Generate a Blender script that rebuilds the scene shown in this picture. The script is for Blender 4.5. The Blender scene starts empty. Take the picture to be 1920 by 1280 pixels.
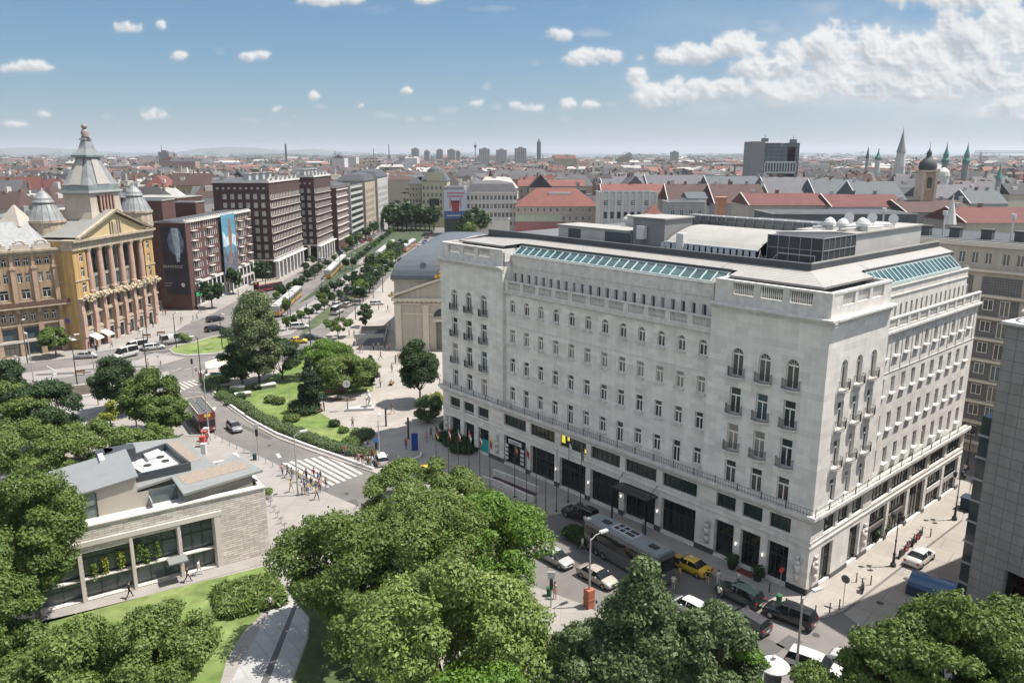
import bpy, bmesh, math, random
import numpy as np
from mathutils import Vector, Matrix
HAZE=6.5e-5
S=bpy.context.scene; COL=S.collection
R=random.Random(7)
# ---------------- camera
FL=1470.; PT=math.atan(350/1470.); HC=42.
cam=bpy.data.objects.new('camera',bpy.data.cameras.new('camera')); COL.objects.link(cam)
cam.location=(0,0,HC); cam.rotation_euler=(math.pi/2-PT,0,0)
cam.data.sensor_width=36; cam.data.lens=FL/1920*36; cam.data.clip_end=60000; cam.data.clip_start=.5
S.camera=cam
# ---------------- light
SUN_EL=math.radians(63.5); SUN_AZ=math.radians(5)   # direction towards the sun, from +X
sd=Vector((math.cos(SUN_EL)*math.cos(SUN_AZ),math.cos(SUN_EL)*math.sin(SUN_AZ),math.sin(SUN_EL)))
sun=bpy.data.objects.new('sun',bpy.data.lights.new('sun','SUN')); COL.objects.link(sun)
sun.rotation_euler=sd.to_track_quat('Z','Y').to_euler(); sun.data.energy=5.0; sun.data.angle=math.radians(.6); sun.data.color=(1,.935,.85)
S.view_settings.view_transform='Standard'; S.view_settings.look='None'; S.view_settings.exposure=.7; S.view_settings.gamma=1
S.cycles.max_bounces=5; S.cycles.diffuse_bounces=3; S.cycles.glossy_bounces=2; S.cycles.transmission_bounces=3; S.cycles.volume_bounces=0
S.cycles.caustics_reflective=False; S.cycles.caustics_refractive=False; S.cycles.use_denoising=True
S.cycles.sample_clamp_indirect=4
def ray(x,y):
    u=x-960;v=y-640
    return u, FL*math.cos(PT)-v*math.sin(PT), -(FL*math.sin(PT)+v*math.cos(PT))
def G(x,y,z=0.):
    r=ray(x,y);t=(HC-z)/-r[2]
    return Vector((r[0]*t,r[1]*t,z))
def AT(x,y,Y):
    "point on the sight line of (x,y) at distance Y"
    r=ray(x,y); t=Y/r[1]; return Vector((r[0]*t,Y,HC+r[2]*t))
def HG(x,y,gx,gy):
    P=G(gx,gy); r=ray(x,y); return HC+r[2]*P.y/r[1]
# ---------------- world
W=bpy.data.worlds.new('World'); S.world=W; W.use_nodes=True
nt=W.node_tree; N=nt.nodes; Lk=nt.links; N.clear()
def nd(t,**k):
    n=N.new(t)
    for a,b in k.items(): setattr(n,a,b)
    return n
def mt(op,a,b=None,c=None,clamp=False):
    n=nd('ShaderNodeMath',operation=op,use_clamp=clamp)
    for i,v in enumerate((a,b,c)):
        if v is None: continue
        if isinstance(v,(int,float)): n.inputs[i].default_value=v
        else: Lk.new(v,n.inputs[i])
    return n.outputs[0]
sky=nd('ShaderNodeTexSky',sky_type='NISHITA',sun_disc=False,sun_elevation=SUN_EL,sun_rotation=math.pi/2-SUN_AZ,altitude=100,air_density=1.0,dust_density=.6,ozone_density=1.3)
hs=nd('ShaderNodeHueSaturation'); hs.inputs['Saturation'].default_value=.74; hs.inputs['Value'].default_value=1.0; hs.inputs['Hue'].default_value=.492
Lk.new(sky.outputs[0],hs.inputs['Color'])
tc=nd('ShaderNodeTexCoord'); sx=nd('ShaderNodeSeparateXYZ'); Lk.new(tc.outputs['Generated'],sx.inputs[0])
ya=mt('MAXIMUM',mt('ABSOLUTE',sx.outputs[1]),.02)
cx=mt('DIVIDE',sx.outputs[0],ya); cz=mt('DIVIDE',sx.outputs[2],ya)
cb=nd('ShaderNodeCombineXYZ'); Lk.new(cx,cb.inputs[0]); Lk.new(mt('MULTIPLY',cz,1.35),cb.inputs[1])
# clouds: (centre x, centre y, half width, height above, depth below, strength) as seen on the photograph, stored as directions
CL=[(45,128,62,16,10,.75),(245,52,34,14,12,.75),(302,50,8,12,10,.6),(340,104,18,9,8,.7),(413,98,20,14,10,.5),(478,106,26,10,10,.7),(84,213,20,9,7,.8),(25,234,26,7,6,.6),
(200,217,11,6,6,.5),(222,226,9,5,5,.5),(288,215,38,15,10,.85),(469,226,18,6,6,.5),(515,203,10,6,6,.6),(551,217,8,5,5,.5),(586,182,15,12,9,.8),(597,200,22,7,8,.45),(673,198,8,6,5,.6),(761,168,13,8,8,.8),
(722,216,24,8,8,.5),(771,221,14,6,6,.5),(806,218,13,6,6,.55),(843,205,18,9,8,.55),(884,195,20,8,7,.7),(912,163,11,12,8,.5),(926,203,16,8,8,.55),(850,232,14,5,5,.35),(630,3,80,24,12,.6),(715,24,42,14,9,.3),(800,0,34,14,8,.7),(915,20,60,10,10,.3),
(985,200,40,14,12,.7),(1060,196,18,9,9,.6),(1112,196,20,10,10,.6),(1153,198,18,8,10,.5),(1061,222,12,6,6,.4),(1045,66,30,15,11,.9),(1105,60,38,8,8,.35),(1107,108,60,22,20,1.),(1001,118,13,9,9,.4),(1094,14,20,5,5,.3),
(1290,108,90,26,15,.95),(1375,92,58,36,24,.95),(1437,52,36,18,14,.5),(1420,130,60,26,24,.8),(1475,118,44,44,34,.85),(1190,150,24,24,24,1.),(1245,178,70,26,24,.95),(1270,158,20,16,12,.7),(1330,168,60,20,20,.8),(1390,165,80,22,22,.9),(1470,175,70,30,22,.9),
(1560,100,60,64,50,1.),(1640,90,80,40,50,1.),(1600,150,110,60,40,1.),(1720,110,90,50,60,1.),(1810,80,90,70,70,1.),(1880,60,80,60,70,1.),(1700,160,160,40,40,.9),(1850,150,120,50,40,.9),(1800,0,140,30,26,.75),(1700,-10,60,22,22,.6),
(1560,190,160,30,24,.55),(1780,200,180,30,22,.5),(1330,205,120,14,14,.35),(1180,210,80,10,10,.3),(1920,200,100,30,30,.6),(1540,10,50,12,12,.3)]

rng=np.random.RandomState(5)
X0,X1,Y0,Y1=-300,2220,-330,296; SW,SH=X1-X0,Y1-Y0
def vnoise(fx,fy,sd_):
    "one octave of smooth noise over the picture plane of the sky (feature size fx, fy)"
    g=np.random.RandomState(sd_).rand(int(SH/fy)+4,int(SW/fx)+4)
    yy=np.arange(SH)/fy; xx=np.arange(SW)/fx; yi=yy.astype(int); xi=xx.astype(int); u=yy-yi; v=xx-xi
    u=(u*u*u*(u*(6*u-15)+10))[:,None]; v=(v*v*v*(v*(6*v-15)+10))[None,:]
    a=g[yi][:,xi]; b=g[yi][:,xi+1]; c=g[yi+1][:,xi]; d=g[yi+1][:,xi+1]
    return (a*(1-v)+b*v)*(1-u)+(c*(1-v)+d*v)*u
def fbm(f,o,sd_,asp=1.,bil=False,g=.55):
    t=0;w=0;am=1.
    for i in range(o):
        n=vnoise(f*asp,f,sd_+i*13)
        if bil: n=1-np.abs(2*n-1)**.8
        t=t+n*am; w+=am; am*=g; f=f/2.03
        if f<1.2: break
    return t/w
def blur_(a,k):
    for ax in(0,1):
        c=np.cumsum(np.pad(a,[(k+1,k) if q==ax else (0,0) for q in(0,1)],mode='edge'),axis=ax)
        n=a.shape[ax]; a=(np.take(c,np.arange(2*k+1,2*k+1+n),axis=ax)-np.take(c,np.arange(0,n),axis=ax))/(2*k+1)
    return a
yy,xx=np.mgrid[Y0:Y1,X0:X1].astype(np.float32)
big=fbm(46,6,3); det=fbm(20,6,31,1.15,True,.62); wisp=fbm(30,5,77,3.2)
wx=(fbm(40,3,101)-.5)*26; wy=(fbm(40,3,131)-.5)*18
mask=np.zeros_like(xx); soft=np.zeros_like(xx)
for (x,y,rx,ru,rd,st) in CL:
    dx=(xx+wx-x)/(rx*1.12); dy=(yy+wy*.7-y); dy=np.where(dy<0,-dy/(ru*1.2),dy/(rd*1.05)); d=dx*dx+dy*dy
    m=np.clip(1-d,0,1)
    if st>.58: mask=np.maximum(mask,m**.7*(.55+.45*st))
    else: soft=np.maximum(soft,m*st)
fin=fbm(7,3,411,1.,True,.6); dens=mask*1.15-.36+(det-.62)*1.25*(.45+mask*.55)+(fin-.6)*.34+(big-.5)*1.15
dens=np.where(mask>0,dens,-1)
alpha=np.clip(dens/.46,0,1)**.75; alpha=alpha*alpha*(3-2*alpha)
alpha=blur_(alpha,1)*.5+blur_(alpha,3)*.3+blur_(alpha,8)*.2
thick=np.clip(dens,0,1.2)
def blur(a,k): return blur_(a,k)
def blurX(a,k):
    for ax in(0,1):
        c=np.cumsum(np.pad(a,[(k+1,k) if q==ax else (0,0) for q in(0,1)],mode='edge'),axis=ax)
        n=a.shape[ax]; a=(np.take(c,np.arange(2*k+1,2*k+1+n),axis=ax)-np.take(c,np.arange(0,n),axis=ax))/(2*k+1)
    return a
hgt=blur(thick,2)*.35+blur(thick,5)*.5+blur(thick,12)*.9; gy,gx=np.gradient(hgt)
shade=np.clip(.74+(gy*1.0-gx*.65)*8,.2,1)
above=np.zeros_like(thick); acc=np.zeros(SW)
for j in range(SH): acc=acc*.965+thick[j]*.035; above[j]=acc
above=blur_(blur_(above,14),10); base=np.clip((above-.20)*2.0,0,1)*np.clip((fbm(60,5,515,1.3)-.40)*4,0.1,1)
lum=np.clip(shade-.5*base,0,1)
CS=.40; c0=np.array([4.9,5.3,5.8]); c1=np.array([9.3,9.3,9.2]); rgb=(c0+(c1-c0)*lum[...,None])*CS
sa=np.clip(soft*1.1-.12+(wisp-.5)*1.0*(soft>0),0,1)*.75
hor=np.clip((yy-60)/230,0,1); right=np.clip((xx-900)/900,0,1)
veil=np.clip(hor*(.25+.75*right)*(.55+.9*(fbm(120,4,211,3.)-.5)+.0),0,1)*.8+.5*hor**2.0
sheet=np.clip((xx-1120)/420,0,1)*np.clip((yy+20)/90,0,1)*np.clip((265-yy)/110,0,1)*np.clip(.45+1.7*(fbm(90,5,303,2.2)-.45),0,1)*.85; sa=1-(1-sa)*(1-sheet)
a1=1-(1-veil)*(1-sa); cv=np.array([2.12,2.26,2.5]); cs=np.array([2.7,2.85,3.0])
vr=(cv*(veil*(1-sa))[...,None]+cs*sa[...,None])/np.maximum(a1,1e-4)[...,None]
A=1-(1-a1)*(1-alpha*.97); RGB=(rgb*(alpha*.97)[...,None]+vr*(a1*(1-alpha*.97))[...,None])/np.maximum(A,1e-4)[...,None]
edge=np.clip((yy-Y0)/90,0,1)*np.clip((xx-X0)/90,0,1)*np.clip((X1-xx)/90,0,1); A=A*edge
img=bpy.data.images.new('sky_clouds',SW,SH,alpha=True,float_buffer=True); img.colorspace_settings.name='Non-Color'; img.alpha_mode='CHANNEL_PACKED'
buf=np.concatenate([RGB/10.,A[...,None]],-1)[::-1].astype(np.float32); img.pixels.foreach_set(buf.ravel()); img.update()
# a direction (x/y, z/y) to picture coordinates: the tilt is undone so that the clouds hang in fixed directions
cP,sP=math.cos(PT),math.sin(PT)
den=mt('SUBTRACT',cP,mt('MULTIPLY',cz,sP)); up=mt('DIVIDE',mt('ADD',sP,mt('MULTIPLY',cz,cP)),den); ri=mt('DIVIDE',cx,den)
uu=mt('DIVIDE',mt('SUBTRACT',mt('ADD',960.,mt('MULTIPLY',ri,FL)),float(X0)),float(SW)); vv=mt('SUBTRACT',1.,mt('DIVIDE',mt('SUBTRACT',mt('SUBTRACT',640.,mt('MULTIPLY',up,FL)),float(Y0)),float(SH)))
cu=nd('ShaderNodeCombineXYZ'); Lk.new(uu,cu.inputs[0]); Lk.new(vv,cu.inputs[1])
it=nd('ShaderNodeTexImage',extension='CLIP'); it.image=img; Lk.new(cu.outputs[0],it.inputs[0])
front=mt('GREATER_THAN',sx.outputs[1],.05)
al=mt('MULTIPLY',it.outputs['Alpha'],front)
cs_=nd('ShaderNodeMix',data_type='RGBA',blend_type='MULTIPLY'); cs_.inputs[0].default_value=1; Lk.new(it.outputs[0],cs_.inputs[6]); cs_.inputs[7].default_value=(10,10,10,1)
el=nd('ShaderNodeMapRange',interpolation_type='SMOOTHSTEP'); Lk.new(sx.outputs[2],el.inputs[0]); el.inputs[1].default_value=.26; el.inputs[2].default_value=.55
fc=nd('ShaderNodeMix',data_type='RGBA'); Lk.new(el.outputs[0],fc.inputs[0]); fc.inputs[6].default_value=(.212,.308,.395,1); fc.inputs[7].default_value=(.6,.72,.85,1)
sk=nd('ShaderNodeMix',data_type='RGBA',blend_type='MULTIPLY'); sk.inputs[0].default_value=1; Lk.new(hs.outputs[0],sk.inputs[6]); Lk.new(fc.outputs[2],sk.inputs[7])
# unseen bright cloud cover, added overhead and behind to fill the shaded sides
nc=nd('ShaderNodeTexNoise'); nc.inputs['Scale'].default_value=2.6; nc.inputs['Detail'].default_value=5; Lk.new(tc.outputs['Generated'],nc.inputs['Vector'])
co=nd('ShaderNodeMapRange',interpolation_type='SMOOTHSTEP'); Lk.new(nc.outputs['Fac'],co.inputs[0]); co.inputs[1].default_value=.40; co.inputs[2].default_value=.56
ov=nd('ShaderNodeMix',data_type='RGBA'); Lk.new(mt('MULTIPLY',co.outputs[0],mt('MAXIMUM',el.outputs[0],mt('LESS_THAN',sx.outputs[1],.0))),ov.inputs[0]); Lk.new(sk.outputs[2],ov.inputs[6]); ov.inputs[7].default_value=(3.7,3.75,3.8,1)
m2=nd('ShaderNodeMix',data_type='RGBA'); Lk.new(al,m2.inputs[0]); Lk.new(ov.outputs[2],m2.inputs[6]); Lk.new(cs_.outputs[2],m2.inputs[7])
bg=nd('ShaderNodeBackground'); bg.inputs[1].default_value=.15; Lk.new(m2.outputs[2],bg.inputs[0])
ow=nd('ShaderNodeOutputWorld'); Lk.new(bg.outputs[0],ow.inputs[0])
W.cycles.sampling_method='MANUAL'; W.cycles.sample_map_resolution=512

# ---------------- materials
MT={}
def mat(name,col,rough=.8,var=.12,scale=.6,kind=None,metal=0.,spec=.5,bump=0.,col2=None,emit=None,**kw):
    if name in MT: return MT[name]
    m=bpy.data.materials.new(name); m.use_nodes=True; t=m.node_tree; n=t.nodes; l=t.links; p=n['Principled BSDF']
    p.inputs['Roughness'].default_value=rough; p.inputs['Metallic'].default_value=metal; p.inputs['Specular IOR Level'].default_value=spec
    c=(*col,1); tcn=n.new('ShaderNodeTexCoord'); src=tcn.outputs['Object']
    nz=n.new('ShaderNodeTexNoise'); nz.inputs['Scale'].default_value=scale; nz.inputs['Detail'].default_value=6; nz.inputs['Roughness'].default_value=.62; l.new(src,nz.inputs['Vector'])
    mr=n.new('ShaderNodeMapRange'); l.new(nz.outputs['Fac'],mr.inputs[0]); mr.inputs[1].default_value=.3; mr.inputs[2].default_value=.7; mr.inputs[3].default_value=1-var; mr.inputs[4].default_value=1+var
    base=None
    if kind in('brick','blocks','tiles','panels'):
        bw,bh,mo=kw.get('bw',1.),kw.get('bh',.5),kw.get('mortar',.03)
        b=n.new('ShaderNodeTexBrick'); b.inputs['Scale'].default_value=kw.get('bs',1.); b.inputs['Brick Width'].default_value=bw; b.inputs['Row Height'].default_value=bh; b.inputs['Mortar Size'].default_value=mo; b.inputs['Bias'].default_value=0
        b.offset=kw.get('offset',.5)
        k=kw.get('cv',.1); b.inputs['Color1'].default_value=(*[q*(1-k) for q in col],1); b.inputs['Color2'].default_value=(*[min(1,q*(1+k)) for q in col],1)
        b.inputs['Mortar'].default_value=(*(kw.get('mc') or [q*.7 for q in col]),1)
        if kw.get('wall',True):
            # horizontal distance along the wall: pick the axis by the face normal
            sep=n.new('ShaderNodeSeparateXYZ'); l.new(src,sep.inputs[0]); g=n.new('ShaderNodeSeparateXYZ'); l.new(tcn.outputs['Normal'],g.inputs[0])
            ab=n.new('ShaderNodeMath'); ab.operation='ABSOLUTE'; l.new(g.outputs[0],ab.inputs[0]); gt=n.new('ShaderNodeMath'); gt.operation='GREATER_THAN'; l.new(ab.outputs[0],gt.inputs[0]); gt.inputs[1].default_value=.707
            mx=n.new('ShaderNodeMix'); l.new(gt.outputs[0],mx.inputs[0]); l.new(sep.outputs[0],mx.inputs[2]); l.new(sep.outputs[1],mx.inputs[3])
            cm=n.new('ShaderNodeCombineXYZ'); l.new(mx.outputs[0],cm.inputs[0]); l.new(sep.outputs[2],cm.inputs[1]); l.new(cm.outputs[0],b.inputs['Vector'])
        else:
            mp=n.new('ShaderNodeMapping'); mp.inputs['Rotation'].default_value=(0,0,kw.get('rot',0)); l.new(src,mp.inputs[0]); l.new(mp.outputs[0],b.inputs['Vector'])
        base=b.outputs['Color']
    elif col2 is not None:
        n2=n.new('ShaderNodeTexNoise'); n2.inputs['Scale'].default_value=kw.get('scale2',.15); n2.inputs['Detail'].default_value=5; l.new(src,n2.inputs['Vector'])
        r2=n.new('ShaderNodeMapRange'); l.new(n2.outputs['Fac'],r2.inputs[0]); r2.inputs[1].default_value=kw.get('lo',.42); r2.inputs[2].default_value=kw.get('hi',.58)
        x=n.new('ShaderNodeMix'); x.data_type='RGBA'; l.new(r2.outputs[0],x.inputs[0]); x.inputs[6].default_value=c; x.inputs[7].default_value=(*col2,1); base=x.outputs[2]
    if kind=='seam':
        wv=n.new('ShaderNodeTexWave'); wv.wave_type='BANDS'; wv.bands_direction=kw.get('axis','X'); wv.inputs['Scale'].default_value=kw.get('ws',1.); l.new(src,wv.inputs['Vector'])
        r3=n.new('ShaderNodeMapRange'); l.new(wv.outputs['Fac'],r3.inputs[0]); r3.inputs[1].default_value=.0; r3.inputs[2].default_value=.16; r3.inputs[3].default_value=.68; r3.inputs[4].default_value=1
        x=n.new('ShaderNodeMix'); x.data_type='RGBA'; x.blend_type='MULTIPLY'; x.inputs[0].default_value=1; x.inputs[6].default_value=c; l.new(r3.outputs[0],x.inputs[7]); base=x.outputs[2]
    if kw.get('streak'):
        mpp=n.new('ShaderNodeMapping'); mpp.inputs['Scale'].default_value=(1.6,1.6,.10); l.new(src,mpp.inputs[0]); ns=n.new('ShaderNodeTexNoise'); ns.inputs['Scale'].default_value=1.; ns.inputs['Detail'].default_value=5; l.new(mpp.outputs[0],ns.inputs['Vector'])
        rs=n.new('ShaderNodeMapRange'); l.new(ns.outputs['Fac'],rs.inputs[0]); rs.inputs[1].default_value=.42; rs.inputs[2].default_value=.62; rs.inputs[3].default_value=1-kw['streak']; rs.inputs[4].default_value=1.
        xs=n.new('ShaderNodeMix'); xs.data_type='RGBA'; xs.blend_type='MULTIPLY'; xs.inputs[0].default_value=1
        if base is None: xs.inputs[6].default_value=c
        else: l.new(base,xs.inputs[6])
        l.new(rs.outputs[0],xs.inputs[7]); base=xs.outputs[2]
    if kw.get('tint'):
        at=n.new('ShaderNodeAttribute'); at.attribute_name='tint'; base=at.outputs['Color']
    mu=n.new('ShaderNodeMix'); mu.data_type='RGBA'; mu.blend_type='MULTIPLY'; mu.inputs[0].default_value=1
    if base is None: mu.inputs[6].default_value=c
    else: l.new(base,mu.inputs[6])
    l.new(mr.outputs[0],mu.inputs[7]); l.new(mu.outputs[2],p.inputs['Base Color'])
    if bump:
        bp=n.new('ShaderNodeBump'); bp.inputs['Strength'].default_value=bump; bp.inputs['Distance'].default_value=.1; l.new(nz.outputs['Fac'],bp.inputs['Height']); l.new(bp.outputs[0],p.inputs['Normal'])
    if emit: p.inputs['Emission Color'].default_value=(*emit,1); p.inputs['Emission Strength'].default_value=kw.get('es',1.)
    MT[name]=m; return m
def leafmat(name,c1,c2,tr=.3):
    m=bpy.data.materials.new(name); m.use_nodes=True; t=m.node_tree; n=t.nodes; l=t.links; p=n['Principled BSDF']
    at=n.new('ShaderNodeAttribute'); at.attribute_name='tint'
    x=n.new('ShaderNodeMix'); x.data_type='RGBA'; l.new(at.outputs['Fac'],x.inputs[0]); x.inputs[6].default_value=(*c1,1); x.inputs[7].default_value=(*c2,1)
    l.new(x.outputs[2],p.inputs['Base Color']); p.inputs['Roughness'].default_value=.55; p.inputs['Specular IOR Level'].default_value=.35
    tl=n.new('ShaderNodeBsdfTranslucent'); l.new(x.outputs[2],tl.inputs[0]); ms=n.new('ShaderNodeMixShader'); ms.inputs[0].default_value=tr
    l.new(p.outputs[0],ms.inputs[1]); l.new(tl.outputs[0],ms.inputs[2]); l.new(ms.outputs[0],n['Material Output'].inputs[0]); return m
def glass(name,col=(.03,.045,.05),rough=.08,spec=.6):
    return mat(name,col,rough=rough,var=.5,scale=.35,spec=spec)
# ---------------- mesh builder
class MB:
    def __init__(s): s.v=[];s.f=[];s.m=[];s.k=0
    def add(s,vs,fs):
        o=len(s.v); s.v+= [tuple(q) for q in vs]; s.f+=[tuple(o+i for i in f) for f in fs]; s.m+=[s.k]*len(fs); return s
    def box(s,x0,x1,y0,y1,z0,z1):
        v=[(x,y,z) for z in(z0,z1) for y in(y0,y1) for x in(x0,x1)]
        return s.add(v,[(0,2,3,1),(4,5,7,6),(0,1,5,4),(2,6,7,3),(0,4,6,2),(1,3,7,5)])
    def prism(s,poly,z0,z1,z1s=None):
        n=len(poly); v=[(p[0],p[1],z0) for p in poly]+[(p[0],p[1],z1 if z1s is None else z1s[i]) for i,p in enumerate(poly)]
        return s.add(v,[tuple(range(n-1,-1,-1)),tuple(range(n,2*n))]+[(i,(i+1)%n,n+(i+1)%n,n+i) for i in range(n)])
    def ring(s,prof,n=12,c=(0,0),sy=1.,a0=0.):
        "lathe of (r,z)"
        v=[];f=[]
        for r,z in prof:
            for i in range(n):
                a=a0+2*math.pi*i/n; v.append((c[0]+r*math.cos(a),c[1]+sy*r*math.sin(a),z))
        for j in range(len(prof)-1):
            for i in range(n): f.append((j*n+i,j*n+(i+1)%n,(j+1)*n+(i+1)%n,(j+1)*n+i))
        f.append(tuple(range(n-1,-1,-1))); k=(len(prof)-1)*n; f.append(tuple(range(k,k+n)))
        return s.add(v,f)
    def tube(s,p,q,r,r2=None,n=6):
        p=Vector(p);q=Vector(q);d=(q-p)
        if d.length<1e-6: return s
        d.normalize(); a=d.cross(Vector((0,0,1)) if abs(d.z)<.95 else Vector((1,0,0))).normalized(); b=d.cross(a); r2=r if r2 is None else r2
        v=[tuple(c+(a*math.cos(t)+b*math.sin(t))*rr) for c,rr in((p,r),(q,r2)) for t in[2*math.pi*i/n for i in range(n)]]
        return s.add(v,[(i,(i+1)%n,n+(i+1)%n,n+i) for i in range(n)]+[tuple(range(n-1,-1,-1)),tuple(range(n,2*n))])
    def quad(s,*p): return s.add(p,[tuple(range(len(p)))])
    def build(s,name,mats,parent=None,smooth=False,loc=None,rot=None):
        me=bpy.data.meshes.new(name); me.from_pydata(s.v,[],s.f)
        for q in (mats if isinstance(mats,(list,tuple)) else [mats]): me.materials.append(q)
        if s.m and max(s.m)>0: me.polygons.foreach_set('material_index',s.m)
        if smooth: me.polygons.foreach_set('use_smooth',[True]*len(s.f))
        me.update(); return ob(name,me,parent,loc,rot)
def ob(name,me,parent=None,loc=None,rot=None):
    o=bpy.data.objects.new(name,me); COL.objects.link(o)
    if parent is not None: o.parent=parent
    if loc is not None: o.location=loc
    if rot is not None: o.rotation_euler=(0,0,rot)
    return o
def tag(o,label,cat,group=None,kind=None):
    if label: o['label']=label
    if cat: o['category']=cat
    if group: o['group']=group
    if kind: o['kind']=kind
    return o
def thing(name,label,cat,loc=(0,0,0),rot=0,group=None):
    return tag(ob(name,None,None,loc,rot),label,cat,group)
def copytree(o,parent=None):
    c=o.copy(); COL.objects.link(c)
    if parent is not None: c.parent=parent
    for ch in o.children: copytree(ch,c)
    return c
def struct(name,mb,m): o=mb.build(name,m); o['kind']='structure'; return o
# facade tools: T=(x,y,angle); s runs rightwards seen from the street, d runs inwards
def PT3(T,s,z,d=0.):
    c,n=math.cos(T[2]),math.sin(T[2]); return (T[0]+c*s-n*d,T[1]+n*s+c*d,z)
def fbox(mb,T,s0,s1,d0,d1,z0,z1):
    v=[PT3(T,s,z,d) for z in(z0,z1) for d in(d0,d1) for s in(s0,s1)]
    return mb.add(v,[(0,2,3,1),(4,5,7,6),(0,1,5,4),(2,6,7,3),(0,4,6,2),(1,3,7,5)])
def facade(mb,T,s0,s1,z0,z1,holes,rev=.25,d=0.):
    "wall sheet with real openings and reveals; hole=(s0,s1,z0,z1,arched)"
    xs=sorted({s0,s1}|{h[0] for h in holes}|{h[1] for h in holes}); zs=sorted({z0,z1}|{h[2] for h in holes}|{h[3] for h in holes})
    xs=[x for i,x in enumerate(xs) if i==0 or x-xs[i-1]>1e-4]; zs=[x for i,x in enumerate(zs) if i==0 or x-zs[i-1]>1e-4]
    for j in range(len(zs)-1):
        zc=(zs[j]+zs[j+1])/2; run=None
        hz=[h for h in holes if h[2]<zc<h[3]]
        for i in range(len(xs)-1):
            xc=(xs[i]+xs[i+1])/2; solid=not any(h[0]<xc<h[1] for h in hz)
            if solid and run is None: run=xs[i]
            if (not solid) and run is not None: mb.quad(PT3(T,run,zs[j],d),PT3(T,xs[i],zs[j],d),PT3(T,xs[i],zs[j+1],d),PT3(T,run,zs[j+1],d)); run=None
        if run is not None: mb.quad(PT3(T,run,zs[j],d),PT3(T,s1,zs[j],d),PT3(T,s1,zs[j+1],d),PT3(T,run,zs[j+1],d))
    for h in holes:
        a,b,c,e=h[:4]; ar=len(h)>4 and h[4]
        if ar:
            r=(b-a)/2; m=(a+b)/2; sp=e-r; pts=[(m+r*math.cos(t),sp+r*math.sin(t)) for t in[math.pi*i/8 for i in range(9)]]
            for i in range(8):
                p,q=pts[i],pts[i+1]; mb.quad(PT3(T,p[0],p[1],d),PT3(T,p[0],e,d),PT3(T,q[0],e,d),PT3(T,q[0],q[1],d))
                mb.quad(PT3(T,p[0],p[1],d),PT3(T,q[0],q[1],d),PT3(T,q[0],q[1],d+rev),PT3(T,p[0],p[1],d+rev))
            e=sp
        else: mb.quad(PT3(T,a,e,d),PT3(T,b,e,d),PT3(T,b,e,d+rev),PT3(T,a,e,d+rev))
        mb.quad(PT3(T,a,c,d),PT3(T,b,c,d),PT3(T,b,c,d+rev),PT3(T,a,c,d+rev))
        for x in(a,b): mb.quad(PT3(T,x,c,d),PT3(T,x,e,d),PT3(T,x,e,d+rev),PT3(T,x,c,d+rev))
R2=random.Random(21); CURT=[glass('curtained_glass',(.26,.245,.22),.12),glass('glass_painted_half_lit',(.11,.11,.10),.1),glass('glass_painted_reflection',(.07,.10,.12),.05)]  # half-lit and bluish reflecting looks are put into the pane colour
WP={}
def wproto(w,h,style,fm,gm):
    k=(round(w,2),round(h,2),style,fm.name,gm.name)
    if k in WP: return WP[k]
    a=MB(); g=MB(); t=.07; r=w/2; top=h
    if style.startswith('arch'):
        sp=h-r; pts=[(r*math.cos(q),sp+r*math.sin(q)) for q in[math.pi*i/8 for i in range(9)]]
        for i in range(8):
            p,q=pts[i],pts[i+1]; k2=1-t/r
            pi=(p[0]*k2,sp+(p[1]-sp)*k2); qi=(q[0]*k2,sp+(q[1]-sp)*k2)
            a.add([(p[0],0,p[1]),(q[0],0,q[1]),(qi[0],0,qi[1]),(pi[0],0,pi[1]),(p[0],.06,p[1]),(q[0],.06,q[1]),(qi[0],.06,qi[1]),(pi[0],.06,pi[1])],[(0,1,2,3),(3,2,6,7),(0,4,5,1)])
        g.add([(x,.05,z) for x,z in pts],[tuple(range(9))])
        for q in(45,90,135): a.tube((0,.01,sp),(r*math.cos(math.radians(q)),.01,sp+r*math.sin(math.radians(q))),.025,n=4)
        top=sp
    g.add([(-r,.05,0),(r,.05,0),(r,.05,top),(-r,.05,top)],[(0,1,2,3)])
    a.box(-r,-r+t,0,.06,0,top); a.box(r-t,r,0,.06,0,top); a.box(-r,r,-.005,.065,0,t); 
    if style=='grid':
        a.box(-r,r,-.005,.065,top-t,top); nn=max(2,round(w/.8))
        for i in range(1,nn): x=-r+w*i/nn; a.box(x-.035,x+.035,-.003,.06,t,top-t)
        if h>2.4:
            a.box(-r,r,-.006,.064,h*.62,h*.62+.1)
    elif style=='plain':
        a.box(-r,r,-.005,.065,top-t,top)
        if w>.7: a.box(-.035,.035,-.003,.06,t,top-t)
    else:
        tr=top if style=='arch' else top*.70
        a.box(-r,r,-.012,.065,tr-.09,tr+.06); a.box(-.05,.05,-.008,.062,t,tr-.09)
        if style!='arch': a.box(-r,r,-.005,.065,top-t,top)
    A=a.build('window',fm); B=g.build('pane',gm,A); WP[k]=(A,B,[True]); return WP[k]
def window(parent,T,sc,zb,w,h,style,fm,gm,d=.22,name='window'):
    A,B,fresh=wproto(w,h,style,fm,gm); x,y,z=PT3(T,sc,zb,d)
    if fresh[0]: fresh[0]=False; a=A; b=B
    else: a=A.copy(); COL.objects.link(a); b=B.copy(); COL.objects.link(b); b.parent=a
    a.name=name; a.parent=parent
    if gm.name=='dark_window_glass':
        q=R2.random()
        if q<.34: b.material_slots[0].link='OBJECT'; b.material_slots[0].material=CURT[0 if q<.12 else 1 if q<.22 else 2]
    a.location=(x,y,z); a.rotation_euler=(0,0,T[2]); return a
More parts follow.
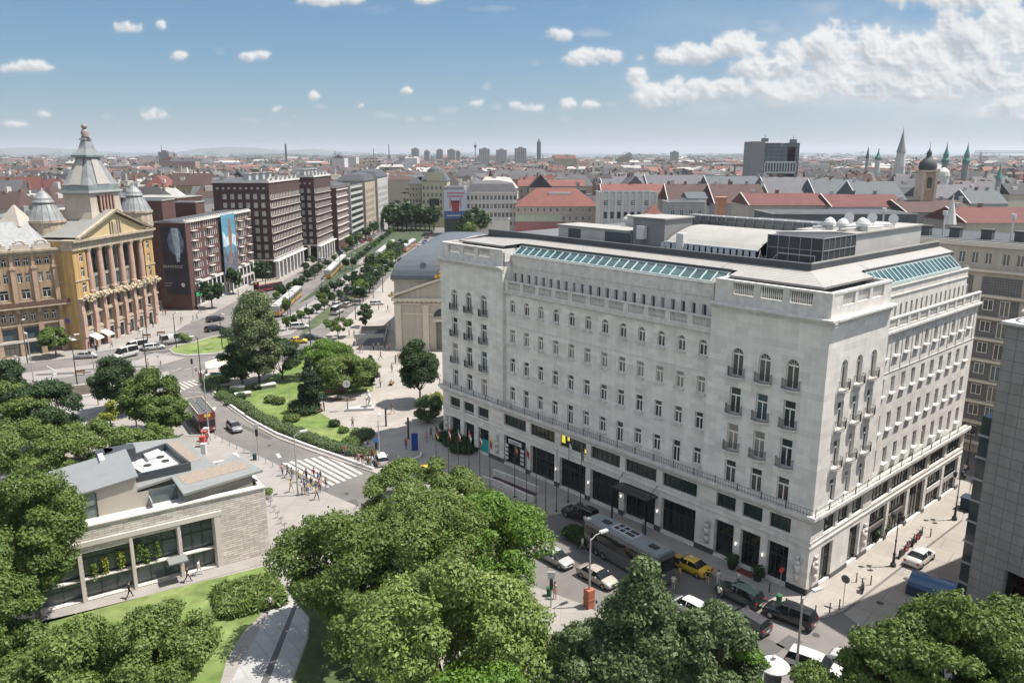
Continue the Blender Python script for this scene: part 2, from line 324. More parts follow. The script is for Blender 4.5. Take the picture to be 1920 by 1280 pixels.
# ================= grand hotel
stone=mat('pale_limestone',(.66,.64,.605),streak=.07,rough=.85,var=.08,scale=.45,kind='blocks',bw=1.5,bh=.62,mortar=.008,mc=(.54,.53,.51),cv=.10)
stone_t=mat('limestone_trim',(.59,.57,.54),streak=.09,rough=.85,var=.16,scale=1.2)
wfr=mat('white_window_frame',(.72,.71,.68),rough=.5,var=.04)
dfr=mat('dark_bronze_frame',(.035,.045,.045),rough=.45,var=.1)
gl=glass('dark_window_glass',(.035,.045,.05),.06)
gl2=glass('green_curtain_glass',(.035,.05,.047),.1,.4)
gls=glass('shop_glass',(.012,.016,.018),.05)
iron=mat('black_iron',(.03,.032,.035),rough=.5,var=.1)
seam=mat('pale_seamed_metal_roof',(.31,.30,.285),rough=.55,kind='seam',ws=.6,axis='DIAGONAL',var=.06)
dark_r=mat('dark_roof_membrane',(.055,.06,.068),rough=.7,var=.2,scale=.3)
sky_gl=glass('skylight_glass',(.04,.085,.09),.05)
whitep=mat('white_roof_plaster',(.42,.415,.40),rough=.8,var=.1,scale=.3)
light_f=mat('pale_flat_roof',(.29,.285,.27),rough=.85,var=.1,scale=.3)
greyp=mat('grey_plant_plaster',(.2,.2,.205),rough=.8,var=.08)
HC0=(28.63,68.79); HA=math.radians(41.4)
hotel=thing('hotel','grand white limestone hotel with arched top windows and a long glass skylight band','hotel',(HC0[0],HC0[1],0),HA)
TL=(0,59,-math.pi/2); TS=(0,0,0)
LU=59.;LV=38.6
rows=[(20.4,23.3,'arch'),(16.5,19.2,''),(12.55,15.35,''),(8.95,11.4,'')]
wrows=[(21.6,23.3,'arch'),(17.5,19.3,''),(13.45,15.35,''),(9.5,11.35,'')]
wins=[]   # (T,s,z0,w,h,style,d)
def pav(T,cs,d=0.):
    hs=[]
    for c in cs:
        for a,b,k in rows:
            w=1.3 if k else 1.25; hs.append((c-w/2,c+w/2,a,b,bool(k))); wins.append((T,c,a,w,b-a,k or 'door',d+.22))
    return hs
def wing(T,cs,d,doors):
    hs=[]
    for i,c in enumerate(cs):
        for j,(a,b,k) in enumerate(wrows):
            w=1.0
            if j==3 and i in doors: a=8.95; b=11.45
            hs.append((c-w/2,c+w/2,a,b,bool(k))); wins.append((T,c,a,w,b-a,k or('door' if a<9 else 'win'),d+.2))
    return hs
wall=MB()
uc=[3.3,6.25,9.25]; farc=[49.2,52.5,55.8]
facade(wall,TL,46.4,59,8.2,27.5,pav(TL,[59-c for c in uc]),.3)
facade(wall,TL,0,13.8,8.2,27.5,pav(TL,[59-c for c in farc]),.3)
wc=[13.75+2.73*i for i in range(12)]
facade(wall,TL,13.8,46.4,8.2,24.4,wing(TL,[59-c for c in wc],.5,[10,7,4,1]),.28,d=.5)
fbox(wall,TL,46.4,46.39,0,.5,8.2,29.9)
sc=[3.5,6.55,9.6]
facade(wall,TS,0,12.4,8.2,27.5,pav(TS,sc),.3)
swc=[13.45+2.55*i for i in range(10)]
facade(wall,TS,12.4,LV,8.2,24.4,wing(TS,swc,.5,[0,5,8]),.28,d=.5)
for T,s in((TL,13.8),(TL,46.4),(TS,12.4)):
    wall.quad(PT3(T,s,0,0),PT3(T,s,0,.5),PT3(T,s,27.5,.5),PT3(T,s,27.5,0)); wall.quad(PT3(T,s,24,.4),PT3(T,s,24,2.2),PT3(T,s,29.9,2.2),PT3(T,s,29.9,.4))
# far sides
wall.quad((0,59,0),(40,59,0),(40,59,27.5),(0,59,27.5)); wall.quad((LV,0.5,0),(LV,59,0),(LV,59,24.4),(LV,.5,24.4)); wall.quad((LV-1.6,1.6,24.4),(LV-1.6,59,24.4),(LV-1.6,59,29),(LV-1.6,1.6,29))
# base storeys
mzL=[(40.5,45.0),(35.0,39.6),(29.5,34.1),(24.0,28.7),(18.6,23.2),(13.1,17.75)]
mzS=[(12.9,17.1),(17.7,22.3),(23.0,27.3),(28,32.5),(33.2,37.6)]
pvL=[(2.1,4.4),(5.2,7.5),(8.3,10.65)]; pvF=[(48.3,50.7),(51.6,54.0),(54.85,57.3)]; pvS=[(2.5,4.9),(5.4,7.8),(8.4,10.9)]
hb=[]; sh=[]
def baseh(T,lst,conv,z0=5.85,z1=7.45,shop=True,zs=4.4):
    out=[]
    for a,b in lst:
        s0,s1=(59-b,59-a) if conv else (a,b)
        out.append((s0,s1,z0,z1)); hb.append((T,(s0+s1)/2,z0,s1-s0,z1-z0))
        if shop: out.append((s0,s1,.35,zs)); sh.append((T,(s0+s1)/2,.35,s1-s0,zs-.35))
    return out
H=baseh(TL,mzL,1)+baseh(TL,pvL,1)+baseh(TL,pvF,1,5.4,7.1,zs=4.0)
facade(wall,TL,0,59,0,8.2,H,.55)
H=baseh(TS,mzS,0,zs=4.65)+baseh(TS,pvS,0,shop=False)+baseh(TS,[(2.5,4.8),(8.4,10.7)],0,z0=0,z1=0,shop=False)[:0]
for a,b in((2.5,4.8),(8.4,10.7)): H.append((a,b,.35,4.45)); sh.append((TS,(a+b)/2,.35,b-a,4.1))
facade(wall,TS,0,LV,0,8.2,H,.4)
wall.build('wall',stone,hotel)
# trim: ledge, bands, cornices, parapets
tr=MB()
def ledge(T,s0,s1,d0,z0,z1,pr): fbox(tr,T,s0,s1,d0-pr,d0+.3,z0,z1)
ledge(TL,-.5,59.5,0,8.2,8.55,.55); ledge(TL,-.35,59.35,0,7.85,8.2,.3); ledge(TS,.3,LV+.4,0,8.2,8.55,.55); ledge(TS,.0,LV+.2,0,7.85,8.2,.3)
ledge(TL,0,59.1,0,5.0,5.2,.08); ledge(TS,.1,LV,0,5.0,5.2,.08); ledge(TL,0,59.1,0,5.62,5.7,.05); ledge(TS,.1,LV,0,5.62,5.7,.05)
ledge(TL,0,59.1,0,7.62,7.72,.1); ledge(TS,.1,LV,0,7.62,7.72,.1)
for T,a,b in((TL,46.3,59.55),(TL,-.5,13.9),(TS,.3,12.5)):
    ledge(T,a,b,0,27.2,27.42,.35); ledge(T,a-.0,b+.0,0,27.42,27.62,.62); ledge(T,a+.05,b-.05,0,26.9,27.2,.12)
ledge(TL,13.8,46.4,.5,19.82,19.9,.05); ledge(TS,12.4,LV,.5,19.85,19.95,.05)
ledge(TL,13.8,46.4,.5,24.2,24.45,.35); ledge(TS,12.4,LV+.4,.5,24.2,24.45,.35); ledge(TL,13.8,46.4,.5,24.0,24.2,.15); ledge(TS,12.4,LV+.2,.5,24.0,24.2,.15)
fbox(tr,TL,13.8,46.4,.2,1.6,24.4,24.46); fbox(tr,TS,12.4,LV+.2,.2,1.6,24.4,24.46)
for i in range(11):
    for T,s in((TS,12.4+2.55*i-.2),): 
        if 13<s<LV: fbox(tr,T,s-.06,s+.06,.44,.52,19.95,24.0)
for T,c,z,w,h,st,d in wins:
    if w<1.1 and z>9: fbox(tr,T,c-w/2-.15,c+w/2+.15,.22,.55,z-.16,z-.02)
# attic
aw=[]
H=[]
for i in range(23): s=59-44.5+1.359*i; H.append((s-.26,s+.26,24.9,26.75)); aw.append((TL,s,24.9,.52,1.85,'plain',1.8))
facade(tr,TL,13.8,46.4,24.4,29.05,H,.22,d=1.6)
H=[]
for i in range(18): s=14.6+1.34*i; H.append((s-.26,s+.26,24.9,26.6)); aw.append((TS,s,24.9,.52,1.7,'plain',1.8))
facade(tr,TS,12.4,LV-1.6,24.4,28.6,H,.22,d=1.6)
for T,a,b,z in((TL,13.8,46.4,29.0),(TS,12.4,LV-1.6,28.55)):
    ledge(T,a,b,1.6,z,z+.12,.12); ledge(T,a,b,1.6,27.6,27.72,.1)
# parapets with balustrades
bl=MB()
def parapet(T,s0,s1,d0,z0,z1,op,th=.45,zb=.7,zt=.22,sp=.2):
    fbox(tr,T,s0,s1,d0,d0+th,z0,z0+zb); fbox(tr,T,s0,s1,d0-.03,d0+th+.03,z1-zt,z1)
    cur=s0
    for a,b in sorted(op)+[(s1,s1)]:
        if a>cur: fbox(tr,T,cur,a,d0+.01,d0+th-.01,z0+zb,z1-zt)
        n=int((b-a)/sp); bl=MB()
        for i in range(n):
            s=a+(i+.5)*(b-a)/n; p=PT3(T,s,0,d0+th/2); bl.ring([(.04,z0+zb),(.075,z0+zb+(z1-zt-z0-zb)*.35),(.04,z0+zb+(z1-zt-z0-zb)*.75),(.06,z1-zt)],5,p)
        if n: bl.build('balustrade',stone_t,hotel)
        cur=b
parapet(TL,46.55,58.85,.15,27.62,29.95,[(59-b,59-a) for a,b in((2.0,4.35),(5.0,7.4),(8.1,10.4))],zb=.95)
parapet(TL,.15,13.65,.15,27.62,29.85,[(59-b,59-a) for a,b in((48.0,50.5),(51.3,53.8),(54.6,57.1))],zb=.95,sp=.16)
parapet(TS,.6,12.3,.15,27.62,29.95,[(2.2,4.6),(5.2,7.6),(8.2,10.6)],zb=.95,sp=.12)
for a,b in((46.4,59),): pass
fbox(tr,TL,0,.4,.6,8,27.6,29.85); fbox(tr,TL,13.25,13.65,.6,4,27.6,29.85); fbox(tr,TL,46.55,46.95,.6,4,27.6,29.95); fbox(tr,TS,11.9,12.3,.6,4,27.6,29.95)
op=[]; s=14.0
parapet(TL,13.9,46.3,.3,24.45,25.85,[(14.3+2.93*i+.35,14.3+2.93*(i+1)-.35) for i in range(11)],th=.3,zb=.3,zt=.16,sp=.17)
parapet(TS,12.5,LV-.1,.3,24.45,25.8,[(12.8+2.55*i+.3,12.8+2.55*(i+1)-.3) for i in range(10)],th=.3,zb=.3,zt=.16,sp=.14)
tr.build('stone_trim',stone_t,hotel)
# iron railing above the ledge
ir=MB()
for T,a,b in((TL,-.3,59.3),(TS,-.3,LV+.3)):
    for z in(8.75,9.25): fbox(ir,T,a,b,-.42,-.40,z,z+.035)
    n=int((b-a)/.32)
    for i in range(n): s=a+i*.32; fbox(ir,T,s,s+.022,-.425,-.40,8.55,9.25)
    for i in range(int((b-a)/2.7)): s=a+i*2.7; fbox(ir,T,s,s+.07,-.44,-.38,8.55,9.45)
ir.build('iron_railing',iron,hotel)
def balcony(T,c,z):
    key=('balc',)
    if key not in WP:
        m=MB(); n=8; pts=[(-.88+1.76*i/n,-.12-.5*math.sin(math.pi*(.12+.76*i/n))) for i in range(n+1)]; pts=[(-.9,0)]+pts+[(.9,0)]
        for i in range(len(pts)-1):
            p,q=pts[i],pts[i+1]
            for zz in(.08,.92): m.tube((*p,zz),(*q,zz),.022,n=4)
            L=math.dist(p,q); k=max(1,int(L/.11))
            for j in range(k): u=(j+.5)/k; x=p[0]+(q[0]-p[0])*u; y=p[1]+(q[1]-p[1])*u; m.box(x-.013,x+.013,y-.013,y+.013,.05,.92)
        sl=MB(); sl.prism([(p[0]*1.04,p[1]*1.08) for p in pts],-.12,.03)
        a=m.build('balcony',iron); b=sl.build('slab',stone_t,a); WP[key]=(a,b,[True])
    a,b,fr=WP[key]; x,y,zz=PT3(T,c,z,.0)
    if fr[0]: fr[0]=False
    else:
        o=a.copy(); COL.objects.link(o); p=b.copy(); COL.objects.link(p); p.parent=o; a=o
    a.parent=hotel; a.location=(x,y,zz); a.rotation_euler=(0,0,T[2])
for T,cs in((TL,[59-c for c in uc+farc]),(TS,sc)):
    for c in cs:
        for a,b,k in rows[:3]: balcony(T,c,a)
# windows: the hundred that show largest are parts, the smallest ones one mesh
wins.sort(key=lambda w:(w[0] is not TL, -w[3]))
far=[w for w in wins if (w[0] is TS and w[1]>24)]; near=[w for w in wins if w not in far]
near=near[:100]+[]; rest=[w for w in wins if w not in near]
for T,c,z,w,h,st,d in near: window(hotel,T,c,z,w,h,st or 'win',wfr,gl,d)
rm=MB()
for T,c,z,w,h,st,d in rest:
    rm.k=1; 
    if st=='arch':
        r=w/2; sp=z+h-r; rm.add([PT3(T,c+r*math.cos(q),sp+r*math.sin(q),d+.05) for q in[math.pi*i/8 for i in range(9)]],[tuple(range(9))]); top=sp
    else: top=z+h
    rm.quad(PT3(T,c-w/2,z,d+.05),PT3(T,c+w/2,z,d+.05),PT3(T,c+w/2,top,d+.05),PT3(T,c-w/2,top,d+.05)); rm.k=0
    tz=top if st=='arch' else z+h*.7
    fbox(rm,T,c-w/2,c-w/2+.07,d,d+.06,z,top);fbox(rm,T,c+w/2-.07,c+w/2,d,d+.06,z,top);fbox(rm,T,c-w/2,c+w/2,d-.01,d+.07,z,z+.07);fbox(rm,T,c-w/2,c+w/2,d-.012,d+.065,tz-.09,tz+.06);fbox(rm,T,c-.05,c+.05,d-.005,d+.06,z,tz)
o=rm.build('small_windows',[wfr,gl],hotel); o['kind']='stuff'
for T,s,z,w,h,st,d in aw: window(hotel,T,s,z,w,h,'plain',stone_t,gl,d,'attic_window')
for T,c,z,w,h in hb: window(hotel,T,c,z,w,h,'grid',dfr,gl2,.3 if T is TL else .25,'mezzanine_window')
for T,c,z,w,h in sh: window(hotel,T,c,z,w,h,'grid',dfr,gls,.5 if T is TL else .3,'shop_window')
# plinth and wall reliefs, wall lamps, signs
m=MB()
for T,a,b in((TL,45.9,46.5),): pass
pl=MB()
cuts=sorted([(59-b,59-a) for a,b in mzL+pvL+pvF]); cur=0
for a,b in cuts+[(59.06,59.06)]:
    pl=MB(); fbox(pl,TL,cur,a,-.06,.2,0,.75); cur=b; pl.build('plinth',mat('dark_granite_plinth',(.07,.075,.08),rough=.5),hotel)
cur=.0
for a,b in [(2.5,4.8),(8.4,10.7)]+mzS+[(LV,LV)]: fbox(pl,TS,cur,a,-.06,.2,0,.6); cur=b
pl.build('plinth',mat('dark_granite_plinth',(.07,.075,.08),rough=.5),hotel)
def relief(T,s,z0,h):
    m=MB(); p=lambda ds,z,d:PT3(T,s+ds,z0+z*h,d)
    m.tube(p(0,0,-.1),p(0,.3,-.12),.2,.28,8); m.tube(p(0,.3,-.12),p(0,.62,-.12),.28,.34,8); m.tube(p(0,.62,-.12),p(0,.78,-.14),.34,.22,8); m.tube(p(0,.8,-.14),p(0,.93,-.16),.17,.15,8)
    m.tube(p(-.3,.72,-.12),p(-.42,.42,-.16),.09,.07); m.tube(p(.3,.72,-.12),p(.38,.95,-.16),.09,.07); m.tube(p(.2,.3,-.1),p(.1,0,-.15),.16,.14); m.box(0,0,0,0,0,0)
    m.build('wall_relief',stone_t,hotel,smooth=True)
relief(TL,58.0,1.3,2.9); relief(TL,47.5,1.3,2.9); relief(TL,12.6,1.3,2.9); relief(TS,1.2,1.3,2.9); relief(TS,11.7,1.3,2.9); relief(TL,.9,1.3,2.9)
wl=mat('warm_lamp',(.9,.8,.6),emit=(1,.93,.8),es=1.6)
for s in(59-4.8,59-7.9,59-18.2,59-23.6,59-28.9,59-34.6):
    for z in(2.6,):
        m=MB(); c=PT3(TL,s,z,-.16); m.ring([(.03,z-.16),(.06,z-.08),(.06,z+.1),(.03,z+.14)],8,c); m.build('wall_lamp',wl,hotel)
# entrance canopy
cn=MB(); s0,s1=59-23.6,59-18.2
fbox(cn,TL,s0,s1,-2.0,.1,4.15,4.32)
for s in(s0+.1,s1-.3): fbox(cn,TL,s,s+.16,-1.9,-1.75,0.13,4.15); cn.tube(PT3(TL,s+.08,5.5,0),PT3(TL,s+.08,4.3,-1.8),.04)
cn.build('entrance_canopy',mat('black_glass_canopy',(.02,.023,.028),rough=.15),hotel)
# bank sign above the first arcade bay
def text(name,txt,size,m,parent,loc,rot,ext=.01,sx=1.):
    cu=bpy.data.curves.new(name,'FONT'); cu.body=txt; cu.size=size; cu.extrude=ext; cu.align_x='CENTER'; cu.align_y='CENTER'
    o=bpy.data.objects.new(name,cu); dg=bpy.context.evaluated_depsgraph_get(); COL.objects.link(o); dg.update()
    me=bpy.data.meshes.new_from_object(o.evaluated_get(dg)); bpy.data.objects.remove(o); me.materials.clear(); me.materials.append(m)
    q=ob(name,me,parent,loc); q.rotation_euler=rot; q.scale=(sx,1,1); return q
whs=mat('white_sign',(.55,.55,.54),rough=.5,var=.03); blk=mat('black_letter',(.02,.02,.022),rough=.6,var=.03)
b=MB(); fbox(b,TL,59-43.9,59-41.3,-.14,.0,3.55,4.1); sg=b.build('sign_board',whs,hotel)
x,y,z=PT3(TL,59-42.6,3.82,-.17); text('sign_lettering','Deutsche Bank',.3,blk,sg,(x,y,z),(math.pi/2,0,TL[2]))
for i,(s,z) in enumerate([(x,1.0) for x in(59-44.4,59-41.2)]):
    b=MB()
    for k in range(4): fbox(b,TL,s-.35,s+.35,-.03,.0,z+k*.6,z+k*.6+.42)
    b.build('notice_panel',whs,hotel)
b=MB(); fbox(b,TL,59-50.6,59-48.4,.32,.36,.4,2.3); b.build('teal_window_screen',mat('teal_screen',(.03,.32,.33),rough=.4),hotel)
b=MB(); fbox(b,TS,28.3,32.3,.02,.12,2.35,2.95); b.build('shop_fascia',whs,hotel); b=MB(); fbox(b,TS,33.5,37.4,.05,.14,2.2,2.8); b.build('shop_fascia',mat('grey_fascia',(.35,.36,.35)),hotel)
for a in(13.1,17.9):
    b=MB(); fbox(b,TS,a,a+3.9,.0,.25,2.3,2.8); b.build('shop_fascia',mat('dark_fascia',(.09,.085,.08)),hotel)
# yellow lights behind the third mezzanine window
b=MB(); yl=mat('yellow_interior_light',(.9,.75,.1),emit=(1,.85,.1),es=.35)
fbox(b,TL,59-34.0,59-33.3,.31,.33,6.3,7.3); fbox(b,TL,59-33.0,59-32.6,.31,.33,6.8,7.35); fbox(b,TL,59-30,59-29.6,.31,.33,6.0,6.5); b.build('lit_interior',yl,hotel)
# ---- roof
rf=MB(); rf.k=0
def rq(*p): rf.add([(v,u,z) for u,v,z in p],[tuple(range(len(p)))])
e=30.1
# hip roof of the near pavilion and strips along both wings (u,v,z)
rq((1.9,1.9,e),(12.0,1.9,e),(12.0,3.3,30.45),(14,3.3,30.45),(14,4.95,31),(4.95,4.95,31))
rq((14,3.3,30.5),(45.2,3.3,30.5),(45.2,4.95,31),(14,4.95,31))
rq((45.2,3.3,30.45),(47,1.9,e),(57,1.9,e),(57,4.95,30.6),(45.2,4.95,31)); 
rq((1.9,1.9,e),(4.95,4.95,31),(4.95,14,31),(3.3,14,30.45),(3.3,12.0,30.45),(1.9,12.0,e))
rq((3.3,14,30.5),(4.95,14,31),(4.95,36.5,31),(3.3,36.5,30.5)); rq((57,1.9,e),(57,8,e),(54,8,31),(54,4.95,30.9))
rf.k=1 # fascia and soffit
for p in(((1.9,1.9),(12.,1.9)),((1.9,1.9),(1.9,12.)),((47,1.9),(57,1.9)),((57,1.9),(57,9))):
    (a,b),(c,d)=p; rq((a,b,e),(c,d,e),(c,d,e-.22),(a,b,e-.22))
rf.k=2
rq((2.6,2.6,27.6),(12.,2.6,27.6),(12.,2.6,30.2),(2.6,2.6,30.2)); rq((2.6,2.6,27.6),(2.6,12,27.6),(2.6,12,30.2),(2.6,2.6,30.2)); rq((45.3,2.6,27.6),(57,2.6,27.6),(57,2.6,30.2),(45.3,2.6,30.2))
rf.k=3 # gutters/terraces
rq((.3,.3,27.9),(13,.3,27.9),(13,3,27.9),(.3,3,27.9)); rq((.3,.3,27.91),(.3,13,27.91),(3,13,27.91),(3,.3,27.91)); rq((45,.3,28.3),(58.8,.3,28.3),(58.8,9,28.3),(45,9,28.3))
rq((57,3,28.31),(58.9,3,28.31),(58.9,38,28.31),(57,38,28.31))
rf.build('metal_roof',[seam,mat('grey_fascia2',(.27,.26,.25)),dark_r,light_f],hotel)
# dark upstand with flat roof behind
up=MB(); up.k=0
def rb(u0,u1,v0,v1,z0,z1): up.box(v0,v1,u0,u1,z0,z1)
rb(4.95,54,4.95,5.5,30.9,31.65); rb(4.95,5.5,5.5,36,30.85,31.6)
up.k=1; rb(5.5,54,5.5,36,30.6,30.95)
up.k=2; rb(4.93,5.1,5.1,36,31.6,31.75)
up.build('flat_roof',[dark_r,mat('dark_gravel_roof',(.11,.115,.12),var=.3),light_f],hotel)
fl=MB(); fl.box(2.2,36,58.4,36.0,0,24.2); fl.box(5.5,38,54,58,28,30.4); fl.build('roof_core',light_f,hotel)
# skylights
def skyl(T,s0,s1,n,d0,z0,d1,z1):
    g=MB(); g.quad(PT3(T,s0,z0,d0),PT3(T,s1,z0,d0),PT3(T,s1,z1,d1),PT3(T,s0,z1,d1)); o=g.build('skylight_glazing',sky_gl,None)
    f=MB()
    for i in range(n+1):
        s=s0+(s1-s0)*i/n; fbox
        f.add([PT3(T,s+a,z+b,d) for d,z in((d0,z0),(d1,z1)) for a,b in((-.07,0),(.07,0),(.07,.12),(-.07,.12))],[(0,1,2,3),(4,5,6,7),(3,2,6,7),(0,3,7,4),(1,2,6,5)])
    fbox(f,T,s0-.1,s1+.1,d0-.12,d0+.06,z0-.22,z0+.1); fbox(f,T,s0-.1,s1+.1,d1-.05,d1+.1,z1-.05,z1+.12)
    q=f.build('skylight',mat('white_green_mullion',(.45,.52,.51),rough=.4),hotel); o.parent=q
skyl(TL,14.1,46.2,24,1.75,29.2,3.1,30.1); skyl(TS,12.7,34.6,20,1.75,28.95,3.1,30.2)
d=MB(); fbox(d,TL,13.9,46.3,3.1,3.4,30.05,30.5); d.build('roof_gutter',dark_r,hotel)
d=MB(); fbox(d,TS,12.4,36,3.1,3.3,30.15,30.55); d.build('roof_gutter',dark_r,hotel)
# rooftop plant (local x=v, y=u)
def rbox(name,u0,u1,v0,v1,z0,z1,m,**k):
    b=MB(); b.box(v0,v1,u0,u1,z0,z1); return b.build(name,m,hotel)
# mesh cage
cg=MB(); cg.k=0; cg.box(11,18.2,7,13.4,30.95,33.5); cg.k=1
for i in range(6): u=7+i*1.28; cg.box(10.95,11.03,u-.03,u+.03,30.95,33.6)
for i in range(7): v=11+i*1.2; cg.box(v-.03,v+.03,6.95,7.03,30.95,33.6)
for z in(32.2,33.5): cg.box(10.93,11.05,6.95,13.4,z,z+.07); cg.box(11,18.2,6.93,7.05,z,z+.07)
cg.build('plant_screen',[mat('black_louvre',(.04,.042,.047),rough=.6,var=.3,scale=2.),mat('grey_metal',(.3,.31,.32),rough=.5)],hotel)
rbox('plant_room',7.2,14,18.4,36,30.9,33.45,whitep); rbox('plant_room_roof',7.0,14.2,18.2,36.2,33.45,33.62,light_f)
rbox('stair_head',26.3,31.2,9.5,15,30.9,34.4,greyp); rbox('stair_head_roof',26.1,31.4,9.3,15.2,34.4,34.55,light_f)
rbox('air_unit',28.9,30.0,8.7,9.4,31.9,33.5,whs)
b=MB(); b.k=0; b.box(9.3,13.5,31.4,44.2,30.9,32.6); b.k=1; b.box(9.1,13.7,31.3,44.4,32.6,32.75); b.k=2; b.box(9.27,9.33,40,42.3,30.95,32.35); b.box(9.27,9.33,31.4,35.7,30.95,32.4); b.build('plant_room',[whitep,light_f,mat('slate_door',(.07,.075,.09))],hotel)
rbox('plant_box',32,36,14,18,31.5,34.0,whitep); rbox('plant_box_roof',31.8,36.2,13.8,18.2,34.0,34.15,light_f)
b=MB()
for i in range(12):
    a=math.pi*(i/12-.5); 
n=14; pts=[(9.5+ (26-14)*0+ i*(12.5/n), 31.2+1.9*math.sin(math.pi*i/n)**.8*.9) for i in range(n+1)]
for i in range(n):
    (v0,z0),(v1,z1)=pts[i],pts[i+1]; b.quad((v0,13.6,z0+.6),(v0,26,z0+.6),(v1,26,z1+.6),(v1,13.6,z1+.6))
b.build('barrel_roof',light_f,hotel)
b=MB()
for i in range(16): u=13.8+i*.82; b.box(9.3,9.38,u,u+.55,31.0,31.75)
b.box(9.25,9.45,13.6,26.2,31.75,31.9); b.build('roof_panels',mat('pale_blue_panel',(.42,.45,.5)),hotel)
b=MB()
for i in range(14): u=14+i*1.35; b.box(22,22.25,u,u+.12,31,34.0)
for z in(32.0,32.7,33.4,34.0): b.box(22,22.1,13.8,32.5,z,z+.1)
b.box(22.3,24,13.8,32.5,31,34.1); b.build('pipe_rack',mat('grey_steel',(.17,.18,.19)),hotel)
for i in range(10):
    b=MB(); u=14.2+i*1.75; b.ring([(.02,34.05),(.13,34.1),(.12,34.2),(.02,34.26)],8,(21.9,u)); b.build('vent_cap',whs,hotel)
for (u,v,r) in((11.3,20.5,.75),(9.6,20.2,.75),(8.7,23.0,.7),(7.8,21.6,.75),(37.5,16.0,.8)):
    zt=33.62 if u<30 else 32.7
    b=MB(); b.ring([(r*.55,zt-.1),(r*.55,zt+.5),(r,zt+.55),(r*.92,zt+.85),(r*.6,zt+1.2),(r*.2,zt+1.38),(.02,zt+1.42)],14,(v,u)); b.build('vent_dome',whs,hotel,smooth=False)
for (u,v,z) in((10.6,24,34.4),(9,26.5,34.5),(12,27,34.4),(7.6,29,34.3)):
    b=MB(); b.tube((v,u,33.5),(v,u,z),.05); b.ring([(.05,0),(.35,.1),(.55,.28),(.6,.4)],12)
    v0=len(b.v)-48
    for i in range(v0,len(b.v)): x,y,zz=b.v[i]; b.v[i]=(v-zz,u+x,z+.3+y)
    b.build('satellite_dish',mat('pale_dish',(.6,.6,.6)),hotel)
b=MB(); b.tube((19,12.5,33.9),(30,8,33.9),.16,n=8); b.tube((18.6,9,33.9),(26,7.6,33.9),.14,n=8); b.tube((12,13,33.75),(17.5,9,33.75),.12,n=8); b.build('roof_pipe',whs,hotel,smooth=True)
b=MB(); b.tube((7.5,6,31),(7.5,6,32.1),.04); b.tube((7.5,6,32.1),(7.5,10,32.1),.04); b.tube((7.5,10,32.1),(7.5,11,31),.04); b.tube((8.4,12.4,31),(7.3,12,32.2),.04); b.tube((6.6,11.8,31),(7.3,12,32.2),.04); b.build('access_ladder',mat('grey_metal',(.3,.31,.32)),hotel)
rbox('chimney_duct',23.2,24.2,9.0,9.9,30.9,33.0,whs)
# ================= ground, roads, pavements
def GP(pts,z=0.): return [(q[0],q[1]) if len(q)==3 else tuple(G(q[0],q[1],z)[:2]) for q in pts]   # 3-tuples are already metres
asph=mat('asphalt',(.115,.11,.106),rough=.9,var=.16,scale=.25,col2=(.165,.155,.145),scale2=.05,lo=.36,hi=.64,bump=.1)
pave=mat('beige_paving',(.29,.265,.24),rough=.9,kind='tiles',wall=False,bw=1.2,bh=1.2,mortar=.03,cv=.06,var=.12,scale=.15,rot=.72,offset=0,mc=(.24,.22,.2))
pave2=mat('grey_paving',(.25,.235,.22),rough=.9,kind='tiles',wall=False,bw=2.,bh=2.,mortar=.03,cv=.05,var=.14,scale=.12,rot=.1,offset=0,mc=(.2,.19,.18))
pave3=mat('light_street_pavers',(.27,.245,.22),rough=.9,kind='tiles',wall=False,bw=3.,bh=3.,mortar=.05,cv=.05,var=.12,scale=.2,rot=.72,mc=(.19,.17,.16))
grass_m=mat('lawn_green',(.10,.155,.035),rough=1,var=.35,scale=.5,col2=(.15,.19,.06),scale2=.12)
cityg=mat('city_ground',(.16,.16,.15),rough=1,var=.3,scale=.02,col2=(.07,.1,.06),scale2=.004)
paint=mat('white_road_paint',(.42,.40,.37),rough=.8,var=.25,scale=1.2)
conc=mat('pale_concrete',(.25,.235,.22),rough=.9,var=.15,scale=.3)
g=MB(); g.quad((-16000,-800,0),(16000,-800,0),(16000,24000,0),(-16000,24000,0)); struct('ground',g,cityg)
g=MB(); g.quad((-260,20,.004),(170,20,.004),(60,760,.004),(-150,760,.004)); struct('road',g,asph)
def slab(name,pts,m,h=.12,z0=0): g=MB(); g.prism(GP(pts),z0-.02,h); return struct(name,g,m)
plaza=[(372,697),(392,735),(425,762),(470,795),(520,822),(575,843),(640,866),(705,888),(740,905),(860,937),(930,965),(993,972),(1060,963),(1105,985),(1180,1013),(1260,1043),(1330,1077),(1380,1103),(1440,1128),(1490,1150),(1545,1160),(1582,1146),(1690,1062),(1803,975),(1812,940),(1822,895),(55,112,0),(20,140,0),(10,430,0),(-33,430,0),(806,455),(770,480),(745,505),(720,530),(690,560),(665,582),(617,625),(585,647),(560,665),(520,683),(470,690),(420,688)]
slab('plaza',plaza,pave)
slab('pavement_palace',[(-120,715),(-40,697),(31,685),(134,672),(180,661),(222,654),(300,640),(345,612),(400,588),(440,566),(480,550),(520,533),(605,486),(663,456),(720,421),(760,405),(785,399),(-140,640,0),(-210,150,0)],pave2)
slab('pavement_park',[(-400,900),(-200,770),(0,752),(90,735),(200,722),(290,728),(335,760),(352,800),(400,815),(422,826),(470,848),(520,872),(550,890),(590,915),(640,937),(700,962),(800,1005),(900,1050),(975,1090),(1000,1100),(1095,1135),(1150,1165),(1250,1200),(1350,1235),(1420,1262),(1520,1300),(30,25,0),(-70,25,0)],pave2)
slab('pavement_side_street',[(1850,870),(1835,950),(1822,1050),(1800,1150),(1760,1290),(60,30,0),(120,90,0)],pave3,.1)
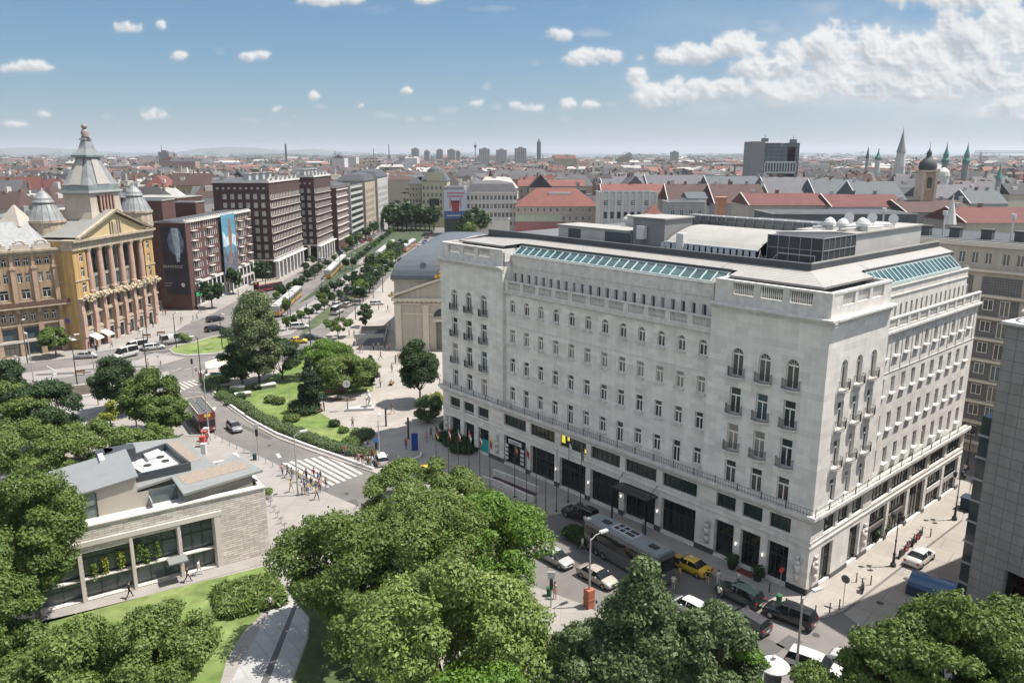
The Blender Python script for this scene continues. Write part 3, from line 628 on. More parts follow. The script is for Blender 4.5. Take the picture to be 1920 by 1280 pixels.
slab('tram_platform',[(505,618),(535,595),(580,570),(632,530),(650,515),(690,493),(722,499),(665,524),(625,568),(580,602),(545,628),(520,632)],conc,.18)
slab('square_crossing',[(650,484),(690,482),(745,486),(735,494),(650,494)],conc,.06)
g=MB(); g.prism(GP([(1582,1150),(1803,978),(1830,880),(1880,880),(1850,1200),(1650,1200)]),-.01,.009); struct('side_street',g,pave3)
g=MB(); g.prism(GP([(-100,722),(0,707),(36,700),(184,682),(290,672),(330,676),(290,690),(184,698),(60,716),(0,724),(-100,740)]),-.01,.010); struct('tram_strip',g,pave2)
for p in ([(240,688),(262,674),(290,662),(345,672),(300,686)],[(278,702),(316,697),(325,717),(300,712)]): slab('traffic_island',p,pave2,.12)
slab('island_kerb',[(316,656),(325,664),(350,668),(400,665),(452,653),(478,640),(440,626),(400,630),(360,642),(328,648)],conc,.14)
def lawn(pts,h,m=None): g=MB(); g.prism(GP(pts),0,h); return struct('lawn',g,m or grass_m)
lawn([(320,656),(330,662),(352,665),(400,662),(448,651),(470,640),(440,628),(400,632),(362,644),(332,649)],.17)
lawn([(400,740),(412,727),(430,722),(480,725),(505,706),(560,700),(578,735),(590,768),(625,790),(650,803),(668,812),(640,834),(600,829),(560,812),(520,795),(470,772),(430,757)],.16)
lawn([(500,712),(540,690),(580,662),(640,655),(700,690),(700,735),(600,745),(570,735)],.155)
lawn([(580,604),(625,570),(665,526),(722,501),(742,500),(700,532),(640,578),(597,610),(560,632)],.14,mat('dry_grass',(.065,.085,.04),rough=1,var=.35,scale=.4))
gm=mat('median_grass',(.04,.058,.028),rough=1,var=.3,scale=.3)
lawn([(640,482),(700,450),(740,426),(775,407),(805,399),(822,404),(812,430),(775,462),(745,485),(700,481)],.14,gm)
lawn([(640,497),(690,497),(650,512),(625,530),(600,548),(560,570),(610,525)],.13,gm)
lawn([(150,1150),(270,1120),(380,1092),(495,1064),(522,1098),(486,1157),(455,1187),(425,1240),(400,1330),(-200,1400),(-100,1210),(20,1180)],.16)
soil=mat('planted_bed_soil',(.07,.055,.04),rough=1,var=.3)
g=MB(); g.prism(GP([(376,703),(388,708),(405,738),(430,757),(470,773),(520,797),(560,814),(600,831),(640,836),(668,812),(697,802),(699,822),(664,836),(648,860),(600,846),(530,822),(470,790),(425,758),(392,728)]),.02,.15); struct('shrub_bed',g,soil)
g=MB(); g.prism(GP([(522,1118),(542,1116),(578,1160),(575,1200),(528,1330),(405,1330)]),0,.135); struct('garden_path',g,mat('pale_stone_path',(.33,.33,.33),rough=.8,kind='tiles',wall=False,bw=4,bh=1.2,mortar=.03,rot=.9))
g=MB(); g.prism(GP([(556,1122),(562,1126),(500,1290),(486,1290)]),0,.141); struct('path_channel',g,mat('dark_channel',(.09,.09,.09)))
lawn([(544,1115),(610,1120),(760,1180),(860,1300),(800,1420),(500,1420),(531,1330),(578,1200),(581,1160)],.15,mat('ground_cover_painted_shade',(.05,.075,.025),rough=1,var=.35,scale=.8))  # darker lawn green, shade beside the path is put into its colour
# low kerb wall round the lawn
def strip(name,pts,w,h,m,z0=0.,struct_=False,label=None,cat=None):
    P=[Vector(q) for q in GP(pts)]; mb=MB(); L=[];Rr=[]
    for i,p in enumerate(P):
        d=(P[min(i+1,len(P)-1)]-P[max(i-1,0)]).normalized(); n=Vector((-d.y,d.x))*w/2; L.append(p+n); Rr.append(p-n)
    mb.prism([tuple(q) for q in L]+[tuple(q) for q in reversed(Rr)],z0,h)
    o=mb.build(name,m)
    if struct_: o['kind']='structure'
    else: tag(o,label,cat)
    return o
strip('kerb_wall',[(376,700),(394,730),(425,757),(470,789),(520,816),(575,837),(640,860),(700,882)],.35,.42,stone_t,label='low pale stone kerb wall curving along the park lawn by the road',cat='wall')
strip('kerb_wall',[(714,884),(735,882),(788,860),(790,853)],.3,.5,stone_t,label='short stone wall at the tip of the shrub bed beside the crossing',cat='wall')
# road markings
g=MB()
def mk(p,q,w=.14):
    a=Vector(GP([p])[0]); b=Vector(GP([q])[0]); d=(b-a).normalized(); n=Vector((-d.y,d.x))*w/2; g.quad(*[(v.x,v.y,.013) for v in(a-n,b-n,b+n,a+n)])
def Z(x,y): return (400+x/3.2,660+y/3.2)
for i in range(7):
    a0=Z(690-43*i,618+7*i) if i<6 else Z(450,665); b0=Z(900-34*i,728+13*i)
    a1=Z(690-43*i-22,618+7*i+4); b1=Z(900-34*i-17,728+13*i+7); g.quad(*[(*GP([v])[0],.013) for v in(a0,b0,b1,a1)])
def Z2(x,y): return (200+x/5.333,640+y/5.333)
for i in range(6):
    a0,b0=Z2(625+44*i,430-8*i),Z2(735+40*i,503-16*i); a1,b1=Z2(647+44*i,426-8*i),Z2(755+40*i,495-16*i); g.quad(*[(*GP([v])[0],.013) for v in(a0,b0,b1,a1)])
for p,q in (((88,686),(107,696)),((96,706),(106,704)),((345,693),(372,687)),((390,671),(410,668)),((340,652),(300,668)),((314,698),(323,717)),((323,696),(340,690)),((352,735),(362,734)),((365,735),(378,735)),
 ((515,580),(540,566)),((600,560),(612,552)),((640,565),(655,553)),((660,540),(672,530)),((600,668),(612,664)),((610,470),(625,462)),((640,455),(655,447)),((560,497),(575,489)),((700,422),(715,414)),((430,605),(450,596)),((470,650),(500,645)),
 ((1090,1030),(1140,1050)),((1000,1010),(1060,1036)),((975,1000),(1000,1012)),((620,950),(660,962)),((1420,1095),(1460,1112))): mk(p,q,.18)
mk((380,700),(700,884),.0)
struct('road_markings',g,paint)
g=MB()
for p,q in (((403,763),(399,770)),((430,785),(440,792)),((520,850),(525,858))): mk(p,q,.5)
struct('road_arrows',g,paint)
# repairs and covers in the asphalt
pr=random.Random(9); g=MB(); 
for (x,y,w_,l_,a) in ((1250,1130,1.6,5,HA+1.57),(1180,1110,.9,8,HA+1.57),(1420,1215,3,4,HA),(1480,1205,1.4,2.2,HA),(1150,1010,1.2,9,HA+1.57),(640,945,1.5,4,.4),(560,880,1,6,-.7),(480,810,.8,9,-.75),(420,740,1.2,5,-1.),(300,660,2,7,.3),(210,690,1.2,12,.25),(120,700,1.5,10,.2),(520,640,1.2,9,.3),(1060,1060,1.8,3,HA),(960,985,1.5,4,HA+1.57),(640,600,.9,10,1.3),(560,530,1,14,1.2),(610,500,1,12,1.2)):
    P=G(x,y); c,s_=math.cos(a),math.sin(a); g.quad(*[(P.x+c*u*l_/2-s_*v*w_/2,P.y+s_*u*l_/2+c*v*w_/2,.0125) for u,v in((-1,-1),(1,-1),(1,1),(-1,1))])
struct('asphalt_patches',g,mat('asphalt_patch',(.085,.082,.08),rough=.9,var=.15))
g=MB()
for (x,y) in ((1230,1100),(1435,1190),(650,925),(505,835),(455,775),(390,700),(260,680),(590,655),(1120,1030),(1005,1030),(535,650),(1530,1190),(1650,1130),(1700,1085)):
    P=G(x,y); g.add([(P.x+.35*math.cos(k*.524),P.y+.35*math.sin(k*.524),.0145) for k in range(12)],[tuple(range(12))])
struct('manhole_covers',g,mat('cast_iron_cover',(.05,.05,.05)))
# tram rails
g=MB()
for off in(-.72,.72,2.6,4.04):
    P=[Vector(q) for q in GP([(430,668),(500,628),(545,590),(610,542),(650,512),(690,489),(740,452),(790,412)])]
    for a,b in zip(P,P[1:]):
        d=(b-a).normalized(); n=Vector((-d.y,d.x)); a2=a+n*off; b2=b+n*off; m=n*.05; g.quad(*[(v.x,v.y,.16) for v in(a2-m,b2-m,b2+m,a2+m)])
struct('tram_rails',g,mat('steel_rail',(.25,.24,.23),rough=.4,metal=.3))
# ================= trees
bark=mat('bark',(.09,.075,.06),rough=1,var=.3,scale=3)
LM={'mid':leafmat('leaf_green',(.06,.105,.022),(.14,.20,.045)),'light':leafmat('leaf_light_green',(.085,.135,.03),(.17,.23,.06)),'pale':leafmat('leaf_pale_green',(.085,.14,.028),(.24,.31,.085)),
 'dark':leafmat('leaf_dark_green',(.022,.05,.018),(.055,.10,.032)),'bright':leafmat('leaf_bright_green',(.065,.14,.018),(.13,.23,.03)),'grey':leafmat('leaf_grey_green',(.05,.09,.033),(.15,.20,.085)),'lime':leafmat('leaf_lime',(.17,.21,.03),(.3,.34,.06)),'conifer':leafmat('needle_green',(.012,.028,.014),(.03,.058,.028),.1),'willow':leafmat('leaf_willow',(.07,.105,.045),(.19,.23,.11)),'far':leafmat('leaf_far_green',(.02,.04,.022),(.05,.08,.04),.1)}
def crown(name,lm,lobes,nleaf,leaf,seed,elong=1.,droop=0.):
    "leaf clumps: every lobe is a shell of small leaf faces"
    rg=np.random.RandomState(seed); C=np.array([l[:3] for l in lobes]); Rr=np.array([l[3] for l in lobes])
    w=Rr**1.7; w=w/w.sum(); ch=rg.choice(len(lobes),size=int(nleaf*1.9),p=w)
    d=rg.normal(size=(len(ch),3)); d/=np.linalg.norm(d,axis=1)[:,None]; ok_=(d[:,2]>-.25)|(rg.rand(len(ch))<.35); d=d[ok_]; ch=ch[ok_]
    rr=(.62+.42*rg.rand(len(ch))**.6); sub=np.sin(d@rg.normal(size=(3,6))*4+rg.rand(6)*6).sum(1)*.07; P=C[ch]+d*(Rr[ch]*(rr+sub))[:,None]*np.array([1.1,1.1,.72])
    P[:,2]-=droop*np.abs(rg.normal(size=len(ch)))*Rr[ch]*.3
    keep=np.ones(len(ch),bool)
    for k in range(len(lobes)): keep&=~((np.linalg.norm(P-C[k],axis=1)<Rr[k]*.55)&(ch!=k))
    P=P[keep][:nleaf]; d=d[keep][:nleaf]; ch=ch[keep][:nleaf]; n=len(P)
    P=P+rg.normal(size=P.shape)*leaf*.9; nn=d*.9+rg.normal(size=(n,3))*.55+np.array([0,0,.35]); nn/=np.linalg.norm(nn,axis=1)[:,None]
    t=np.cross(nn,rg.normal(size=(n,3))); t/=np.linalg.norm(t,axis=1)[:,None]+1e-9; b=np.cross(nn,t)
    s=leaf*(.55+.9*rg.rand(n))[:,None]; V=np.empty((n,4,3)); V[:,0]=P-t*s*elong; V[:,1]=P+b*s*.6; V[:,2]=P+t*s*elong+nn*s*.15; V[:,3]=P-b*s*.6
    me=bpy.data.meshes.new(name); me.vertices.add(n*4); me.vertices.foreach_set('co',V.reshape(-1).astype(np.float32)); me.loops.add(n*4); me.loops.foreach_set('vertex_index',np.arange(n*4,dtype=np.int32))
    me.polygons.add(n); me.polygons.foreach_set('loop_start',np.arange(0,n*4,4,dtype=np.int32)); me.update(calc_edges=True)
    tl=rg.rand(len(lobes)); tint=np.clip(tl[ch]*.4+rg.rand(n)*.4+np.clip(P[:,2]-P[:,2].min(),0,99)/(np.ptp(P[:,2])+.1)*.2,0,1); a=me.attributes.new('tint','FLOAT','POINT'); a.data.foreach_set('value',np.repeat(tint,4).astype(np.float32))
    me.materials.append(lm); return me
def lobes_of(rx,ry,h,zb,n,seed,kind='round'):
    rg=random.Random(seed); out=[]
    for i in range(n):
        for _ in range(20):
            x,y,z=rg.uniform(-1,1),rg.uniform(-1,1),rg.uniform(-1,1)
            q=x*x+y*y+z*z
            if .42<q<1.: break
        if kind=='cone': t=(z+1)/2; k=(1.05-t*.92); r=(.34-.2*t); x*=k;y*=k
        elif kind=='tall': t=(z+1)/2; k=1-.5*t**1.6; r=.30; x*=k;y*=k
        else: r=rg.choice((rg.uniform(.11,.2),rg.uniform(.16,.3),rg.uniform(.24,.36)))
        R0=(rx+ry)/2; rad=r*min(R0,h*.62)*rg.uniform(.8,1.2)
        out.append((x*(rx-rad*.35),y*(ry-rad*.35),zb+h/2+z*(h/2-rad*.6),rad))
    return out
def trunk_mesh(lobes,zb,r,seed,lean=(0,0)):
    rg=random.Random(seed); b=MB(); top=(lean[0]*.6,lean[1]*.6,zb+.4); b.tube((0,0,-.15),(lean[0]*.3,lean[1]*.3,zb*.5),r*1.25,r*.95,8); b.tube((lean[0]*.3,lean[1]*.3,zb*.5),top,r*.95,r*.7,8)
    for l in rg.sample(lobes,min(9,len(lobes))): 
        m=Vector(top).lerp(Vector(l[:3]),.55)+Vector((0,0,-.2)); b.tube(top,m,r*.5,r*.28,6); b.tube(m,l[:3],r*.28,r*.08,5)
    return b
def tree(x,y,label,lm,rx,h,zb,n,nleaf,leaf,seed,ry=None,kind='round',name='tree',cat='tree',group=None,r=None,elong=1.,droop=0.,cz=0.,rot=0.):
    T=thing(name,label,cat,(x,y,cz),rot,group); n=int(n*1.5); nleaf=int(nleaf*1.7); leaf*=.70; lb=lobes_of(rx,ry or rx,h-zb,zb,n,seed,kind)
    trunk_mesh(lb,zb,r or max(.12,rx*.055),seed).build('trunk',bark,T,smooth=True); ob('crown',crown('crown',LM[lm],lb,nleaf,leaf,seed,elong,droop),T); return T
def tpx(xb,yb,ytop,hw,label,lm,n,nleaf,leaf,seed,zb=None,**k):
    "tree standing where the photograph shows its foot; height and spread from the same spot"
    P=G(xb,yb); h=HG(xb,ytop,xb,yb); d=math.hypot(P.y,HC-h*.5); rx=hw*d/FL*k.pop('wid',1.)
    return tree(P.x,P.y,label,lm,rx,h,zb if zb is not None else h*.25,n,nleaf,leaf,seed,**k)
# foreground
tpx(845,1395,1062,175,'large chestnut tree with pale yellow-green leaf tips in front of the other crowns','pale',46,30000,.20,1,zb=2.5,ry=4.6)
tpx(652,1195,950,112,'broad dark green tree over the garden path, leftmost of the clustered crowns','mid',44,30000,.19,2,zb=2.5)
tpx(800,1170,925,120,'spreading tree between the dark crown and the bright green crown','light',40,26000,.17,3,zb=3)
tpx(905,1150,935,112,'bright green feathery tree beside the parked silver car','bright',40,30000,.17,4,zb=2.6,elong=1.3,r=.22)
tpx(790,1010,866,108,'pale green feathery tree near the flag row with a blue canopy beneath it','light',34,24000,.17,5,zb=2.6,elong=1.3)
tpx(700,1280,1080,70,'dull olive young tree squeezed between the chestnut and the dark tree','light',20,12000,.17,6,zb=1.5)
tpx(1195,1400,1045,125,'dense lime tree with silvery leaf tips in front of the silver estate car','grey',52,30000,.19,8,zb=1.2,kind='cone')
tpx(1330,1410,1120,78,'second silvery lime tree standing right beside the lime with the tallest top','grey',34,24000,.18,9,zb=2)
tpx(1085,1400,1150,62,'low silvery lime tree at the edge of the paved square','grey',30,18000,.18,10,zb=2)
tpx(1385,1420,1205,45,'small bright yellow-green tree beside the advertising column','bright',20,10000,.17,11,zb=1)
tpx(1770,1420,1110,115,'large olive green tree at the foot of the grey panelled tower','mid',46,34000,.19,12,zb=2)
tpx(1880,1400,1130,90,'olive green tree overlapping the entrance arch of the grey tower','mid',36,24000,.19,13,zb=2)
tpx(1650,1400,1180,75,'lower olive green tree reaching over the white car on the road','mid',30,20000,.19,14,zb=1.5)
tpx(1540,1400,1262,70,'low dark bush-like tree at the bottom edge under the street lamp','mid',22,12000,.18,15,zb=.8)
tpx(75,1180,890,95,'tall dark green tree covering the left end of the library terrace','mid',44,30000,.19,16,zb=4)
tpx(20,1330,1010,75,'dark olive tree at the left edge in front of the library windows','mid',34,20000,.19,17,zb=2)
tpx(300,1340,1140,98,'pale olive tree on the lawn in front of the library, right of two','light',40,26000,.18,18,zb=1.5)
tpx(140,1390,1170,100,'pale feathery tree at the bottom left corner of the lawn','light',34,22000,.18,19,zb=1.2)
tpx(900,1500,1250,95,'bright green treetop cut by the bottom edge below the chestnut','bright',26,14000,.18,20,zb=2)
# left middle
tpx(228,775,668,46,'dark round tree nearest the zebra crossing, upper of the row beside the bus','dark',30,14000,.24,21,zb=2.)
tpx(285,815,695,50,'dark tree in the middle of the row beside the red bus','mid',30,15000,.24,22,zb=2)
tpx(318,832,742,38,'smaller dark tree whose crown touches the open-top bus','mid',24,11000,.24,23,zb=2)
tpx(95,850,712,60,'dark green tree behind the library left of the square planter','dark',30,15000,.24,24,zb=2)
tpx(22,790,672,34,'small dark tree at the left edge beside the tram strip','dark',20,9000,.24,25,zb=2)
tpx(35,860,715,55,'lighter green tree at the left edge behind the dark trees','light',28,14000,.24,26,zb=2)
tpx(60,905,790,75,'wide light green tree right behind the library roof','light',30,16000,.22,27,zb=1.5)
tpx(170,880,795,85,'low spreading light green tree behind the library chimney','light',34,18000,.22,28,zb=1.)
tpx(275,862,800,58,'flat light green tree between the library roof and the bus stop','light',26,14000,.22,29,zb=.8)
tpx(208,800,750,16,'small yellow-leaved tree beside the road sign','lime',12,3500,.2,30,zb=1)
tpx(106,670,614,27,'round street tree standing on the pavement in front of the palace shops','mid',22,8000,.24,31,zb=2.2,r=.14)
# park
tpx(487,722,537,52,'tallest park tree with a feathery grey-green top','willow',44,22000,.26,32,zb=1.5,kind='tall',droop=.5,wid=.95)
tpx(455,722,640,38,'dark low tree hiding the foot of the tallest park tree on its left','dark',22,9000,.24,33,zb=.8)
tpx(530,712,628,36,'dark low tree hiding the foot of the tallest park tree on its right','dark',22,9000,.24,34,zb=.8)
tpx(615,705,637,46,'light green round tree behind the statue square','bright',28,13000,.22,35,zb=1.)
tpx(650,735,662,56,'wide mid green tree at the edge of the statue square','light',34,15000,.22,36,zb=1.)
tpx(583,775,668,26,'dark conifer standing on the lawn beside the round clipped bush','conifer',30,11000,.2,37,zb=.5,kind='cone',name='conifer')
tpx(603,728,672,22,'dark conifer half hidden behind the lawn conifer','conifer',22,7000,.2,38,zb=.5,kind='cone',name='conifer')
tpx(697,722,665,16,'narrow conifer at the square end of the park trees','conifer',18,5000,.2,39,zb=.5,kind='cone',name='conifer')
tpx(788,757,630,38,'tall dense dark tree in front of the church facade','dark',36,19000,.22,40,zb=2,kind='tall')
tpx(803,792,738,24,'round olive shrub-like tree at the corner of the hotel','grey',20,7000,.2,41,zb=.4)
tpx(818,775,735,14,'small yellow-green tree squeezed against the hotel corner','lime',12,3500,.2,42,zb=.4)
tpx(634,634,595,26,'flat-topped small tree beside the subway stairs','mid',16,5000,.24,43,zb=1.8,r=.12)
tpx(685,614,570,14,'slender dark tree at the kerb above the subway stairs','dark',14,3500,.24,44,zb=1.)
# bushes
def bush(xp,yp,hw,h,lm,label,seed,nl=1500,group=None,name='bush',leaf=.13):
    P=G(xp,yp); d=P.y; rx=hw*math.hypot(d,HC)/FL; lb=[(0,0,h*.5,rx*.75)]+[(math.cos(a)*rx*.45,math.sin(a)*rx*.45,h*.45,rx*.55) for a in[i*1.05+seed for i in range(6)]]
    me=crown(name,LM[lm],[(a,b,c,min(r,h*.62)) for a,b,c,r in lb],nl,leaf,seed); o=ob(name,me,None,(P.x,P.y,.1)); tag(o,label,'bush',group); return o
bush(571,774,29,2.3,'dark','large dark clipped bush at the edge of the lawn under the conifer',50,6000)
bush(507,755,10,1.3,'mid','left one of two small round topiary bushes on the lawn',51); bush(524,758,11,1.4,'mid','right one of two small round topiary bushes on the lawn',52)
bush(547,790,15,1.1,'mid','low round bush on the lawn nearest the shrub bed',53,2500)
bush(424,737,9,1.4,'dark','dark bush left of the upper white garden lamp box',54);bush(440,740,8,1.3,'dark','dark bush right of the upper white garden lamp box',55)
bush(482,731,8,1.3,'dark','dark bush beside the far white skylight box on the lawn',56); bush(452,749,9,1.2,'dark','dark bush at the end of the lower white skylight box',57)
bush(627,800,9,1.1,'dark','dark bush at the square side of the lawn',58); bush(644,812,8,1.0,'mid','small bush at the tip of the lawn',59)
bush(680,820,26,1.2,'grey','wide grey-green bush at the rounded tip of the shrub bed',60,6000); bush(660,835,20,1.1,'mid','mid green bush at the corner of the shrub bed beside the short wall',61,4000)
i=0
for (xa,ya),(xb,yb),n in (((385,715),(420,745),5),((420,745),(470,775),7),((470,778),(530,808),8),((530,806),(590,830),8),((590,832),(650,848),7),((650,848),(700,858),5),((395,708),(425,722),4)):
    for k in range(n):
        t=(k+.5)/n; i+=1; bush(xa+(xb-xa)*t+R.uniform(-3,3),ya+(yb-ya)*t+R.uniform(-3,3),13+R.random()*4,.9,'grey','grey-green shrub in the planted bed along the kerb wall',70+i,1700,group='shrubs in the bed along the kerb wall',name='shrub',leaf=.12)
for k in range(5): bush(338+k*4,(640,642,640,641,643)[k],6,3.-k*.3,'light','slim light green shrub on the traffic island',120+k,900,group='slim shrubs on the traffic island',name='shrub')
bush(426,632,13,2.6,'dark','dark round bush at the boulevard end of the traffic island',130,2500)
P=G(470,1125); me=crown('reed_bed',LM['light'],[(x*1.1,y*1.0,.5,.7) for x in range(-2,3) for y in range(-2,3)],9000,.16,131,3.0); o=ob('reed_bed',me,None,(P.x,P.y,.1)); o.rotation_euler=(0,0,.5); tag(o,'patch of tall light green reeds on the lawn by the path','reeds')
# boulevard trees: small crowns shared
protos=[]
for k in range(4):
    lb=lobes_of(1.7,1.7,3.4,1.9,12,200+k); cm=crown('crown',LM['dark'] if k<3 else LM['mid'],lb,1500,.32,200+k); tm=trunk_mesh(lb,2,.12,k)
    T=thing('street_tree','small dark round street tree','tree',(0,0,-50)); a=tm.build('trunk',bark,T); b=ob('crown',cm,T); protos.append(T)
used=[0]
def stree(xp,yp,sc,label,group,k=None,lm=None):
    P=G(xp,yp); k=R.randrange(4) if k is None else k; T=protos[k]
    if k<used[0]: T=copytree(T)
    elif k==used[0]: used[0]+=1
    else: T=copytree(protos[0])
    T.location=(P.x,P.y,.1); T.scale=(sc*R.uniform(.9,1.1),)*2+(sc*R.uniform(.9,1.1),); T.rotation_euler=(0,0,R.random()*6); tag(T,label,'tree',group); return T
k=0
for x,y in((572,512),(590,524),(577,528),(540,592),(603,574),(612,562),(628,552),(640,546),(655,535),(585,500),(596,516),(648,508),(662,505),(560,545),(525,560)): stree(x,y,.8,'small dark street tree beside the tram platform','trees beside the tram platform',k if k<4 else None); k+=1
for i in range(24):
    t=i/23; x=668+(775-668)*t; y=496+(409-496)*t**.92; stree(x,y,.6,'small tree in the row along the grass median','row of trees on the grass median')
for x,y,s in((655,470,1.6),(662,468,1.5),(672,458,1.4),(686,450,1.6),(694,444,1.7),(703,440,1.5),(712,434,1.5),(700,520,1.7),(715,512,1.8),(690,535,1.6),(706,528,1.5),(728,500,1.7),(742,492,1.6),(678,552,1.9),(736,482,1.5)): stree(x,y,s*.8,'dark leafy tree at the edge of the boulevard roadway','trees at the edges of the boulevard')
for i in range(16):
    t=i/15; x=530+(745-530)*t; y=618+(497-618)*t; stree(x+7,y+3,.62,'small dark street tree beside the tram platform','trees beside the tram platform')
for i in range(12):
    t=i/11; x=520+(650-520)*t; y=567+(478-567)*t; stree(x,y,.62,'small kerb tree between the left roadway and the tram','kerb trees between the left roadway and the tram')
for x,y,s in((398,578,1.5),(437,552,1.6),(493,533,1.5),(480,528,1.3)): stree(x,y,s,'street tree under the brown brick blocks','street trees under the brick blocks')
for i in range(14):
    t=i/13; x=752+(672-752)*t; y=470+(572-470)*t; stree(x+3,y,1.15,'dark leafy tree between the right roadway and the church pavement','trees between the right roadway and the church')
for i in range(11): x=728+i*8.5; P=AT(x,404-i*.6,450+R.uniform(-8,8)); T=copytree(protos[i%3]); T.location=(P.x,P.y,0); s=2.4+R.random()*.8; T.scale=(s,s,s*.95); tag(T,'large dark tree in the grove at the far end of the boulevard','tree','grove at the far end of the boulevard')
for x,Y,s in((880,395,2.5),(893,400,2.9),(906,398,2.6),(884,380,1.9),(866,392,1.6)): P=AT(x,440,Y); T=copytree(protos[3 if Y==380 else 1]); T.location=(P.x,P.y,0); T.scale=(s,s,s); tag(T,'large tree behind the hotel roof beside the billboard house','tree','trees beside the billboard house')
# ================= buildings
def rad(d): return math.radians(d)
ochre=mat('ochre_render',(.47,.31,.13),streak=.25,rough=.9,var=.1,scale=.4); creamst=mat('cream_stone',(.42,.355,.27),streak=.25,rough=.9,var=.15,scale=1.); brownst=mat('pinkish_brown_stone',(.34,.245,.155),streak=.3,rough=.9,var=.18,scale=.8)
pinkcol=mat('pink_stone_column',(.42,.285,.23),rough=.7,var=.12,scale=.9); zinc=mat('pale_zinc_roof',(.25,.26,.265),streak=.2,rough=.5,var=.12,scale=.5,metal=.0); copper=mat('grey_green_lead',(.16,.19,.19),rough=.6,var=.2)
whitesh=mat('white_shopfront',(.48,.45,.41),rough=.7,var=.08)
pal=thing('ornate_palace','ochre and pink palace with stepped silver roof tower, six tall columns and a pediment','palace')
TP=(-94.4,169.2,math.atan2(28.6,3.7)); TW=(-107.6,159.9,math.atan2(10.3,11.6))
w=MB(); w.k=0
piers=[-.5,3.6,7.1,10.9,14.8,18.7,22.7,26.8]
H=[]; PW=[]
for i in range(7):
    c=(piers[i]+piers[i+1])/2
    for a,b,hw in((.2,3.3,1.1),(4.7,7.2,1.15),(8.3,10.6,1.05)): H.append((c-hw,c+hw,a,b)); PW.append((TP,c,a,2*hw,b-a,'grid' if a<1 else 'plain',.35))
w.k=3; facade(w,TP,-1,29,0,4.3,[h for h in H if h[2]<1],.4); w.k=1; facade(w,TP,-1,29,4.3,11.3,[h for h in H if h[2]>1],.4)
w.k=0; H=[]
for c in(1.7,26.9):
    for a,b in((12.4,14.6),(15.9,18.),(19.2,21)): H.append((c-.6,c+.6,a,b)); PW.append((TP,c,a,1.2,b-a,'',.2))
facade(w,TP,-1,3.2,11.3,21.8,[h for h in H if h[0]<5],.2); facade(w,TP,25.3,29,11.3,21.8,[h for h in H if h[0]>5],.2)
for s in(3.2,25.3): w.quad(PT3(TP,s,11.3,0),PT3(TP,s,11.3,2.6),PT3(TP,s,21.8,2.6),PT3(TP,s,21.8,0))
w.k=2; H=[]
for i in range(5):
    c=6.4+3.93*i
    for a,b in((12.2,14.9),(15.6,21.2)): H.append((c-1.25,c+1.25,a,b)); PW.append((TP,c,a,2.5,b-a,'grid' if a>15 else 'plain',2.7))
facade(w,TP,3.2,25.3,11.3,21.8,H,.15,d=2.6)
w.k=0; w.quad(PT3(TP,29,0,0),PT3(TP,29,0,26),PT3(TP,29,24,26),PT3(TP,29,24,0)); w.quad(PT3(TP,-1,0,0),PT3(TP,-1,0,8),PT3(TP,-1,24,8),PT3(TP,-1,24,0))
# left wing
w.k=4; H=[]
bays=[-9.8,-5.8,-1.8,2.2,6.2,10.1]
for c in bays:
    for a,b,l in((.2,3.0,(0,)),(3.6,6.1,(0,)),(7.5,9.3,(-.75,.75)),(12.2,14.3,(0,)),(15.7,17.7,(-.75,.75)),(19.3,20.8,(-.75,.75))):
        hw=1.35 if a<4 else (.8 if a==12.2 else .48)
        for q in l: H.append((c+q-hw,c+q+hw,a,b)); PW.append((TW,c+q,a,2*hw,b-a,'grid' if a<4 else '',.25))
facade(w,TW,-12,12.2,0,22.3,H,.25); w.k=0; H=[(13.0,14.6,12.2,14.3),(13.0,14.6,15.7,17.7),(13,14.6,19.,20.8),(13,14.8,7.5,9.3),(12.9,15,.2,3),(12.9,15,3.6,6.1)]
for h in H: PW.append((TW,(h[0]+h[1])/2,h[2],h[1]-h[0],h[3]-h[2],'',.2))
facade(w,TW,12.2,15.5,0,22.3,H,.2)
w.build('wall',[ochre,creamst,mat('sage_stone',(.3,.29,.25),var=.1),whitesh,brownst],pal)
for T,c,z,ww,h,st,d in PW: window(pal,T,c,z,ww,h,st or 'win',dfr if st in('grid','plain') else wfr,gl,d)
t=MB()
for i,s in enumerate(piers):
    t=MB()
    for k in range(4): z=k*2.75; o=.35+.25*math.sin(k*.9); fbox(t,TP,s-.55,s+.55,-o-.25,.1,z,z+2.75)
    t.build('pier',pinkcol,pal)
t=MB()
fbox(t,TP,-1.2,29.2,-1.3,.2,11.0,11.4); fbox(t,TP,-1.2,29.2,-.25,.2,7.55,7.9); fbox(t,TP,-1,29,-.2,.2,4.05,4.4)
fbox(t,TP,-1.2,29.2,-.35,2.6,21.8,23.6); fbox(t,TP,-1.5,29.5,-1.0,2.6,23.6,24.1); fbox(t,TP,-1.2,3.4,-.15,.1,15.1,15.4); fbox(t,TP,25.2,29.2,-.15,.1,15.1,15.4)
for i in range(34): fbox(t,TP,-1.3+i*.9,-1.3+i*.9+.4,-.85,-.3,23.3,23.6)
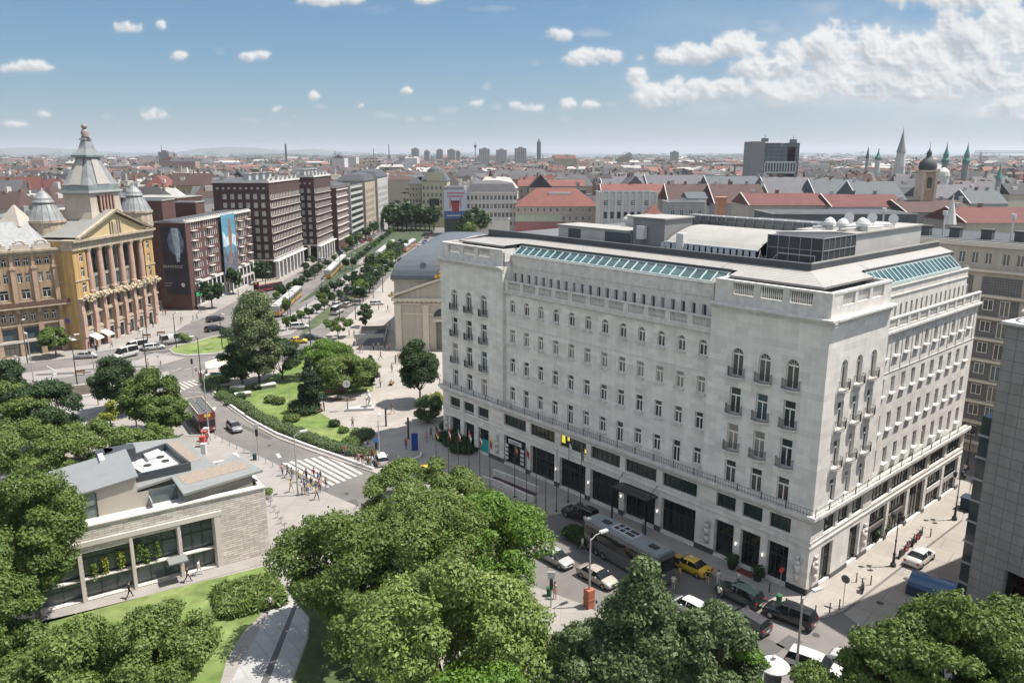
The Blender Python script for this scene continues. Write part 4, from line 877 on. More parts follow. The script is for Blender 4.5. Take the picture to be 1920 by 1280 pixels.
# pediment
A=[PT3(TP,s,z,d) for d in(-.9,0.2) for s,z in((.6,24.1),(28.2,24.1),(14.4,29.1))]
for (s0,z0),(s1,z1) in(((.4,24.1),(14.4,29.3)),((14.4,29.3),(28.4,24.1))):
    t.add([PT3(TP,s,z+q,d) for d in(-1.1,-.2) for s,z in((s0,z0),(s1,z1)) for q in(0,.45)],[(0,2,3,1),(4,5,7,6),(0,4,6,2),(1,3,7,5),(0,1,5,4),(2,6,7,3)])
t.build('cornice',creamst,pal)
t=MB(); t.quad(PT3(TP,1.5,24.1,-.2),PT3(TP,27.3,24.1,-.2),PT3(TP,14.4,28.9,-.2)); t.build('pediment',mat('pale_ochre',(.46,.37,.21),var=.08),pal)
t=MB()
for s in(12.6,13.5,15.3,16.2): fbox(t,TP,s-.18,s+.18,-.55,-.2,24.2,27.0)
fbox(t,TP,13.9,14.9,-.5,-.2,24.2,26.4); t.build('pediment_relief',creamst,pal)
t=MB()
for q in((.6,24.55,14.4,29.75),(28.2,24.55,14.4,29.75)): t.add([PT3(TP,q[0],q[1],-1.2),PT3(TP,q[2],q[3],-1.2),PT3(TP,q[2],q[3],8),PT3(TP,q[0],q[1],8)],[(0,1,2,3)])
t.build('pediment_roof',mat('grey_sheet_roof',(.2,.2,.19),rough=.6,var=.08),pal)
for i in range(6):
    t=MB(); c=PT3(TP,4.4+3.93*i,0,.35); t.k=0; t.ring([(.82,12.2),(.82,12.5),(.72,12.7),(.72,17),(.6,20.9),(.62,21)],14,c); t.k=1; t.ring([(.62,21),(.85,21.45),(.95,21.8)],4,c,a0=TP[2]+rad(45)); t.ring([(.95,11.4),(.95,12.2)],4,c,a0=TP[2]+rad(45)); t.build('column',[pinkcol,creamst],pal,smooth=False)
t=MB(); rg=random.Random(3)
for i in range(150):
    s=rg.uniform(-.6,28.8); z=rg.uniform(10.6,12.2); r=rg.uniform(.18,.4); p=PT3(TP,s,z,-1.35+rg.uniform(-.15,.3)); t.ring([(r*.1,z-r),(r*.9,z-r*.4),(r,z+r*.1),(r*.6,z+r*.7),(r*.1,z+r)],6,p,a0=rg.random())
t.build('carved_balcony',mat('carved_cream_stone',(.44,.37,.26),var=.2),pal)
# wing trim
t=MB()
for s in[-12,-8,-4,0.2,4.2,8.15,12.1]:
    t=MB(); fbox(t,TW,s-.42,s+.42,-.45,.1,11,18.6); fbox(t,TW,s-.6,s+.6,-.6,.1,18.6,19.1); fbox(t,TW,s-.3,s+.3,-.3,.1,19.1,22.3); fbox(t,TW,s-.5,s+.5,-.35,.1,0,7); fbox(t,TW,s-.35,s+.35,-.8,.1,9.3,10.5)
    t.build('pilaster',mat('pink_brown_pilaster',(.36,.26,.19),var=.15,scale=1.5),pal)
t=MB()
fbox(t,TW,-12,16.4,-1.2,.1,10.4,10.7); fbox(t,TW,-12,15.6,-.25,.1,6.6,6.9); fbox(t,TW,-12,15.6,-.2,.1,11.6,11.8); fbox(t,TW,12.2,15.6,-.15,.1,14.8,15.1)
fbox(t,TW,-12,16.3,-.9,.3,22.2,22.65); fbox(t,TW,-12,16,-.5,.2,21.7,22.2); fbox(t,TW,-12,15.8,-.25,.1,21.2,21.5)
t.build('wing_cornice',creamst,pal)
t=MB()
for s in[-10,-6,-2,2,6.2,10.2]:
    fbox(t,TW,s-1.7,s+1.7,-.2,.5,22.65,23.7)
    for q in range(7): a=q/6*math.pi; p=PT3(TW,s+1.0*math.cos(a),0,.1); t.ring([(.3,23.5+.75*math.sin(a)),(.42,23.7+.75*math.sin(a)),(.25,24.0+.75*math.sin(a))],6,p)
t.build('scroll_parapet',mat('pale_scroll_stone',(.42,.385,.34),var=.15),pal)
t=MB(); fbox(t,TW,-12,15.8,-1.15,-1.1,10.7,11.6); 
for i in range(60): s=-12+i*.46; fbox(t,TW,s,s+.2,-1.18,-1.12,10.7,11.5)
t.build('balcony_railing',mat('rusty_iron',(.12,.07,.05),var=.2),pal)
t=MB(); fbox(t,TW,-12,12,-.45,.05,3.05,3.55); t.build('shop_fascia',whitesh,pal)
t=MB(); fbox(t,TW,12.9,15.4,-.5,-.1,6.2,7.0); t.build('shop_sign',mat('violet_sign',(.10,.06,.33)),pal)
# roofs and tower
def ppts(*l): return [PT3(TP,s,z,d) for s,z,d in l]
t=MB(); t.k=0
t.add(ppts((-1,24,0),(29,24,0),(29,24,26),(-1,24,26)),[(0,1,2,3)]); t.k=1
t.add([PT3(TW,s,z,d) for s,z,d in((-12,22.7,.5),(12,22.7,.5),(9,28,7),(-12,28,7))],[(0,1,2,3)]); t.add([PT3(TW,s,z,d) for s,z,d in((12,22.7,.5),(14,22.7,8),(9,28,7))],[(0,1,2)]); t.add([PT3(TW,s,z,d) for s,z,d in((-12,28,7),(9,28,7),(14,22.7,14),(-12,22.7,14))],[(0,1,2,3)])
t.build('roof',[mat('pale_zinc_flat',(.27,.27,.26),var=.1),zinc],pal)
sc,dc=15.3,5.1
def sq(hw,z): return [PT3(TP,sc+a*hw*.86,z,dc+b*hw*.5) for a,b in((-1,-1),(1,-1),(1,1),(-1,1))]
def loft(t,secs):
    v=[]; 
    for hw,z in secs: v+=sq(hw,z)
    f=[]
    for i in range(len(secs)-1):
        for j in range(4): f.append((i*4+j,i*4+(j+1)%4,(i+1)*4+(j+1)%4,(i+1)*4+j))
    f.append(tuple(range((len(secs)-1)*4,len(secs)*4))); t.add(v,f)
t=MB(); loft(t,[(9.6,24),(8.3,25.5),(7.3,27.3),(6.6,29.3),(6.3,31.3),(6.2,33.4)]); t.build('tower_wall',mat('tower_render',(.40,.35,.29),var=.1,scale=.5),pal)
t=MB(); fbox(t,TP,sc-2.9,sc+2.9,dc-3.55,dc-3.0,29.3,32.9); t.build('tower_opening',glass('dark_opening',(.04,.02,.018)),pal)
for i in range(5):
    t=MB(); c=PT3(TP,sc-2.4+1.2*i,0,dc-3.6); t.ring([(.26,29.3),(.24,32.6),(.32,32.9)],8,c); t.build('tower_column',pinkcol,pal)
t=MB(); loft(t,[(6.5,33.3),(7.3,33.6),(7.3,34.0)]); t.build('tower_cornice',mat('pale_lead',(.33,.36,.355),var=.1),pal)
t=MB(); loft(t,[(6.7,34.0),(6.5,35.3)]); t.build('tower_frieze',copper,pal)
t=MB(); loft(t,[(6.35,35.3),(5.4,36.6),(4.5,38.1),(3.3,39.9),(2.7,41.2)]); t.build('tower_roof',zinc,pal)
for j,(a,b) in enumerate(((0,-1),(-1,0))):
    t=MB()
    for k in range(4):
        z0=35.4+k*1.45; z1=z0+1.45; h0=6.4-k*.93+.25; h1=6.4-(k+1)*.93+.25; wd0=3.0-k*.45; wd1=3.0-(k+1)*.45
        if a==0: P=[(sc-wd0*.8,z0,dc-h0*.5),(sc+wd0*.8,z0,dc-h0*.5),(sc+wd1*.8,z1,dc-h1*.5),(sc-wd1*.8,z1,dc-h1*.5)]
        else: P=[(sc-h0*.86,z0,dc-wd0*.5),(sc-h0*.86,z0,dc+wd0*.5),(sc-h1*.86,z1,dc+wd1*.5),(sc-h1*.86,z1,dc-wd1*.5)]
        t.add(ppts(*P),[(0,1,2,3)])
    t.build('tower_roof_rib',mat('ribbed_zinc',(.32,.31,.285),var=.12,scale=2),pal)
t=MB(); loft(t,[(2.8,41.0),(2.9,41.3),(3.7,41.5),(3.7,41.9),(3.1,42.4)]); t.build('tower_cap',copper,pal)
t=MB(); loft(t,[(2.7,42.3),(1.9,43.3),(1.35,44.6),(1.1,45.2),(1.5,45.3),(1.4,45.6)]); t.build('tower_spire',zinc,pal)
t=MB(); c=PT3(TP,sc,0,dc); t.ring([(1.0,45.6),(.75,46.2),(.9,46.9),(.55,47.5),(.35,47.7)],8,c); t.ring([(.1,47.6),(.5,47.8),(.66,48.2),(.5,48.6),(.1,48.85)],10,c); t.build('tower_statue',mat('reddish_bronze',(.26,.21,.2),var=.2),pal,smooth=True)
for x,y,Y,n in((84,400,176,'l'),(254,392,206,'r')):
    P=AT(x,y,Y); t=MB(); c=(P.x,P.y); t.ring([(3.9,23.9),(3.8,27.2),(4.1,27.4),(4.1,27.9)],16,c); t.build('turret_drum',creamst,pal)
    t=MB(); t.ring([(3.8,27.8),(3.5,28.4),(2.9,29.8),(2.2,31.1),(1.9,31.5),(2.2,31.6),(2.2,31.9),(1.95,32.2),(1.8,32.7),(1.0,33.7),(.35,34.2),(.12,34.8),(.02,35.2)],16,c); t.build('turret_dome',zinc,pal)
    t=MB()
    for i in range(16): a=2*math.pi*i/16; t.tube((c[0]+3.82*math.cos(a),c[1]+3.82*math.sin(a),27.8),(c[0]+2.2*math.cos(a),c[1]+2.2*math.sin(a),31.2),.09,n=4)
    t.build('dome_rib',mat('dull_zinc',(.22,.23,.23)),pal)
P=AT(27,395,172); t=MB(); t.ring([(4.0,27.0),(.2,31.4)],4,(P.x,P.y),a0=.7); t.build('small_pyramid_roof',mat('cream_roof',(.36,.33,.29),var=.1),pal)
# awnings on the palace
for s in(1.6,5.4):
    t=MB(); t.add([PT3(TP,s-1.3,3.2,-.3),PT3(TP,s+1.3,3.2,-.3),PT3(TP,s+1.3,2.3,-2.3),PT3(TP,s-1.3,2.3,-2.3),PT3(TP,s-1.3,2.0,-2.35),PT3(TP,s+1.3,2.0,-2.35)],[(0,1,2,3),(3,2,5,4)]); t.build('awning',mat('cream_canvas',(.6,.55,.47),var=.05),pal)
for s in(13.3,15.0):
    t=MB(); t.add([PT3(TW,s-.8,3.3,-.3),PT3(TW,s+.8,3.3,-.3),PT3(TW,s+.8,2.4,-2.0),PT3(TW,s-.8,2.4,-2.0)],[(0,1,2,3)]); t.build('awning',mat('cream_canvas',(.6,.55,.47),var=.05),pal)

# ---- generic rectangular building in its own frame: x along the front, y inwards
def blocky(name,label,cat,ox,oy,ang,L,D,Hh,wm,faces=(),group=None,roof=None,rm=None,rh=4.,over=.4,base=0,fm=None,gm=None,flat=None,z0=0,**k):
    B=thing(name,label,cat,(ox,oy,z0),ang,group)
    w=MB(); TT={'F':(0,0,0.),'R':(L,0,math.pi/2),'K':(L,D,math.pi),'E':(0,D,-math.pi/2)}; LL={'F':L,'R':D,'K':L,'E':D}; hol={q:[] for q in TT}
    jobs=[]
    for (f,s0,ds,n,za,dz,m,ww,h,st) in faces:
        for j in range(m):
            for i in range(n): s=s0+ds*i; z=za+dz*j; hol[f].append((s-ww/2,s+ww/2,z,z+h)); jobs.append((TT[f],s,z,ww,h,st))
    for f in TT: facade(w,TT[f],0,LL[f],0,Hh,hol[f],.18)
    w.build('wall',wm,B)
    cnt=0; rest=MB()
    for (T,s,z,ww,h,st) in jobs:
        cnt+=1
        if cnt<=100: window(B,T,s,z,ww,h,st,fm or wfr,gm or gl,.14)
        else:
            rest.k=1; rest.quad(PT3(T,s-ww/2,z,.17),PT3(T,s+ww/2,z,.17),PT3(T,s+ww/2,z+h,.17),PT3(T,s-ww/2,z+h,.17)); rest.k=0
            fbox(rest,T,s-ww/2,s-ww/2+.07,.12,.16,z,z+h);fbox(rest,T,s+ww/2-.07,s+ww/2,.12,.16,z,z+h);fbox(rest,T,s-.05,s+.05,.12,.16,z,z+h);fbox(rest,T,s-ww/2,s+ww/2,.115,.165,z,z+.07);fbox(rest,T,s-ww/2,s+ww/2,.115,.165,z+h-.07,z+h)
    if rest.v: o=rest.build('small_windows',[fm or wfr,gm or gl],B); o['kind']='stuff'
    r=MB(); o=over
    if roof in('gable','hip'):
        i=D*.5 if roof=='hip' else 0; i=min(i,L*.45); r.add([(-o,-o,Hh),(L+o,-o,Hh),(L+o,D+o,Hh),(-o,D+o,Hh),(i-(o if not i else 0),D/2,Hh+rh),(L-i+(o if not i else 0),D/2,Hh+rh)],[(0,1,5,4),(2,3,4,5),(1,2,5),(3,0,4),(0,3,2,1)])
    elif roof=='mansard':
        i=min(2.2,D*.2); a=rh*.75; r.add([(-o,-o,Hh),(L+o,-o,Hh),(L+o,D+o,Hh),(-o,D+o,Hh),(i,i,Hh+a),(L-i,i,Hh+a),(L-i,D-i,Hh+a),(i,D-i,Hh+a),(D*.45,D/2,Hh+rh),(L-D*.45,D/2,Hh+rh)],[(0,1,5,4),(1,2,6,5),(2,3,7,6),(3,0,4,7),(4,5,9,8),(6,7,8,9),(5,6,9),(7,4,8)])
    elif roof=='pyr': r.add([(-o,-o,Hh),(L+o,-o,Hh),(L+o,D+o,Hh),(-o,D+o,Hh),(L/2,D/2,Hh+rh)],[(0,1,4),(1,2,4),(2,3,4),(3,0,4)])
    else: r.box(-.15,L+.15,-.15,D+.15,Hh-.02,Hh+.25); 
    R_=r.build('roof',rm or flat or light_f,B)
    if roof is None:
        q=MB(); q.box(.4,L-.4,.4,D-.4,Hh+.25,Hh+.32); q.build('roof_surface',rm or dark_r,R_)
    return B,R_
def chim(parent,x,y,z,h=1.8,w=.5,m=None): b=MB(); b.box(x-w,x+w,y-w*.6,y+w*.6,z-1,z+h); b.box(x-w*1.2,x+w*1.2,y-w*.8,y+w*.8,z+h,z+h+.2); return b.build('chimney',m or mat('brick_chimney',(.2,.12,.09),var=.2),parent)
brick=mat('dark_brown_brick',(.075,.043,.042),streak=.2,rough=.9,var=.14,scale=.5); brick2=mat('red_brown_brick',(.095,.05,.043),rough=.9,var=.14,scale=.5)
palewin=mat('pale_blind',(.42,.40,.38),var=.35,scale=.5)
def hblind(n): return n
# tall brown blocks
def brown(name,label,y0,X1,L,D,Hh,ncol,ds,nend):
    B,r=blocky(name,label,'office building',X1,y0,math.pi/2,L,D,Hh,brick,[('F',1.2,ds,ncol,7.3,2.85,8,1.25,1.7,'plain'),('E',D-2.2-2.6*(nend-1),2.6,nend,7.3,2.85,8,1.35,1.7,'plain')],gm=palewin,base=0)
    t=MB(); fbox(t,(0,0,0),-.1,L,-.15,.2,6.3,6.8); fbox(t,(0,D,-math.pi/2),0,D+.1,-.15,.2,6.3,6.8); fbox(t,(0,0,0),-.2,L+.2,-.3,.2,Hh-.3,Hh+.3); fbox(t,(0,D,-math.pi/2),-.2,D+.2,-.3,.2,Hh-.3,Hh+.3)
    for j in range(8): fbox(t,(0,0,0),.5,L-.5,-.45,-.1,7.0+2.85*j,7.1+2.85*j)
    t.build('stone_band',stone_t,B)
    for i in range(int(L/4.6)):
        t=MB(); t.box(.4+4.6*i,1.4+4.6*i,-1.6,-.4,0,6.3); t.build('column',stone_t,B)
    for i in range(4): t=MB(); t.box(-.9,-.2,D-1-3.6*i,D-.2-3.6*i,0,6.3); t.build('column',stone_t,B)
    t=MB(); fbox(t,(0,0,0),-1,L,-1.7,0,6.0,6.3); t.build('arcade_slab',stone_t,B)
    g=MB(); fbox(g,(0,0,0),.3,L-.3,-.05,0.03,.2,5.8); fbox(g,(0,D,-math.pi/2),.3,D-.3,-.05,0.03,.2,5.8); g.build('arcade_glass',gls,B)
    for i in range(10): t=MB(); t.ring([(.42,0),(.42,.2)],10); q=t.build('porthole',palewin,B,loc=(-.02,D-1.6-1.95*i,30.9)) if i*1.95<D-2 else None; 
    for o in B.children:
        if o.name.startswith('porthole'): o.rotation_euler=(0,-math.pi/2,0)
    for i in range(int(L/1.9)): chim(B,1+1.9*i,.6+(i%3)*.3,Hh+.3,.5+.5*(i%2),.35,stone_t)
    for i in range(4): chim(B,L*.2+i*L*.2,D*.5,Hh+.3,2.2,1.5,whitep)
    return B
brown('brown_office_block','nearer of two tall dark brown brick blocks with white arcade columns along the boulevard',270,-82.3,39,19,33,20,1.95,6)
brown('brown_office_block','farther of two tall dark brown brick blocks, its end wall shows four window columns',316,-78.4,29,11,33.6,14,2.0,4)
b,r=blocky('striped_apartment_house','red brick apartment house with white horizontal stripes beyond the brown blocks','apartment house',-76.6,347,math.pi/2,24,14,HG(645,349,665,462),brick2,[('F',1.3,2.1,11,5.5,3.1,8,1.7,1.6,'plain')],gm=palewin,roof='mansard',rm=dark_r,rh=2.5)
t=MB(); 
for j in range(8): fbox(t,(0,0,0),0,24,-.3,0,5+3.1*j,5.45+3.1*j)
t.build('balcony_band',stone_t,b)
b,r=blocky('white_striped_house','white office house with dark window bands next to the red brick one','office building',-75.6,373,math.pi/2,30,14,HG(672,345,690,450),whitep,[],roof=None)
for j in range(9):
    t=MB(); fbox(t,(0,0,0),.5,29.5,-.03,.05,4.5+2.9*j,6.1+2.9*j); t.build('window_band',gl,b)
for i,(y,L,ye,rx,lab,wm) in enumerate(((405,30,337,692,'cream house with tall bays, third from the brown blocks',creamst),(437,36,330,712,'cream corner house with dark bays where the boulevard narrows',whitep))):
    b,r=blocky('cream_house',lab,'house',-74.6+i,y,math.pi/2,L,14,HG(rx,ye,rx,440-12*i),wm,[('F',2,3.0,L//3-1,6,3.3,6,1.2,2.0,'plain'),('E',2.5,3,4,14,3.3,4,1.2,2,'plain')],roof='mansard',rm=dark_r,rh=4)
# brick corner houses with posters
bb,r=blocky('brick_corner_house','red brown brick house whose narrow front carries the dark film poster','house',-97.4,215.2,rad(-13.6),9.4,2.2,24,brick2,[],roof=None)
t=MB(); fbox(t,(0,0,0),.5,9.2,-.25,-.12,4.5,22.8); po=tag(t.build('film_poster',mat('poster_navy',(.018,.024,.045),rough=.4,var=.4,scale=.3),None),'dark navy film poster hung on the brick house beside the palace','poster'); po.location=(-97.4,215.2,0); po.rotation_euler=(0,0,rad(-13.6))
def plate(name,pts,m,parent,d): t=MB(); t.add([(s,d,z) for s,z in pts],[tuple(range(len(pts)))]); return t.build(name,m,parent)
plate('light_burst',[(3.6,19.5),(5,22.3),(7.6,22.6),(8.8,19),(8.3,16.4),(6.9,15.2),(5.2,15.5),(4,17)],mat('poster_steel_blue',(.12,.17,.24),var=.6,scale=.5),po,-.27)
plate('light_streak',[(5.1,22.6),(7.2,22.7),(7.6,18),(7.0,13.6),(6.1,13.4),(5.6,17.5)],mat('poster_pale_blue',(.4,.5,.58),var=.5,scale=.6),po,-.275)
plate('pale_disc',[(7.3+.6*math.cos(a),7.2+.6*math.sin(a)) for a in[i*.524 for i in range(12)]],whs,po,-.28)
text('poster_title','GRAVITÁCIÓ',1.05,whs,po,(4.6,-.3,12.1),(math.pi/2,0,0))
for z,w_ in((7.4,2.9),(6.7,2.5)): plate('poster_line',[(1,z),(1+w_,z),(1+w_,z+.22),(1,z+.22)],mat('poster_grey',(.3,.3,.32)),po,-.28)
b2,r=blocky('brick_boulevard_house','long red brown brick house with cream ground floor facing the tram stop','house',-89.35,214.2,math.atan2(29.5,1.5),48,8,24,brick2,
 [('F',2.4,1.35,7,8.1,2.75,6,.8,1.7,'plain'),('F',13.2,1.35,7,8.1,2.75,6,.8,1.7,'plain'),('F',36.5,1.35,8,8.1,2.75,6,.8,1.7,'plain')],gm=palewin,roof=None)
t=MB(); t.k=0; fbox(t,(0,0,0),0,48,-.12,.02,0,.6); fbox(t,(0,0,0),0,48,-.35,.02,6.5,7.2); fbox(t,(0,0,0),0,48,-.2,.02,3.2,3.9)
for i in range(17): fbox(t,(0,0,0),i*2.95,i*2.95+.7,-.2,.02,.6,6.5)
for j in range(6):
    for a in(4,14,37,44): fbox(t,(0,0,0),a,a+3,-.9,.0,7.6+2.75*j,7.75+2.75*j)
fbox(t,(0,0,0),0,48,-.5,.3,23.8,24.3); t.build('stone_trim',stone_t,b2)
g=MB(); fbox(g,(0,0,0),.2,47.8,-.03,.05,.6,6.5); g.build('shop_glass',gls,b2)
t=MB(); fbox(t,(0,0,0),-.5,11,-.9,-.35,3.3,4.1); t.build('green_fascia',mat('green_fascia',(.04,.3,.12)),b2)
for i in range(30): t=MB(); fbox(t,(0,0,0),.3+i*1.6,.9+i*1.6,-.3,.1,24.3,24.8); t.build('parapet_tooth',stone_t,b2)
t=MB(); fbox(t,(0,0,0),23.8,34,-1.0,-.85,6.5,24.3); p2=tag(t.build('sky_poster',mat('poster_sky_blue',(.09,.25,.35),rough=.5,var=.25,scale=.2)),'tall sky blue poster with a brown upright figure on the brick house','poster'); p2.location=(-89.4,213.2,0); p2.rotation_euler=(0,0,math.atan2(29.5,1.5))
plate('poster_rock',[(23.9,6.6),(33.9,6.6),(33.9,12),(32.5,14.5),(31.5,11.5),(29,13.5),(26.5,12),(25,15),(23.9,14.6)],mat('poster_rock_grey',(.1,.11,.13),var=.5,scale=.6),p2,-1.02)
plate('poster_cloud',[(24.2,15),(26,14.6),(30,15.6),(33.6,14),(33.8,17.5),(30,18.6),(27,17.4),(24.2,19.6)],mat('poster_cloud_white',(.4,.5,.55),var=.3),p2,-1.015)
plate('poster_figure',[(28.6,9),(29.6,9),(30.2,15),(31,18.5),(30.2,22.5),(29.6,23.4),(29,22.4),(28.1,18.5),(28.5,14.5)],mat('poster_figure_brown',(.22,.11,.08),var=.5,scale=1.),p2,-1.03)
# red canopy corner tower behind the poster house
for (x,y,w,d,h,lab,mm) in((-101,229,9,9,29,'brick roof-top stair tower behind the poster house',brick2),(-98,246,7,8,27.5,'second brick roof-top tower beside the sky blue poster',brick2)):
    b,r=blocky('roof_tower',lab,'tower',x,y,math.pi/2,w,d,h,mm,[])
for o_,(x0,y0,L,D,h,ro,wm,rmm,lab) in enumerate(((-132,214,18,26,21,'hip',creamst,copper,'cream house with grey hipped roof right behind the palace'),(-128,245,22,20,25,None,creamst,None,'pale flat-roofed house behind the poster house'),(-140,200,20,12,20,'gable',brownst,mat('slate_roof',(.09,.09,.1),var=.2),'slate-roofed house behind the left palace dome'),(-118,280,16,22,27,None,brick2,None,'flat brick annex behind the brown office block'))):
    b,r=blocky('back_house',lab,'house',x0,y0,rad(80),L,D,h,wm,[('F',2,3,5,9,3.2,4,1.1,1.7,'plain')],roof=ro,rm=rmm or light_f,rh=5); chim(r,L*.4,D*.4,h+3)

# ---- church
ch_w=mat('cream_church_render',(.50,.46,.39),streak=.12,rough=.9,var=.07,scale=.4); slate=mat('blue_grey_church_roof',(.085,.10,.115),rough=.55,kind='seam',ws=.9,axis='X',var=.1); gold=mat('gilded_ornament',(.55,.33,.05),rough=.4,var=.1)
CH=thing('church','cream neoclassical church with blue-grey curved roof and gilded ornaments','church',(-25.8,168.7,0),math.atan2(-.9,10.5))
w=MB(); L=21.; D=42.
H=[(9.2,11.8,.2,6.4),(8.7,12.3,7.6,9.4,True)]
facade(w,(0,0,0),0,L,0,11,H,.5)
w.box(0,L,.6,D,0,15.6); w.add([(-.3,0,11.6),(L+.3,0,11.6),(L/2,0,15.6),(-.3,.6,11.6),(L+.3,.6,11.6),(L/2,.6,15.6)],[(0,1,2),(3,5,4),(0,2,5,3),(1,4,5,2)]); w.build('wall',ch_w,CH)
t=MB(); fbox(t,(0,0,0),-.5,L+.5,-.6,.3,11,11.6); fbox(t,(0,0,0),-.2,L+.2,-.25,.3,10.2,10.5)
fbox(t,(0,0,0),2,8.6,-.1,.1,8.0,8.3); fbox(t,(0,0,0),12.4,19,-.1,.1,8,8.3); fbox(t,(0,0,0),-.3,L+.3,.45,.8,12.6,12.9); fbox(t,(0,D,-math.pi/2),0,D,-.3,.2,15.2,15.7); fbox(t,(0,0,0),-.5,L+.5,.4,1,15.3,15.9)
for i in range(20): fbox(t,(0,0,0),.2+i*1.05,.7+i*1.05,-.5,-.1,10.7,11)
for s0,s1,z0,z1 in((-.8,L/2,11.7,15.7),(L+.8,L/2,11.7,15.7)): t.add([(s0,-.7,z0),(s1,-.7,z1),(s1,-.7,z1+.5),(s0,-.7,z0+.5),(s0,1,z0),(s1,1,z1),(s1,1,z1+.5),(s0,1,z0+.5)],[(0,1,2,3),(3,2,6,7),(0,4,5,1),(4,7,6,5),(0,3,7,4)])
fbox(t,(0,0,0),8.6,12.4,-.5,.1,6.5,7.1)
t.build('cornice',mat('cream_trim',(.62,.56,.46),var=.06),CH)
for s in(.9,7.0,14.,20.1): t=MB(); fbox(t,(0,0,0),s-.65,s+.65,-.35,.05,0,10.2); fbox(t,(0,0,0),s-.8,s+.8,-.45,.05,9.7,10.2); fbox(t,(0,0,0),s-.8,s+.8,-.5,.05,0,.8); t.build('pilaster',mat('cream_trim',(.62,.56,.46),var=.06),CH)
for s in(3.9,17): t=MB(); fbox(t,(0,0,0),s-1.9,s+1.9,-.06,.02,1.0,6.6); t.build('wall_panel',ch_w,CH)
t=MB(); fbox(t,(0,0,0),9.2,11.8,.3,.45,.2,6.4); fbox(t,(0,0,0),9.45,11.55,.2,.3,.4,6.1); t.build('door',mat('olive_grey_door',(.19,.18,.14)),CH)
g=MB(); g.add([(10.5+1.75*math.cos(a),.4,7.6+1.75*math.sin(a)) for a in[math.pi*i/10 for i in range(11)]],[tuple(range(11))]); g.build('lunette_window',gl,CH)
t=MB(); n=10; rs=[]
for j in range(n+1):
    u=j/n; k=math.cos(u*math.pi/2)**.85; z=15.7+7.4*math.sin(u*math.pi/2)**1.15; inx=(L/2+.6)*(1-k)*.98; iny=inx*1.25; rs.append([(-.6+inx,.2-.6+iny,z),(L+.6-inx,-.4+iny,z),(L+.6-inx,D+.6-iny,z),(-.6+inx,D+.6-iny,z)])
v=[p for r_ in rs for p in r_]; f=[]
for j in range(n):
    for i in range(4): f.append((j*4+i,j*4+(i+1)%4,(j+1)*4+(i+1)%4,(j+1)*4+i))
f.append((n*4,n*4+1,n*4+2,n*4+3)); t.add(v,f); t.build('roof',slate,CH)
t=MB(); t.ring([(.75,-.2),(.75,.1)],12,(0,0)); o=t.build('round_dormer',glass('dormer_dark',(.03,.035,.05)),CH,loc=(6.5,.9,18.6)); o.rotation_euler=(rad(55),0,0)
for s,z,k in((-.4,12.3,1.),(L/2,16.6,1.6),(L+.4,12.3,1.)):
    t=MB()
    for a,b,r in((0,0,.45),(-.6,-.15,.3),(.6,-.15,.3),(0,.45,.3)): t.ring([(.05,z+b*k-r*k),(r*k,z+b*k-r*.2*k),(r*.8*k,z+b*k+r*.4*k),(.05,z+b*k+r*k)],8,(s+a*k,-.3))
    t.build('gilded_ornament',gold,CH,smooth=True)
t=MB(); t.box(L/2-.1,L/2+.1,-.4,-.2,17.6,20); t.box(L/2-.6,L/2+.6,-.4,-.2,19,19.2); t.build('cross',gold,CH)

# ---- library pavilion in the park
A=Vector((-40.87,67.65)); LA=math.atan2(74.2-67.65,-30.69+40.87)
lst=mat('rough_pale_stone',(.60,.545,.50),rough=.95,kind='blocks',bw=1.1,bh=.24,mortar=.028,mc=(.36,.32,.28),cv=.2,var=.1,scale=1.5,bump=.4); smooth_st=mat('smooth_pink_stone',(.58,.53,.485),rough=.8,var=.06)
seamg=mat('grey_seamed_roof',(.21,.222,.225),rough=.55,kind='seam',ws=.75,axis='Y',var=.06); dk=mat('dark_blue_cladding',(.045,.052,.06),rough=.6,var=.1); rend=mat('beige_render',(.42,.385,.33),rough=.9,var=.05)
LB=thing('park_pavilion','low pale stone pavilion with glass bays, terrace and grey metal roofs in the park','pavilion',(A.x,A.y,0),LA)
w=MB(); T0=(0,0,0.)
H=[(-4.9,-.35,.3,5.1),(0.05,4.15,.3,5.2),(4.5,8.5,.3,5.5),(8.9,12.0,.3,5.75)]
w.k=0; facade(w,T0,-10,17.5,0,7.75,H,.9); fbox(w,T0,-10,17.5,.5,1.0,7.4,7.8); w.quad((17.5,0,0),(17.5,12,0),(17.5,12,7.75),(17.5,0,7.75)); w.quad((17.1,.5,0),(17.1,12,0),(17.1,12,7.75),(17.1,.5,7.75)); w.quad((17.1,.5,7.75),(17.5,0,7.75),(17.5,12,7.75),(17.1,12,7.75)); w.box(-10,17,12,12.4,0,7)
w.k=1; fbox(w,T0,-10,12.9,-.14,.2,5.85,6.35); fbox(w,T0,12.15,12.7,-.12,.3,0,5.9); fbox(w,T0,-10,17.5,-.1,.5,7.75,7.9)
for s in(-.2,4.32,8.7): fbox(w,T0,s-.13,s+.13,-.1,.5,0,5.9)
w.build('wall',[lst,smooth_st],LB)
for i,(a,b,z0,z1) in enumerate(((-4.9,-.35,.3,5.1),(0.05,4.15,.3,5.2),(4.5,8.5,.3,5.5),(8.9,12.0,.3,5.75))):
    g=MB(); g.quad((a,.8,z0),(b,.8,z0),(b,.8,z1),(a,.8,z1)); f=MB()
    fbox(f,T0,a,b,.65,.78,2.25,2.5); 
    for k in range(4): s=a+(b-a)*k/3; fbox(f,T0,s-.04,s+.04,.7,.8,z0,z1)
    fbox(f,T0,a,b,.7,.8,4.2,4.3); q=f.build('window_frame',dfr,LB); g.build('window_glass',glass('grey_green_glass',(.085,.11,.115),.06),q)
    f=MB(); fbox(f,T0,a,b,.1,.75,2.3,2.42); f.build('inner_ledge',smooth_st,LB)
